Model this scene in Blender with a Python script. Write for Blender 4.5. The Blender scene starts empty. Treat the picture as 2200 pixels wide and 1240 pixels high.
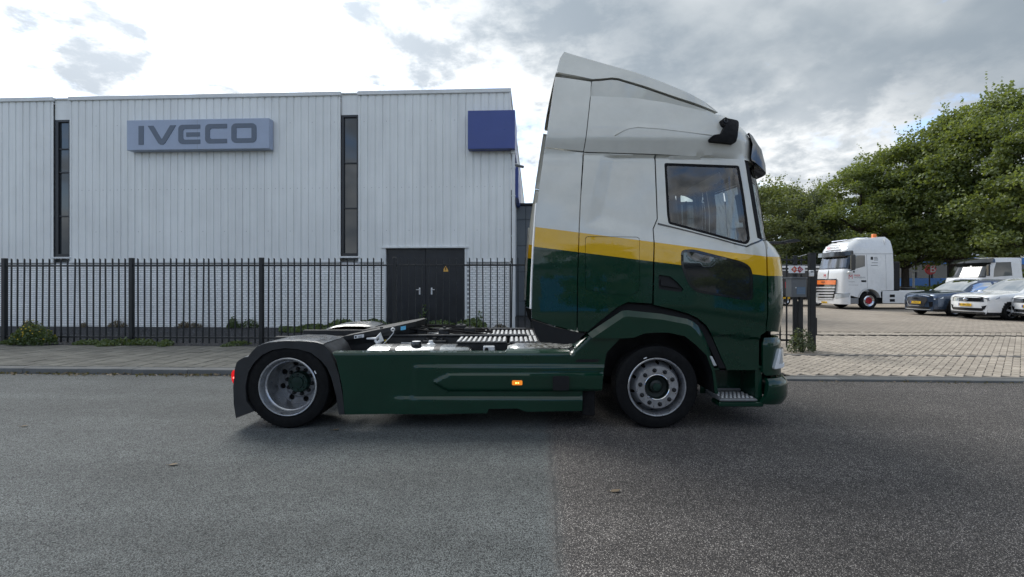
import bpy, math, random
from mathutils import Vector, Matrix
from mathutils.geometry import delaunay_2d_cdt

R = math.radians
scene = bpy.context.scene
COL = scene.collection
random.seed(7)

# ------------------------------------------------------------------ camera
H = 1.62                      # eye height above the road
F = 1000.0                    # focal length in photo pixels (photo is 2200 wide)
HOR = 605.0                   # horizon row in the photo
cam_data = bpy.data.cameras.new('camera')
cam_data.sensor_width = 36.0
cam_data.lens = 36.0 * F / 2200.0
cam_data.shift_y = -(620.0 - HOR) / 2200.0
cam_data.clip_start = 0.05
cam_data.clip_end = 3000.0
cam = bpy.data.objects.new('camera', cam_data)
cam.location = (0, 0, H)
cam.rotation_euler = (R(90), 0, 0)
COL.objects.link(cam)
scene.camera = cam

# ------------------------------------------------------------------ light
SUN_DIR = Vector((-0.42, 0.62, 0.82)).normalized()      # towards the sun: behind the building, left
SUN_EL = math.asin(SUN_DIR.z)
SUN_AZ = math.atan2(SUN_DIR.x, SUN_DIR.y)               # clockwise from +Y
sun_data = bpy.data.lights.new('sun', 'SUN')
sun_data.energy = 1.1
sun_data.angle = R(32)
sun_data.color = (1.0, 0.965, 0.90)
sun = bpy.data.objects.new('sun', sun_data)
sun.rotation_euler = (-SUN_DIR).to_track_quat('-Z', 'Y').to_euler()
COL.objects.link(sun)

scene.view_settings.view_transform = 'Standard'
scene.view_settings.look = 'None'
scene.view_settings.exposure = 1.38
scene.view_settings.gamma = 1.0
scene.view_settings.use_curve_mapping = False

world = bpy.data.worlds.new('World')
scene.world = world
world.use_nodes = True


class NT:
    """small helper to write node trees"""
    def __init__(self, tree):
        self.t = tree
        self.n = tree.nodes
        self.l = tree.links

    def node(self, typ, **kw):
        n = self.n.new(typ)
        for k, v in kw.items():
            setattr(n, k, v)
        return n

    def put(self, sock, val):
        if isinstance(val, bpy.types.NodeSocket):
            self.l.new(val, sock)
        elif val is not None:
            if sock.type == 'RGBA' and len(val) == 3:
                val = (*val, 1.0)
            sock.default_value = val

    def math(self, op, a, b=None, c=None, clamp=False):
        n = self.node('ShaderNodeMath', operation=op, use_clamp=clamp)
        self.put(n.inputs[0], a)
        if b is not None:
            self.put(n.inputs[1], b)
        if c is not None:
            self.put(n.inputs[2], c)
        return n.outputs[0]

    def vmath(self, op, a, b=None, scale=None):
        n = self.node('ShaderNodeVectorMath', operation=op)
        self.put(n.inputs[0], a)
        if b is not None:
            self.put(n.inputs[1], b)
        if scale is not None:
            self.put(n.inputs['Scale'], scale)
        return n.outputs['Value'] if op in ('DOT_PRODUCT', 'LENGTH') else n.outputs[0]

    def mix(self, fac, a, b, mode='MIX'):
        n = self.node('ShaderNodeMix', data_type='RGBA', blend_type=mode)
        n.clamp_factor = True
        self.put(n.inputs['Factor'], fac)
        self.put(n.inputs['A'], a) if False else self.put(n.inputs[6], a)
        self.put(n.inputs[7], b)
        return n.outputs[2]

    def ramp(self, val, lo, hi, a=0.0, b=1.0, smooth=True):
        n = self.node('ShaderNodeMapRange', interpolation_type='SMOOTHSTEP' if smooth else 'LINEAR')
        self.put(n.inputs[0], val)
        n.inputs[1].default_value = lo
        n.inputs[2].default_value = hi
        n.inputs[3].default_value = a
        n.inputs[4].default_value = b
        return n.outputs[0]

    def noise(self, vec, scale, detail=4.0, rough=0.55, dist=0.0):
        n = self.node('ShaderNodeTexNoise')
        self.put(n.inputs['Vector'], vec)
        n.inputs['Scale'].default_value = scale
        n.inputs['Detail'].default_value = detail
        n.inputs['Roughness'].default_value = rough
        n.inputs['Distortion'].default_value = dist
        return n.outputs[0]

    def voronoi(self, vec, scale, feature='F1'):
        n = self.node('ShaderNodeTexVoronoi', feature=feature)
        self.put(n.inputs['Vector'], vec)
        n.inputs['Scale'].default_value = scale
        return n

    def sep(self, vec):
        n = self.node('ShaderNodeSeparateXYZ')
        self.put(n.inputs[0], vec)
        return n.outputs

    def comb(self, x, y, z):
        n = self.node('ShaderNodeCombineXYZ')
        for i, v in enumerate((x, y, z)):
            self.put(n.inputs[i], v)
        return n.outputs[0]


HX, HY = 13.75, 1.7


def build_world():
    nt = NT(world.node_tree)
    nt.n.clear()
    out = nt.node('ShaderNodeOutputWorld')
    bg = nt.node('ShaderNodeBackground')
    sky = nt.node('ShaderNodeTexSky', sky_type='NISHITA', sun_disc=False)
    sky.sun_elevation = SUN_EL
    sky.sun_rotation = SUN_AZ
    sky.air_density = 1.0
    sky.dust_density = 1.6
    sky.altitude = 0
    d = nt.vmath('NORMALIZE', nt.node('ShaderNodeTexCoord').outputs['Generated'])
    x, y, z = nt.sep(d)
    den = nt.math('ADD', nt.math('MAXIMUM', z, 0.0), 0.42)
    p = nt.comb(nt.math('DIVIDE', x, den), nt.math('DIVIDE', y, den), 0.0)
    den2 = nt.math('ADD', nt.math('MAXIMUM', z, 0.0), 0.85)
    pr = nt.comb(nt.math('DIVIDE', x, den2), nt.math('DIVIDE', y, den2), nt.math('MULTIPLY', z, 1.3))   # rounder, for heaped cloud
    big = nt.noise(nt.vmath('ADD', p, (3.1, 7.7, 0)), 0.75, 3.0, 0.5)
    n1 = nt.noise(nt.vmath('ADD', pr, (11.3, 2.4, 1.0)), 6.5, 10.0, 0.60, 0.15)
    n2 = nt.noise(nt.vmath('ADD', pr, (1.3, 9.4, 4.0)), 15.0, 8.0, 0.60, 0.2)
    soft = nt.noise(nt.vmath('ADD', p, (5.0, 3.0, 9.0)), 2.2, 5.0, 0.5, 0.2)
    heavy = nt.ramp(nt.noise(nt.vmath('ADD', p, (HX, HY, 2.0)), 0.55, 2.0, 0.5), 0.46, 0.63)
    dens = nt.math('ADD', nt.math('ADD', nt.math('MULTIPLY', n1, 0.75), nt.math('MULTIPLY', big, 0.40)), nt.math('MULTIPLY', heavy, 0.16))
    cover = nt.ramp(dens, 0.52, 0.635)
    thick = nt.ramp(nt.math('ADD', nt.math('MULTIPLY', n1, 0.62), nt.math('MULTIPLY', n2, 0.38)), 0.40, 0.58)
    sd = nt.math('MAXIMUM', nt.vmath('DOT_PRODUCT', d, tuple(SUN_DIR)), 0.0)
    glow = nt.math('POWER', sd, 16.0)
    glow2 = nt.math('POWER', sd, 2.0)
    # cloud: bright thin edges, greyer thick cores, slate where a heavy bank lies, all brighter towards the sun
    core = nt.mix(thick, (0.94, 0.94, 0.93), (0.33, 0.365, 0.405))
    bank = nt.mix(nt.ramp(soft, 0.36, 0.62), (0.40, 0.43, 0.45), (0.20, 0.238, 0.275))
    core = nt.mix(nt.math('MULTIPLY', heavy, 0.92), core, bank)
    lit = nt.math('ADD', nt.math('MULTIPLY', glow, 0.85), nt.math('ADD', nt.math('MULTIPLY', glow2, 0.14), 0.60))
    cloud = nt.mix(1.0, core, nt.comb(lit, lit, lit), 'MULTIPLY')
    blue = nt.mix(1.0, sky.outputs[0], (0.095, 0.10, 0.108), 'MULTIPLY')
    haze = nt.math('MULTIPLY', glow, 0.9)
    blue = nt.mix(1.0, blue, nt.comb(haze, haze, haze), 'ADD')
    col = nt.mix(cover, blue, cloud)
    nt.put(bg.inputs[0], nt.mix(1.0, col, (10.0, 10.0, 10.0), 'MULTIPLY'))
    bg.inputs[1].default_value = 0.1
    nt.l.new(bg.outputs[0], out.inputs[0])


build_world()

# ------------------------------------------------------------------ mesh helpers


class MB:
    def __init__(self):
        self.v = []
        self.f = []

    def quad_strip(self, a, b, closed=False):
        """two equal rows of points joined by quads"""
        n = len(a)
        o = len(self.v)
        self.v += [tuple(p) for p in a] + [tuple(p) for p in b]
        for i in range(n if closed else n - 1):
            j = (i + 1) % n
            self.f.append((o + i, o + j, o + n + j, o + n + i))
        return self

    def grid(self, rows, closed=False, flip=False):
        o = len(self.v)
        n = len(rows[0])
        for r in rows:
            self.v += [tuple(p) for p in r]
        for k in range(len(rows) - 1):
            for i in range(n if closed else n - 1):
                j = (i + 1) % n
                q = (o + k * n + i, o + k * n + j, o + (k + 1) * n + j, o + (k + 1) * n + i)
                self.f.append(q[::-1] if flip else q)
        return self

    def poly(self, pts, flip=False):
        o = len(self.v)
        self.v += [tuple(p) for p in pts]
        idx = list(range(o, o + len(pts)))
        self.f.append(tuple(idx[::-1] if flip else idx))
        return self

    def box(self, x0, x1, y0, y1, z0, z1, b=0.0):
        if x0 > x1: x0, x1 = x1, x0
        if y0 > y1: y0, y1 = y1, y0
        if z0 > z1: z0, z1 = z1, z0
        o = len(self.v)
        if b <= 0:
            self.v += [(x, y, z) for x in (x0, x1) for y in (y0, y1) for z in (z0, z1)]
            for f in ((0, 1, 3, 2), (4, 6, 7, 5), (0, 4, 5, 1), (2, 3, 7, 6), (0, 2, 6, 4), (1, 5, 7, 3)):
                self.f.append(tuple(o + i for i in f))
            return self
        b = min(b, (x1 - x0) * .45, (y1 - y0) * .45, (z1 - z0) * .45)
        c = {}
        for ix, X in enumerate((x0, x1)):
            for iy, Y in enumerate((y0, y1)):
                for iz, Z in enumerate((z0, z1)):
                    sx, sy, sz = (1 - 2 * ix) * b, (1 - 2 * iy) * b, (1 - 2 * iz) * b
                    c[ix, iy, iz] = len(self.v)
                    self.v += [(X, Y + sy, Z + sz), (X + sx, Y, Z + sz), (X + sx, Y + sy, Z)]
        cx, cy, cz = (x0 + x1) / 2, (y0 + y1) / 2, (z0 + z1) / 2

        def add(ids):
            p = [Vector(self.v[i]) for i in ids]
            nrm = (p[1] - p[0]).cross(p[2] - p[0])
            m = sum(p, Vector()) / len(p) - Vector((cx, cy, cz))
            self.f.append(tuple(ids if nrm.dot(m) > 0 else ids[::-1]))
        for k in (0, 1):
            add([c[k, 0, 0], c[k, 1, 0], c[k, 1, 1], c[k, 0, 1]])
            add([c[0, k, 0] + 1, c[1, k, 0] + 1, c[1, k, 1] + 1, c[0, k, 1] + 1])
            add([c[0, 0, k] + 2, c[1, 0, k] + 2, c[1, 1, k] + 2, c[0, 1, k] + 2])
        for a in (0, 1):
            for d in (0, 1):
                add([c[a, d, 0], c[a, d, 1], c[a, d, 1] + 1, c[a, d, 0] + 1])
                add([c[a, 0, d], c[a, 1, d], c[a, 1, d] + 2, c[a, 0, d] + 2])
                add([c[0, a, d] + 1, c[1, a, d] + 1, c[1, a, d] + 2, c[0, a, d] + 2])
        for k in c.values():
            add([k, k + 1, k + 2])
        return self

    def cyl(self, p0, p1, r0, r1=None, n=12, caps=True):
        r1 = r0 if r1 is None else r1
        p0, p1 = Vector(p0), Vector(p1)
        d = (p1 - p0).normalized()
        a = d.orthogonal().normalized()
        b = d.cross(a)
        ring = lambda p, r: [p + (a * math.cos(t) + b * math.sin(t)) * r for t in (2 * math.pi * i / n for i in range(n))]
        A, B = ring(p0, r0), ring(p1, r1)
        self.quad_strip(A, B, True)
        if caps:
            self.poly(A, True)
            self.poly(B)
        return self

    def tube(self, pts, r, n=8, caps=True):
        pts = [Vector(p) for p in pts]
        rr = r if isinstance(r, (list, tuple)) else [r] * len(pts)
        rings = []
        a = None
        for i, p in enumerate(pts):
            d = (pts[min(i + 1, len(pts) - 1)] - pts[max(i - 1, 0)]).normalized()
            a = d.orthogonal().normalized() if a is None else (a - d * a.dot(d)).normalized()
            b = d.cross(a)
            rings.append([p + (a * math.cos(t) + b * math.sin(t)) * rr[i] for t in (2 * math.pi * k / n for k in range(n))])
        self.grid(rings, True)
        if caps:
            self.poly(rings[0], True)
            self.poly(rings[-1])
        return self

    def lathe(self, prof, c, n=48, ax='y', cap=False):
        """profile [(radius, offset along axis)] around an axis through c"""
        rows = []
        for r, h in prof:
            row = []
            for i in range(n):
                t = 2 * math.pi * i / n
                if ax == 'y':
                    row.append((c[0] + r * math.cos(t), c[1] + h, c[2] + r * math.sin(t)))
                elif ax == 'x':
                    row.append((c[0] + h, c[1] + r * math.cos(t), c[2] + r * math.sin(t)))
                else:
                    row.append((c[0] + r * math.cos(t), c[1] + r * math.sin(t), c[2] + h))
            rows.append(row)
        self.grid(rows, True)
        if cap:
            self.poly(rows[0])
            self.poly(rows[-1], True)
        return self

    def prism(self, pts, fn, d0, d1):
        """outline pts (2-D) at depth d0 and d1 through fn(a, b, d)"""
        A = [fn(a, b, d0) for a, b in pts]
        B = [fn(a, b, d1) for a, b in pts]
        self.poly(A)
        self.poly(B, True)
        self.quad_strip(B, A, True)
        return self

    def join(self, o):
        k = len(self.v)
        self.v += o.v
        self.f += [tuple(i + k for i in f) for f in o.f]
        return self

    def moved(self, off):
        m = MB()
        m.v = [(a + off[0], b + off[1], c + off[2]) for a, b, c in self.v]
        m.f = list(self.f)
        return m

    def mirrored(self, yc):
        m = MB()
        m.v = [(a, 2 * yc - b, c) for a, b, c in self.v]
        m.f = [f[::-1] for f in self.f]
        return m


def pin(pt, poly):
    x, y = pt
    c = False
    n = len(poly)
    j = n - 1
    for i in range(n):
        xi, yi = poly[i]
        xj, yj = poly[j]
        if (yi > y) != (yj > y) and x < (xj - xi) * (y - yi) / (yj - yi) + xi:
            c = not c
        j = i
    return c


def resample(poly, step, closed=True):
    out = []
    n = len(poly)
    for i in range(n if closed else n - 1):
        a, b = poly[i], poly[(i + 1) % n]
        L = math.hypot(b[0] - a[0], b[1] - a[1])
        k = max(1, int(round(L / step)))
        for t in range(k):
            out.append((a[0] + (b[0] - a[0]) * t / k, a[1] + (b[1] - a[1]) * t / k))
    if not closed:
        out.append(tuple(poly[-1]))
    return out


def round_poly(poly, r, n=4):
    """round the corners of a closed polygon"""
    out = []
    k = len(poly)
    for i in range(k):
        p0, p, p1 = Vector(poly[i - 1]), Vector(poly[i]), Vector(poly[(i + 1) % k])
        a, b = p0 - p, p1 - p
        d = min(r, a.length * .45, b.length * .45)
        A, B = p + a.normalized() * d, p + b.normalized() * d
        for t in range(n + 1):
            s = t / n
            q = A * (1 - s) ** 2 + p * 2 * s * (1 - s) + B * s ** 2
            out.append((q.x, q.y))
    return out


def panel(outline, fn, step=0.05, holes=(), depth=0.02, flip=False, rim=True):
    """skin over a 2-D outline: fn(a, b, inward) -> 3-D point; rim turned inward by depth"""
    m = MB()
    loops = [resample(outline, step)] + [resample(h, step) for h in holes]
    pts, edges = [], []
    for lp in loops:
        o = len(pts)
        pts += [Vector(p) for p in lp]
        edges += [(o + i, o + (i + 1) % len(lp)) for i in range(len(lp))]
    xs = [p[0] for p in outline]
    ys = [p[1] for p in outline]
    bnd = [tuple(p) for lp in loops for p in lp]
    cell = {}
    for q in bnd:
        cell.setdefault((int(q[0] // step), int(q[1] // step)), []).append(q)
    ny = max(1, int((max(ys) - min(ys)) / step))
    nx = max(1, int((max(xs) - min(xs)) / step))
    for j in range(ny + 1):
        for i in range(nx + 1):
            q = (min(xs) + (i + (0.5 if j % 2 else 0.0)) * step, min(ys) + (j + .3) * step)
            if not pin(q, loops[0]) or any(pin(q, h) for h in loops[1:]):
                continue
            ci, cj = int(q[0] // step), int(q[1] // step)
            if any((q[0] - w[0]) ** 2 + (q[1] - w[1]) ** 2 < (0.55 * step) ** 2
                   for a in (-1, 0, 1) for b in (-1, 0, 1) for w in cell.get((ci + a, cj + b), ())):
                continue
            pts.append(Vector(q))
    V, _, Fc, *_ = delaunay_2d_cdt(pts, edges, [], 0, 1e-6)
    faces = []
    for f in Fc:
        cx = sum(V[i][0] for i in f) / len(f)
        cy = sum(V[i][1] for i in f) / len(f)
        if pin((cx, cy), loops[0]) and not any(pin((cx, cy), h) for h in loops[1:]):
            a, b, c = V[f[0]], V[f[1]], V[f[2]]
            area = (b[0] - a[0]) * (c[1] - a[1]) - (b[1] - a[1]) * (c[0] - a[0])
            if abs(area) < 1e-10:
                continue
            faces.append(tuple(f) if area > 0 else tuple(f[::-1]))
    m.v = [tuple(fn(p[0], p[1], 0.0)) for p in V]
    m.f = list(faces)
    if rim:
        de = set()
        for f in faces:
            for i in range(len(f)):
                de.add((f[i], f[(i + 1) % len(f)]))
        back = {}
        for a, b in list(de):
            if (b, a) not in de:
                for q in (a, b):
                    if q not in back:
                        back[q] = len(m.v)
                        m.v.append(tuple(fn(V[q][0], V[q][1], depth)))
                m.f.append((b, a, back[a], back[b]))
    if flip:
        m.f = [f[::-1] for f in m.f]
    return m


ORG = {}          # thing name -> origin its meshes are measured from


def mesh_of(name, mb, off=(0, 0, 0), sharp=35):
    me = bpy.data.meshes.new(name)
    ox, oy, oz = off
    me.from_pydata([(a - ox, b - oy, c - oz) for a, b, c in mb.v], [], mb.f)
    me.polygons.foreach_set('use_smooth', [True] * len(me.polygons))
    if sharp is not None:
        me.set_sharp_from_angle(angle=R(sharp))
    me.update()
    return me


def tag(o, label=None, cat=None, group=None, kind=None):
    if label: o['label'] = label
    if cat: o['category'] = cat
    if group: o['group'] = group
    if kind: o['kind'] = kind
    return o


TH = R(2.7)       # the street runs 2.7 degrees off the picture plane
CT, ST = math.cos(TH), math.sin(TH)


def street(u, v, z=0.0):
    return (u * CT + v * ST, -u * ST + v * CT, z)


def thing(name, label, cat, org=(0, 0, 0), yaw=0.0, group=None, on_street=False):
    """an Empty at the thing's base; org is where its meshes are measured from"""
    o = bpy.data.objects.new(name, None)
    o.empty_display_size = 0.2
    COL.objects.link(o)
    if on_street:
        o.location = street(*org)
        o.rotation_euler = (0, 0, -TH)
    else:
        o.location = org
        o.rotation_euler = (0, 0, yaw)
    ORG[o.name] = org
    return tag(o, label, cat, group)


def part(name, mb, mat, parent, sharp=35, label=None, kind=None, local=False):
    """one mesh under a thing (or under one of its parts)"""
    root = parent
    while root.parent:
        root = root.parent
    off = (0, 0, 0) if local else ORG.get(root.name, (0, 0, 0))
    me = mesh_of(name, mb, off, sharp)
    me.materials.append(mat)
    o = bpy.data.objects.new(name, me)
    COL.objects.link(o)
    o.parent = parent
    if label: o['label'] = label
    if kind: o['kind'] = kind
    return o


def solo(name, mb, mat, label=None, cat=None, org=None, group=None, kind=None, on_street=False, yaw=0.0, sharp=35):
    """a thing (or a piece of the setting) that is one mesh"""
    org = org or (0, 0, 0)
    me = mesh_of(name, mb, org, sharp)
    if mat is not None:
        me.materials.append(mat)
    o = bpy.data.objects.new(name, me)
    COL.objects.link(o)
    if on_street:
        o.location = street(*org)
        o.rotation_euler = (0, 0, -TH)
    else:
        o.location = org
        o.rotation_euler = (0, 0, yaw)
    ORG[o.name] = org
    return tag(o, label, cat, group, kind)


def piece(name, me, parent, loc, rot=(0, 0, 0), scale=None):
    """one of many alike pieces sharing mesh data; loc is in the parent's frame"""
    o = bpy.data.objects.new(name, me)
    COL.objects.link(o)
    o.parent = parent
    o.location = loc
    o.rotation_euler = rot
    if scale:
        o.scale = scale
    return o


def copy_tree(o, parent=None):
    c = o.copy()
    COL.objects.link(c)
    c.parent = parent
    if o.name in ORG:
        ORG[c.name] = ORG[o.name]
    for ch in list(o.children):
        copy_tree(ch, c)
    return c


def text_mb(body, size, fn, depth=0.003, align='CENTER', squeeze=1.0):
    """lettering as real geometry: fn(a, b, out) places it"""
    cu = bpy.data.curves.new('lettering', 'FONT')
    cu.body = body
    cu.size = size
    cu.align_x = align
    cu.align_y = 'CENTER'
    cu.resolution_u = 3
    ob = bpy.data.objects.new('lettering', cu)
    COL.objects.link(ob)
    dg = bpy.context.evaluated_depsgraph_get()
    me = ob.evaluated_get(dg).to_mesh()
    m = MB()
    m.v = [tuple(fn(v.co.x * squeeze, v.co.y, depth)) for v in me.vertices]
    m.f = [tuple(p.vertices) for p in me.polygons]
    ob.evaluated_get(dg).to_mesh_clear()
    bpy.data.objects.remove(ob)
    bpy.data.curves.remove(cu)
    return m


def lerp_tab(tab, t):
    if t <= tab[0][0]:
        return tab[0][1]
    for (a, va), (b, vb) in zip(tab, tab[1:]):
        if t <= b:
            return va + (vb - va) * (t - a) / (b - a)
    return tab[-1][1]


def smooth(a, b, t):
    t = max(0.0, min(1.0, (t - a) / (b - a)))
    return t * t * (3 - 2 * t)


def SP(px, v):
    """u on the street plane v = const seen in photo column px, and the distance there"""
    dx = (px - 1100.0) / F
    t = v / (dx * ST + CT)
    return t * (dx * CT - ST), t


def SPz(px, py, v):
    u, t = SP(px, v)
    return u, H - (py - HOR) / F * t


def FP(px, py, Y):
    """point seen at px, py on the plane at distance Y"""
    return (px - 1100.0) / F * Y, H - (py - HOR) / F * Y


# ------------------------------------------------------------------ materials
MATS = {}


def principled(name, color, rough=0.5, metal=0.0, coat=0.0, spec=0.5, bump=None, var=None, emit=None, coat_rough=0.05):
    """bump = (scale, strength[, distance]); var = (scale, amount)"""
    m = bpy.data.materials.new(name)
    m.use_nodes = True
    nt = NT(m.node_tree)
    b = nt.n['Principled BSDF']
    b.inputs['Roughness'].default_value = rough
    b.inputs['Metallic'].default_value = metal
    b.inputs['Coat Weight'].default_value = coat
    b.inputs['Coat Roughness'].default_value = coat_rough
    b.inputs['Coat IOR'].default_value = 1.5
    b.inputs['Specular IOR Level'].default_value = spec
    c = (*color, 1.0)
    b.inputs['Base Color'].default_value = c
    tc = nt.node('ShaderNodeTexCoord').outputs['Object']
    if var:
        nz = nt.noise(tc, var[0], 6.0, 0.6)
        f = nt.ramp(nz, 0.3, 0.7, 1.0 - var[1], 1.0 + var[1])
        nt.put(b.inputs['Base Color'], nt.mix(1.0, c, nt.comb(f, f, f), 'MULTIPLY'))
        r2 = nt.ramp(nt.noise(tc, var[0] * 2.3, 5.0, 0.6), 0.3, 0.7, max(0.02, rough - 0.08), min(1.0, rough + 0.1))
        nt.put(b.inputs['Roughness'], r2)
    if bump:
        bn = nt.node('ShaderNodeBump')
        bn.inputs['Strength'].default_value = bump[1]
        bn.inputs['Distance'].default_value = bump[2] if len(bump) > 2 else 0.01
        nt.put(bn.inputs['Height'], nt.noise(tc, bump[0], 5.0, 0.6))
        nt.put(b.inputs['Normal'], bn.outputs[0])
    if emit:
        b.inputs['Emission Color'].default_value = (*emit[0], 1.0)
        b.inputs['Emission Strength'].default_value = emit[1]
    MATS[name] = m
    return m


def glass_mat(name, tint, tint_mix=0.0, rough=0.0):
    """thin pane: reflects by angle, lets tinted light through"""
    m = bpy.data.materials.new(name)
    m.use_nodes = True
    nt = NT(m.node_tree)
    nt.n.clear()
    out = nt.node('ShaderNodeOutputMaterial')
    tr = nt.node('ShaderNodeBsdfTransparent')
    tr.inputs[0].default_value = (*tint, 1)
    gl = nt.node('ShaderNodeBsdfGlossy')
    gl.inputs['Roughness'].default_value = rough
    fr = nt.node('ShaderNodeFresnel')
    fr.inputs[0].default_value = 1.55
    mx = nt.node('ShaderNodeMixShader')
    nt.put(mx.inputs[0], nt.math('MULTIPLY_ADD', fr.outputs[0], 1.0, tint_mix, clamp=True))
    nt.l.new(tr.outputs[0], mx.inputs[1])
    nt.l.new(gl.outputs[0], mx.inputs[2])
    nt.l.new(mx.outputs[0], out.inputs[0])
    MATS[name] = m
    return m


P_ = principled
P_('black_plastic', (0.012, 0.0127, 0.014), 0.55, spec=0.3, bump=(220, 0.15, 0.002), var=(3, 0.15))
P_('fender_plastic', (0.022, 0.023, 0.025), 0.4, bump=(300, 0.12, 0.002), var=(4, 0.18))
P_('gloss_black', (0.012, 0.013, 0.015), 0.12, coat=0.5)
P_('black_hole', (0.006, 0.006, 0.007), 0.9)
P_('rubber', (0.008, 0.008, 0.009), 0.78, spec=0.3, bump=(90, 0.2, 0.002), var=(12, 0.2))
P_('tyre', (0.005, 0.0052, 0.0058), 0.75, spec=0.25, bump=(60, 0.2, 0.002), var=(9, 0.25))
P_('chassis_black', (0.02, 0.021, 0.023), 0.45, var=(6, 0.3), bump=(40, 0.1, 0.003))
P_('dark_steel', (0.05, 0.052, 0.056), 0.4, 0.6, var=(6, 0.3))
P_('rim_silver', (0.55, 0.56, 0.58), 0.33, 0.85, var=(14, 0.12))
P_('disc_grey', (0.20, 0.205, 0.215), 0.42, 0.5, var=(14, 0.15))
P_('polished_alu', (0.42, 0.435, 0.445), 0.3, 1.0, var=(10, 0.1), bump=(18, 0.12, 0.01))
P_('brushed_alu', (0.72, 0.73, 0.74), 0.42, 0.7, var=(9, 0.1))
P_('chrome', (0.75, 0.76, 0.78), 0.08, 1.0)
P_('hub_green', (0.004, 0.026, 0.018), 0.4, var=(10, 0.3))
P_('hub_dark', (0.002, 0.008, 0.006), 0.45, var=(10, 0.3))
P_('step_grey', (0.16, 0.165, 0.17), 0.5, var=(20, 0.15), bump=(150, 0.2, 0.002))
P_('white_plastic', (0.74, 0.75, 0.75), 0.4, var=(8, 0.08))
P_('cab_trim', (0.05, 0.05, 0.052), 0.7, bump=(120, 0.2, 0.002))
P_('cab_cloth', (0.09, 0.088, 0.085), 0.9, bump=(200, 0.3, 0.002))
P_('headliner', (0.22, 0.22, 0.21), 0.9)
P_('red_lens', (0.45, 0.008, 0.012), 0.12, coat=0.6, emit=((0.9, 0.01, 0.015), 0.25))
P_('red_lamp_core', (0.8, 0.05, 0.05), 0.2, emit=((1.0, 0.12, 0.10), 2.0))
P_('orange_lens', (0.75, 0.20, 0.02), 0.15, coat=0.6, emit=((1.0, 0.28, 0.02), 0.25))
P_('orange_lamp_core', (0.9, 0.5, 0.1), 0.2, emit=((1.0, 0.55, 0.12), 2.5))
P_('lamp_glass', (0.62, 0.66, 0.68), 0.12, 0.35, coat=0.8)
P_('label_white', (0.78, 0.79, 0.8), 0.5)
P_('label_blue', (0.12, 0.46, 0.72), 0.5)
P_('ink_black', (0.015, 0.015, 0.017), 0.6)
P_('ink_grey', (0.2, 0.21, 0.22), 0.6)
glass_mat('side_glass', (0.62, 0.67, 0.68), 0.05)
glass_mat('screen_glass', (0.80, 0.88, 0.85), 0.03)
P_('dark_glass', (0.012, 0.014, 0.016), 0.03, spec=0.9, coat=0.4)

# ------------------------------------------------------------------ ground materials


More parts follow.
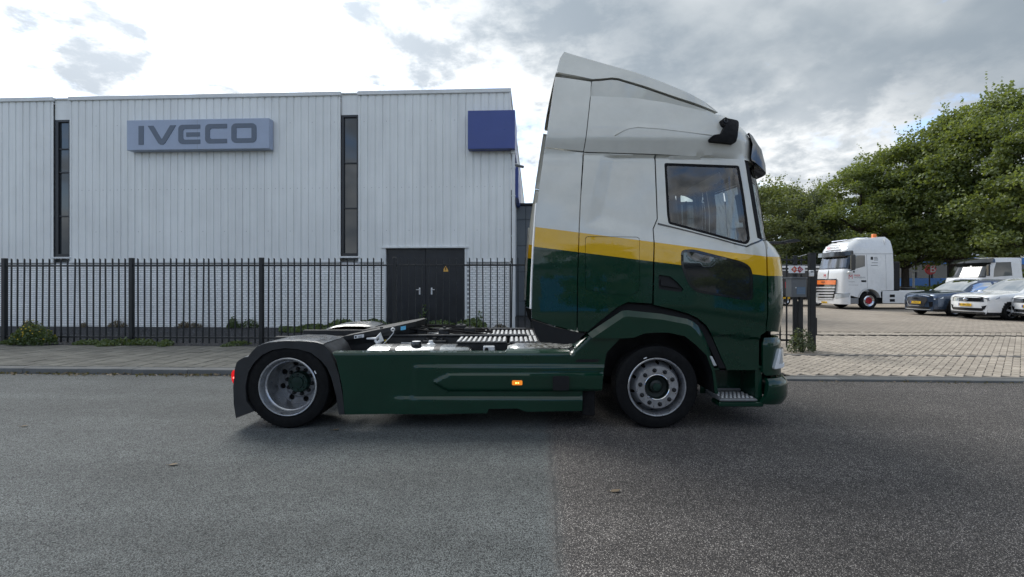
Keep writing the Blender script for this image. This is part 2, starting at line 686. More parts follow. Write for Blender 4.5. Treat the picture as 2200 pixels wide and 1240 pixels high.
def asphalt_mat():
    m = bpy.data.materials.new('asphalt')
    m.use_nodes = True
    nt = NT(m.node_tree)
    b = nt.n['Principled BSDF']
    pos = nt.node('ShaderNodeTexCoord').outputs['Object']
    x, y, z = nt.sep(pos)
    # two surface courses meet at a ragged joint that runs across the road
    wob = nt.math('MULTIPLY', nt.math('SUBTRACT', nt.noise(pos, 5.0, 6.0, 0.7), 0.5), 0.13)
    joint = nt.math('ADD', nt.math('SUBTRACT', x, nt.math('MULTIPLY_ADD', y, 0.005, 0.135)), wob)
    side = nt.ramp(joint, -0.09, 0.09)
    v1 = nt.voronoi(pos, 140.0)
    v2 = nt.voronoi(pos, 165.0)
    g1 = nt.sep(v1.outputs['Color'])[0]
    g2 = nt.sep(v2.outputs['Color'])[1]
    d1 = v1.outputs['Distance']
    d2 = v2.outputs['Distance']
    # left course: blue-grey chippings of near even tone
    left = nt.mix(g1, (0.074, 0.081, 0.081), (0.185, 0.202, 0.200))
    left = nt.mix(nt.ramp(d1, 0.35, 0.75), left, (0.022, 0.024, 0.025))
    # right course: dark brown binder with pale chippings
    chip = nt.math('POWER', g2, 5.0)
    right = nt.mix(chip, (0.082, 0.074, 0.069), (0.62, 0.575, 0.53))
    right = nt.mix(nt.ramp(d2, 0.30, 0.7), right, (0.022, 0.020, 0.020))
    col = nt.mix(side, left, right)
    # worn and dirty patches, paler wheel tracks
    pat = nt.ramp(nt.noise(pos, 0.55, 5.0, 0.6), 0.25, 0.75, 0.80, 1.18)
    trk_ = nt.ramp(nt.noise(nt.vmath('MULTIPLY', pos, (0.04, 1.5, 1.0)), 1.0, 3.0, 0.5), 0.3, 0.7, 0.88, 1.12)
    col = nt.mix(1.0, col, nt.comb(trk_, trk_, trk_), 'MULTIPLY')
    fine = nt.ramp(nt.noise(pos, 7.0, 5.0, 0.65), 0.2, 0.8, 0.84, 1.16)
    col = nt.mix(1.0, col, nt.comb(pat, pat, pat), 'MULTIPLY')
    col = nt.mix(1.0, col, nt.comb(fine, fine, fine), 'MULTIPLY')
    # oil drips and damp, dark smears along the lane
    oil = nt.ramp(nt.noise(nt.vmath('MULTIPLY', pos, (0.8, 2.2, 1.0)), 1.3, 6.0, 0.7), 0.60, 0.74)
    col = nt.mix(nt.math('MULTIPLY', oil, 0.38), col, (0.03, 0.03, 0.03))
    # the joint itself: a thin tarry line, plus a few hairline cracks
    line = nt.math('SUBTRACT', 1.0, nt.ramp(nt.math('ABSOLUTE', joint), 0.004, 0.014))
    line = nt.math('MULTIPLY', line, nt.ramp(nt.noise(pos, 2.2, 3.0), 0.40, 0.55))
    col = nt.mix(nt.math('MULTIPLY', line, 0.45), col, (0.016, 0.016, 0.017))
    nt.put(b.inputs['Base Color'], col)
    nt.put(b.inputs['Roughness'], nt.ramp(nt.noise(pos, 30.0, 3.0), 0.3, 0.7, 0.72, 0.9))
    b.inputs['Specular IOR Level'].default_value = 0.4
    h = nt.mix(side, nt.math('SUBTRACT', 1.0, d1), nt.math('SUBTRACT', 1.0, d2))
    bn = nt.node('ShaderNodeBump')
    bn.inputs['Strength'].default_value = 0.75
    bn.inputs['Distance'].default_value = 0.006
    nt.put(bn.inputs['Height'], h)
    nt.put(b.inputs['Normal'], bn.outputs[0])
    MATS['asphalt'] = m


def speckled(name, base, amount, scale, rough=0.85, obj_var=0.0, stain=None, bump=(60, 0.3, 0.004)):
    """concrete, brick and stone: noise, specks and a tone of its own for each piece"""
    m = bpy.data.materials.new(name)
    m.use_nodes = True
    nt = NT(m.node_tree)
    b = nt.n['Principled BSDF']
    geo = nt.node('ShaderNodeNewGeometry')
    pos = geo.outputs['Position']
    f = nt.ramp(nt.noise(pos, scale, 7.0, 0.65), 0.25, 0.75, 1 - amount, 1 + amount)
    col = nt.mix(1.0, base, nt.comb(f, f, f), 'MULTIPLY')
    f2 = nt.ramp(nt.noise(pos, scale * 28, 2.0, 0.6), 0.2, 0.8, 0.85, 1.15)
    col = nt.mix(1.0, col, nt.comb(f2, f2, f2), 'MULTIPLY')
    if obj_var:
        isl = geo.outputs['Random Per Island']
        rnd = nt.node('ShaderNodeObjectInfo').outputs['Random']
        r = nt.math('FRACT', nt.math('ADD', nt.math('MULTIPLY', isl, 7.31), nt.math('MULTIPLY', rnd, 3.77)))
        r = nt.ramp(r, 0, 1, 1 - obj_var, 1 + obj_var, False)
        col = nt.mix(1.0, col, nt.comb(r, r, r), 'MULTIPLY')
    if stain:
        s = nt.ramp(nt.noise(pos, stain[1], 6.0, 0.7), stain[2], stain[2] + 0.16)
        col = nt.mix(nt.math('MULTIPLY', s, stain[3]), col, stain[0])
    nt.put(b.inputs['Base Color'], col)
    b.inputs['Roughness'].default_value = rough
    b.inputs['Specular IOR Level'].default_value = 0.3
    bn = nt.node('ShaderNodeBump')
    bn.inputs['Strength'].default_value = bump[1]
    bn.inputs['Distance'].default_value = bump[2]
    nt.put(bn.inputs['Height'], nt.noise(pos, bump[0], 6.0, 0.7))
    nt.put(b.inputs['Normal'], bn.outputs[0])
    MATS[name] = m
    return m


asphalt_mat()
speckled('paving_tile', (0.115, 0.114, 0.101), 0.18, 1.6, obj_var=0.16, stain=((0.10, 0.10, 0.09), 1.1, 0.60, 0.6))
speckled('kerb_stone', (0.12, 0.125, 0.125), 0.15, 3.0, obj_var=0.08, stain=((0.07, 0.07, 0.068), 3.0, 0.58, 0.5))
speckled('yard_paver', (0.345, 0.302, 0.25), 0.14, 0.8, obj_var=0.16, stain=((0.16, 0.145, 0.13), 0.7, 0.60, 0.55))
speckled('joint_sand', (0.022, 0.020, 0.018), 0.2, 5.0)
speckled('concrete_strip', (0.17, 0.162, 0.15), 0.15, 2.0)
speckled('gravel_bed', (0.035, 0.036, 0.039), 0.35, 6.0, bump=(45, 1.0, 0.02))
speckled('gravel_stone', (0.075, 0.077, 0.082), 0.3, 3.0, obj_var=0.55)
speckled('far_ground', (0.16, 0.155, 0.13), 0.25, 0.2)
speckled('white_brick', (0.89, 0.90, 0.895), 0.05, 1.5, 0.7, obj_var=0.035, stain=((0.52, 0.54, 0.53), 1.2, 0.60, 0.35), bump=(70, 0.5, 0.004))
speckled('white_mortar', (0.40, 0.41, 0.42), 0.08, 3.0, 0.85)
speckled('dirt', (0.07, 0.062, 0.05), 0.35, 6.0, bump=(40, 0.9, 0.02))


def far_paving_mat():
    """yard paving too far off to tell the pavers apart"""
    m = bpy.data.materials.new('yard_paving')
    m.use_nodes = True
    nt = NT(m.node_tree)
    b = nt.n['Principled BSDF']
    pos = nt.node('ShaderNodeNewGeometry').outputs['Position']
    br = nt.node('ShaderNodeTexBrick')
    nt.put(br.inputs['Vector'], pos)
    br.inputs['Scale'].default_value = 1.0
    br.inputs['Brick Width'].default_value = 0.21
    br.inputs['Row Height'].default_value = 0.105
    br.inputs['Mortar Size'].default_value = 0.006
    br.inputs['Color1'].default_value = (0.37, 0.322, 0.265, 1)
    br.inputs['Color2'].default_value = (0.28, 0.24, 0.198, 1)
    br.inputs['Mortar'].default_value = (0.09, 0.08, 0.07, 1)
    f = nt.ramp(nt.noise(pos, 0.5, 6.0, 0.65), 0.25, 0.75, 0.82, 1.12)
    nt.put(b.inputs['Base Color'], nt.mix(1.0, br.outputs[0], nt.comb(f, f, f), 'MULTIPLY'))
    b.inputs['Roughness'].default_value = 0.85
    b.inputs['Specular IOR Level'].default_value = 0.3
    MATS['yard_paving'] = m


far_paving_mat()

# ------------------------------------------------------------------ ground
solo('ground', MB().grid([[(-900, -900, -0.06), (900, -900, -0.06)], [(-900, 1200, -0.06), (900, 1200, -0.06)]]),
     MATS['far_ground'], kind='structure')
V_KERB = 7.79
V_BACK = 10.62        # back edge of the pavement, just before the fence
V_FENCE = 10.9
V_WALL = 15.18
U_GATE = 6.2          # where the fence ends and the yard entrance begins
road = MB().grid([[(-160, -9.0, 0), (160, -9.0, 0)], [(-160, V_KERB + 0.06, 0), (160, V_KERB + 0.06, 0)]])
solo('road', road, MATS['asphalt'], kind='structure', on_street=True)
solo('far_pavement', MB().box(-160, 160, -13.0, -9.0, -0.05, 0.10, 0.02), MATS['paving_tile'], kind='structure', on_street=True)

# kerb stones: upright along the pavement, sunk at the yard entrance
kerb = tag(bpy.data.objects.new('kerb', None), kind='structure')
COL.objects.link(kerb)
kerb.rotation_euler = (0, 0, -TH)
kerb['label'] = 'grey concrete kerb stones along the far edge of the road'


def kerb_mesh(h, L):
    pr = [(0.0, -0.05), (0.0, h - 0.03), (0.012, h - 0.008), (0.035, h), (0.195, h), (0.195, -0.05)]
    mb = MB().grid([[(x, v, z) for v, z in pr] for x in (0.004, L - 0.004)], flip=True)
    mb.poly([(0.004, v, z) for v, z in pr], True)
    mb.poly([(L - 0.004, v, z) for v, z in pr])
    me = mesh_of('kerb_stone', mb)
    me.materials.append(MATS['kerb_stone'])
    return me


high, low = kerb_mesh(0.095, 1.0), kerb_mesh(0.040, 1.0)
U_LOW = 3.0
for k in range(-14, 16):
    if k == -4:
        continue                         # the gully stands here
    me = high if k + 1 <= U_LOW else low
    piece('kerb_stone', me, kerb, (float(k), V_KERB + random.uniform(-.004, .004), random.uniform(-.003, .003)))
solo('kerb_bed', MB().box(-14.2, 16.2, V_KERB + 0.02, V_KERB + 0.2, -0.05, 0.02), MATS['joint_sand'], kind='structure', on_street=True)

# gully with a cast lid in the kerb
gul = thing('kerb_drain', 'dark iron kerb drain with slotted mouth and rusty lid behind the rear wheel', 'drain', (-4.0, V_KERB, 0.0), on_street=True)
mb = MB().box(-3.996, -3.004, V_KERB, V_KERB + 0.34, 0.06, 0.098, 0.006).box(-3.996, -3.75, V_KERB + .002, V_KERB + 0.2, -0.04, 0.06)
mb.box(-3.25, -3.004, V_KERB + .002, V_KERB + 0.2, -0.04, 0.06)
part('frame', mb, P_('cast_iron', (0.055, 0.052, 0.05), 0.6, 0.3, var=(8, 0.3)), gul)
part('lid', MB().box(-3.85, -3.2, V_KERB + 0.06, V_KERB + 0.30, 0.0985, 0.103, 0.002), P_('rusty_iron', (0.16, 0.085, 0.065), 0.75, var=(9, 0.4)), gul)
part('throat', MB().box(-3.76, -3.24, V_KERB + 0.10, V_KERB + 0.14, -0.04, 0.06), MATS['black_hole'], gul)
for k in range(3):
    part('mouth_bar', MB().box(-3.64 + k * .13, -3.62 + k * .13, V_KERB + .004, V_KERB + 0.03, -0.02, 0.062), MATS['cast_iron'], gul)

# pavement of staggered square tiles
pav = tag(bpy.data.objects.new('pavement', None), kind='structure')
COL.objects.link(pav)
pav.rotation_euler = (0, 0, -TH)
pav['label'] = 'grey paved footpath of square concrete tiles between kerb and fence'
T = 0.30
mb = MB().box(-T / 2 + .009, T / 2 - .009, -T / 2 + .007, T / 2 - .007, -0.04, 0.0, 0.005)
tile_me = mesh_of('paving_tile', mb)
tile_me.materials.append(MATS['paving_tile'])
cells = []
v0, v1 = V_KERB + 0.2, V_BACK
ncol = int((4.2 + 14.0) / T)
for i in range(ncol):
    u = -14.0 + (i + .5) * T
    off = 0.0 if i % 2 else -T / 2
    k = 0
    while True:
        v = v0 + off + (k + .5) * T
        k += 1
        if v - T / 2 > v1 - 0.05:
            break
        if v + T / 2 < v0 + 0.05:
            continue
        lo, hi = max(v - T / 2, v0 + .002), min(v + T / 2, v1)
        if -4.05 < u < -2.95 and lo < V_KERB + 0.35:
            lo = max(lo, V_KERB + 0.35)
        if hi - lo < 0.03:
            continue
        cells.append((u, (lo + hi) / 2, hi - lo))
part('tile_bed', MB().box(-14.0, 4.2, V_KERB + 0.19, V_BACK, -0.02, 0.066), MATS['joint_sand'], pav)


def seen_px(u, v, z):
    X, Y, _ = street(u, v)
    return 1100 + F * X / Y, HOR + F * (H - z) / Y


full = []
for c in cells:
    px, py = seen_px(c[0], c[1], .1)
    if c[2] > T - 0.01 and -60 < px < 560:
        full.append((c[1], c))
full.sort(key=lambda a: a[0])
chosen = set(id(c) for _, c in full[:300])
rest = MB()
for c in cells:
    zt = 0.10 + random.uniform(-.003, .003)
    if id(c) in chosen:
        piece('paving_tile', tile_me, pav, (c[0], c[1], zt), (random.uniform(-.006, .006), random.uniform(-.006, .006), 0))
    else:
        rest.box(c[0] - T / 2 + .009, c[0] + T / 2 - .009, c[1] - c[2] / 2 + .007, c[1] + c[2] / 2 - .007, zt - .04, zt, 0.005)
part('other_paving_tiles', rest, MATS['paving_tile'], pav, kind='stuff')

# strip of earth and gravel behind the pavement
solo('gravel_ground', MB().grid([[(-40, V_BACK + .001, 0.085), (U_GATE - 1.2, V_BACK + .001, 0.085)],
                                 [(-40, 40, 0.085), (U_GATE - 1.2, 40, 0.085)]]),
     MATS['gravel_bed'], kind='structure', on_street=True)
rg = random.Random(3)
st = MB()
for _ in range(5200):
    u = rg.uniform(-14.5, 1.8)
    v = rg.uniform(V_BACK + .05, V_WALL - 0.05)
    r = rg.uniform(0.012, 0.034) * (1.5 if rg.random() < .06 else 1)
    a = rg.uniform(0, 6.28)
    pts = []
    for k in range(4):
        t = a + k * math.pi / 2
        q = r * rg.uniform(.7, 1.25)
        pts.append((u + q * math.cos(t), v + q * math.sin(t), 0.08))
    top = (u + rg.uniform(-.3, .3) * r, v + rg.uniform(-.3, .3) * r, 0.085 + r * rg.uniform(.5, .95))
    o = len(st.v)
    st.v += pts + [top]
    st.f += [(o + k, o + (k + 1) % 4, o + 4) for k in range(4)]
solo('gravel', st, MATS['gravel_stone'], 'loose dark grey gravel between the fence and the white building', 'gravel', kind='stuff', on_street=True, sharp=20)

# yard: paver field near, textured beyond
U_YARD = 4.2
yard = tag(bpy.data.objects.new('yard_paving', None), kind='structure')
COL.objects.link(yard)
yard.rotation_euler = (0, 0, -TH)
yard['label'] = 'yard of sand coloured brick pavers behind the lowered kerb'
part('paver_bed', MB().box(U_YARD, 60, V_KERB + 0.195, 15.0, -0.03, 0.036), MATS['joint_sand'], yard)
part('distant_paving', MB().grid([[(U_YARD + .4, 15.0, 0.05), (90, 15.0, 0.05)], [(U_YARD + .4, 62, 0.05), (90, 62, 0.05)]]),
     MATS['yard_paving'], yard)
W = 0.105
bands = [(10.22, 10.34), (14.02, 14.16)]            # concrete edging and the gate's floor rail
pm = MB().box(-W + .0045, W - .0045, -W / 2 + .0045, W / 2 - .0045, -0.03, 0.0, 0.005)
pav_me = mesh_of('paver', pm)
pav_me.materials.append(MATS['yard_paver'])
cand = []
c45 = math.sqrt(.5)
for i in range(-150, 170):
    for j in range(-170, 150):
        k = (i - j) % 4
        if k == 0:
            a, b, rot = (i + 1) * W, (j + .5) * W, 0.0
        elif k == 3:
            a, b, rot = (i + .5) * W, (j + 1) * W, math.pi / 2
        else:
            continue
        u = 11.0 + (a - b) * c45
        v = 11.5 + (a + b) * c45
        if not (U_YARD + .1 < u < 23.0 and V_KERB + 0.28 < v < 14.92):
            continue
        if any(b0 - 0.075 < v < b1 + 0.075 for b0, b1 in bands):
            continue
        px, py = seen_px(u, v, .05)
        if px < 1480 or px > 3200:
            continue
        cand.append((v, u, rot + math.pi / 4, px))
cand.sort()
near = [c for c in cand if 1660 < c[3] < 2195][:300]
near_ids = set(id(c) for c in near)
rest = MB()
for c in cand:
    z = 0.05 + random.uniform(-.003, .003)
    if id(c) in near_ids:
        piece('paver', pav_me, yard, (c[1], c[0], z), (random.uniform(-.012, .012), random.uniform(-.012, .012), c[2]))
    else:
        M = Matrix.Translation((c[1], c[0], z)) @ Matrix.Rotation(c[2], 4, 'Z') @ Matrix.Rotation(random.uniform(-.012, .012), 4, 'X')
        o = len(rest.v)
        rest.v += [tuple(M @ Vector(p)) for p in pm.v]
        rest.f += [tuple(i + o for i in f) for f in pm.f]
part('other_pavers', rest, MATS['yard_paver'], yard, kind='stuff')
part('edge_row', MB().box(U_YARD + .1, 30, V_KERB + 0.2, V_KERB + 0.275, -.02, 0.046, 0.004), MATS['concrete_strip'], yard)
for i in range(26):
    u = U_YARD + .2 + i * 1.0
    part('edging_strip', MB().box(u + .004, u + .996, 10.22, 10.34, -.02, 0.052, 0.004), MATS['concrete_strip'], yard)
part('gate_rail', MB().box(U_GATE + .3, 40, 14.05, 14.09, 0.02, 0.056).box(U_GATE + .3, 40, 14.11, 14.13, 0.02, 0.056),
     P_('rail_steel', (0.035, 0.032, 0.03), 0.6, 0.4, var=(3, 0.3)), yard)

# ------------------------------------------------------------------ the white building
UC = SP(1094, V_WALL)[0]          # right-hand corner of the building
bld = thing('warehouse', 'white industrial building with ribbed metal cladding above painted brick', 'building', (UC, V_WALL, 0.08), on_street=True)
ZB, ZC, ZT = 0.05, 2.30, 7.80


def clad_mat():
    m = bpy.data.materials.new('white_cladding')
    m.use_nodes = True
    nt = NT(m.node_tree)
    b = nt.n['Principled BSDF']
    pos = nt.node('ShaderNodeTexCoord').outputs['Object']
    x, y, z = nt.sep(pos)
    streak = nt.noise(nt.comb(nt.math('MULTIPLY', x, 9.0), y, nt.math('MULTIPLY', z, 0.35)), 1.0, 5.0, 0.6)
    f = nt.ramp(streak, 0.3, 0.75, 1.02, 0.94)
    f2 = nt.ramp(nt.noise(pos, 0.5, 5.0, 0.6), 0.3, 0.7, 0.95, 1.05)
    c = nt.mix(1.0, (0.79, 0.81, 0.80), nt.comb(f, f, f), 'MULTIPLY')
    c = nt.mix(1.0, c, nt.comb(f2, f2, f2), 'MULTIPLY')
    nt.put(b.inputs['Base Color'], c)
    b.inputs['Roughness'].default_value = 0.45
    b.inputs['Specular IOR Level'].default_value = 0.4
    bn = nt.node('ShaderNodeBump')
    bn.inputs['Strength'].default_value = 0.12
    bn.inputs['Distance'].default_value = 0.01
    nt.put(bn.inputs['Height'], nt.noise(pos, 3.0, 3.0))
    nt.put(b.inputs['Normal'], bn.outputs[0])
    MATS['white_cladding'] = m
    return m


CL = clad_mat()
TRIM = P_('white_trim', (0.70, 0.72, 0.72), 0.4, var=(2, 0.06))
FRAME = P_('window_frame', (0.022, 0.024, 0.028), 0.4)
PANE = P_('facade_glass', (0.03, 0.038, 0.045), 0.04, spec=0.8, coat=0.3)


def cladding(u0, u1, z0, z1, v):
    """trapezoid sheet: proud flats and narrow sunk grooves, 0.25 m pitch"""
    pitch = 0.25
    prof = [(u0, 0.0)]
    k = math.ceil((u0 + .04) / pitch)
    while k * pitch + .07 < u1:
        g = k * pitch
        prof += [(g, 0.0), (g + .014, .028), (g + .048, .028), (g + .062, 0.0)]
        k += 1
    prof.append((u1, 0.0))
    mb = MB().grid([[(u, v + d, z0) for u, d in prof], [(u, v + d, z1) for u, d in prof]])
    mb.poly([(u, v + d, z0) for u, d in prof] + [(u1, v + .08, z0), (u0, v + .08, z0)], True)
    return mb


vw = V_WALL - 0.06                 # cladding stands proud of the brick
uL = -26.0
d0, _ = SP(830, V_WALL)
d1, _ = SP(999, V_WALL)
DOOR_Z = SPz(915, 535, V_WALL)[1]
uw = {}
for key, (a, b) in {'left': (116, 149), 'mid': (733, 769)}.items():
    uw[key] = (SP(a, vw)[0], SP(b, vw)[0])
bays = [(uL, uw['left'][0] - .02), (uw['left'][1] + .01, uw['mid'][0] - .02), (uw['mid'][1] + .01, UC + 0.03)]
for a, b in bays:
    if b > -1:           # the bay above the double door is cut out for it
        sheet = cladding(a, d0 - .075, ZC, DOOR_Z + .078, vw).join(cladding(d1 + .075, b, ZC, DOOR_Z + .078, vw)).join(cladding(a, b, DOOR_Z + .078, ZT, vw))
    else:
        sheet = cladding(a, b, ZC, ZT, vw)
    p = part('cladding_bay', sheet, CL, bld, sharp=20)
    part('coping', MB().box(a - .02, b + (.03 if b > -1 else .02), vw - 0.05, vw + 0.25, ZT - 0.03, ZT + 0.10, 0.008), TRIM, p)
    for ra, rb in (((a, d0 - .078), (d1 + .078, b)) if b > -1 else ((a, b),)):
        part('drip_rail', MB().box(ra, rb, vw - 0.03, vw + 0.1, ZC - 0.055, ZC - 0.002, 0.004), TRIM, p)
    n = int((b - a) / 0.25)
    for zz, every in ((4.72, 1), (6.9, 3), (3.3, 3)):
        bolts = MB()
        for k in range(0, n, every):
            x = (math.ceil(a / .25) + k) * .25 + .031 + .12
            if x < b - .1 and x > -15.5:
                bolts.cyl((x, vw - 0.006, zz), (x, vw + .01, zz), 0.012, n=6)
        if bolts.v:
            part('fixing_screws', bolts, P_('screw', (0.35, 0.36, 0.37), 0.5) if 'screw' not in MATS else MATS['screw'], p, kind='stuff')
for key in ('left', 'mid'):
    a, b = uw[key]
    ztop = 7.14
    s = part('flat_strip', MB().box(a - .02, b + .01, vw + 0.05, vw + 0.12, ztop, ZT + .04), CL, bld)
    part('coping', MB().box(a - .02, b + .01, vw + 0.0, vw + 0.25, ZT + .02, ZT + .075, 0.006), TRIM, s)
    w = part('window', MB().box(a, b, vw + 0.14, vw + 0.16, 2.46, ztop), MATS['black_hole'], bld)
    fw = 0.055 if key == 'mid' else 0.06
    lo = 0.075 if key == 'mid' else 0.12
    fr = MB().box(a, a + lo, vw + .03, vw + .13, 2.46, ztop, .004).box(b - fw, b, vw + .03, vw + .13, 2.46, ztop, .004)
    fr.box(a + lo, b - fw, vw + .03, vw + .13, ztop - .08, ztop, .004).box(a + lo, b - fw, vw + .03, vw + .13, 2.46, 2.56, .004)
    part('window_frame', fr, FRAME, w)
    zs = [2.56, 3.85, 5.35, 6.15, 7.06] if key == 'left' else [2.56, 4.05, 5.55, 7.06]
    for i, (z0, z1) in enumerate(zip(zs, zs[1:])):
        t = random.uniform(-.004, .004)
        mbp = MB().grid([[(a + lo, vw + .09 + t, z0), (b - fw, vw + .09 - t, z0)], [(a + lo, vw + .09, z1), (b - fw, vw + .09, z1)]])
        part('pane', mbp, PANE, w)
        if i:
            part('transom', MB().box(a + lo, b - fw, vw + .05, vw + .12, z0 - .02, z0 + .02, .003), FRAME, w)
    part('sill', MB().box(a - .05, b + .05, vw - .04, vw + .13, 2.40, 2.457, .005), TRIM, w)
# side wall and roof, so the block is closed
part('side_wall', MB().grid([[(UC + .03, vw, ZC), (UC + .03, 44, ZC)], [(UC + .03, vw, ZT), (UC + .03, 44, ZT)]]).grid(
    [[(UC, V_WALL, ZB), (UC, 44, ZB)], [(UC, V_WALL, ZC), (UC, 44, ZC)]]), CL, bld)
part('rear_wall', MB().box(uL, UC, 43.9, 44, ZB, ZT - .06).box(uL, uL + .1, vw + .1, 43.9, ZB, ZT - .06).box(uL, UC - .05, V_WALL + .35, V_WALL + .4, ZB, ZT - .06), CL, bld)
part('side_coping', MB().box(UC - .02, UC + 0.06, vw + .26, 44, ZT - .03, ZT + .10, .008), TRIM, bld)
part('roof', MB().grid([[(uL, vw + .2, ZT - .05), (UC + .02, vw + .2, ZT - .05)], [(uL, 44, ZT - .05), (UC + .02, 44, ZT - .05)]]), MATS['concrete_strip'], bld)
part('corner_trim', MB().box(UC - .015, UC + 0.055, vw - .025, vw + .06, ZC - .02, ZT - .035, .004), TRIM, bld)

# brick plinth
plinth = part('brick_wall', MB().box(uL, d0 - .06, V_WALL + .016, V_WALL + .20, ZB, ZC - .03).box(d1 + .06, UC, V_WALL + .016, V_WALL + .20, ZB, ZC - .03),
              MATS['white_mortar'], bld)
bl, bh, jt = 0.208, 0.059, 0.016
bm_ = MB().box(-bl / 2, bl / 2, 0, .02, -bh / 2, bh / 2, .004)
brick_me = mesh_of('brick', bm_)
brick_me.materials.append(MATS['white_brick'])
bricks = []
row = 0
z = ZB + .005
while z + bh < ZC - .03:
    off = (row % 2) * (bl + jt) / 2
    for lo, hi in ((-21.0, d0 - .065), (d1 + .065, UC - .004)):
        u = math.floor(lo / (bl + jt)) * (bl + jt) + off
        while u < hi:
            a, b = max(u, lo), min(u + bl, hi)
            if b - a > .03:
                bricks.append(((a + b) / 2, z + bh / 2, b - a))
            u += bl + jt
    z += bh + jt
    row += 1
good = sorted([b for b in bricks if b[2] > bl - .002 and b[1] > .35], key=lambda b: -b[0])
sel = set(id(b) for b in good[:300])
rest = MB()
off_b = ORG[bld.name]
for b in bricks:
    dv = random.uniform(-.003, .003)
    if id(b) in sel:
        piece('brick', brick_me, plinth, (b[0] - off_b[0], V_WALL + dv - off_b[1], b[1] - off_b[2]), (random.uniform(-.01, .01), 0, random.uniform(-.006, .006)))
    else:
        rest.box(b[0] - b[2] / 2, b[0] + b[2] / 2, V_WALL + dv, V_WALL + .02, b[1] - bh / 2, b[1] + bh / 2, .004)
part('other_bricks', rest, MATS['white_brick'], plinth, kind='stuff')

# double door
DOORM = P_('door_black', (0.016, 0.018, 0.022), 0.38, var=(2, 0.25), bump=(4, 0.06, 0.01))
dm = (d0 + d1) / 2
ds = part('door_surround', MB().box(d0 - .07, d0, V_WALL - .07, V_WALL + .2, ZB, DOOR_Z + .02, .004).box(d1, d1 + .07, V_WALL - .07, V_WALL + .2, ZB, DOOR_Z + .02, .004)
          .box(d0 - .13, d1 + .13, V_WALL - .11, V_WALL + .1, DOOR_Z + .022, DOOR_Z + .075, .004), TRIM, bld)
for s, (a, b) in enumerate(((d0 + .004, dm - .004), (dm + .004, d1 - .004))):
    d = part('door', MB().box(a, b, V_WALL + .03, V_WALL + .09, ZB + .03, DOOR_Z - .004, .004), DOORM, bld)
    hx = dm - .20 if s == 0 else dm + .20
    hz = SPz(900, 624, V_WALL)[1]
    h = MB().box(hx - .026, hx + .026, V_WALL + .012, V_WALL + .03, hz - .14, hz + .09, .006)
    ex = -.11 if s == 0 else .11
    h.box(min(hx, hx + ex), max(hx, hx + ex), V_WALL - .03, V_WALL - .012, hz + .01, hz + .035, .006).box(hx - .012, hx + .012, V_WALL - .03, V_WALL + .012, hz + .01, hz + .035)
    part('handle', h, MATS['brushed_alu'], d)
    for zz in (0.35, 1.35, 2.35):
        xx = a + .01 if s == 0 else b - .01
        part('hinge', MB().cyl((xx, V_WALL + .02, zz - .06), (xx, V_WALL + .02, zz + .06), .012, n=8), MATS['dark_steel'], d)
    if s == 1:
        cx, cz = SPz(957, 578, V_WALL)
        YEL = P_('warning_yellow', (0.72, 0.40, 0.08), 0.5)
        tri = [(cx - .135, cz - .10), (cx + .135, cz - .10), (cx, cz + .13)]
        fnw = lambda a_, b_, o_: (a_, V_WALL + .03 - o_, b_)
        w = part('warning_sign', MB().prism(tri, fnw, .003, 0.0), MATS['ink_black'], d)
        tri2 = [(cx + (a_ - cx) * .84, cz - .02 + (b_ - cz + .02) * .84) for a_, b_ in tri]
        part('sign_face', MB().prism(tri2, fnw, .005, .0032), YEL, w)
        bolt = [(cx - .012, cz + .06), (cx + .022, cz + .06), (cx + .006, cz + .0), (cx + .026, cz + .0), (cx - .012, cz - .072), (cx + .0, cz - .016), (cx - .026, cz - .016)]
        part('lightning_mark', MB().prism(bolt[::-1], fnw, .0065, .0052), MATS['ink_black'], w)

# downpipe and security camera on the corner
UP = SP(1103, V_WALL - .1)[0]
pipe = thing('downpipe', 'white rain downpipe on the corner of the warehouse', 'pipe', (UP, V_WALL - .1, .1), on_street=True)
pz1 = 5.75
part('tube', MB().cyl((UP, V_WALL - .1, .1), (UP, V_WALL - .1, pz1), .055, n=16), TRIM, pipe)
part('hopper', MB().box(UP - .08, UP + .08, V_WALL - .18, V_WALL - .02, pz1, pz1 + .12, .015), TRIM, pipe)
for zz in (1.35, 3.1, 4.4, 5.3):
    part('bracket', MB().lathe([(.055, -.02), (.066, -.02), (.066, .02), (.055, .02)], (UP, V_WALL - .1, zz), 16, 'z').box(UC + .0, UP - .05, V_WALL - .02, V_WALL + .02, zz - .012, zz + .012), TRIM, pipe)
part('cable_conduit', MB().cyl((UC + .045, V_WALL - .02, .1), (UC + .045, V_WALL - .02, 2.2), .02, n=8).cyl((UC + .075, V_WALL - .05, 2.2), (UC + .075, V_WALL - .05, 4.6), .014, n=8), MATS['black_plastic'], pipe)
cctv = thing('security_camera', 'small grey security camera on the warehouse corner beside the downpipe', 'camera', (UC + .06, V_WALL + .3, 5.45), on_street=True)
part('arm', MB().tube([(UC + .03, V_WALL + .3, 5.5), (UC + .2, V_WALL + .22, 5.5), (UC + .26, V_WALL + .2, 5.44)], .018), MATS['brushed_alu'], cctv)
part('body', MB().tube([(UC + .2, V_WALL + .22, 5.47), (UC + .46, V_WALL + .1, 5.38)], .045, 12), MATS['step_grey'], cctv)

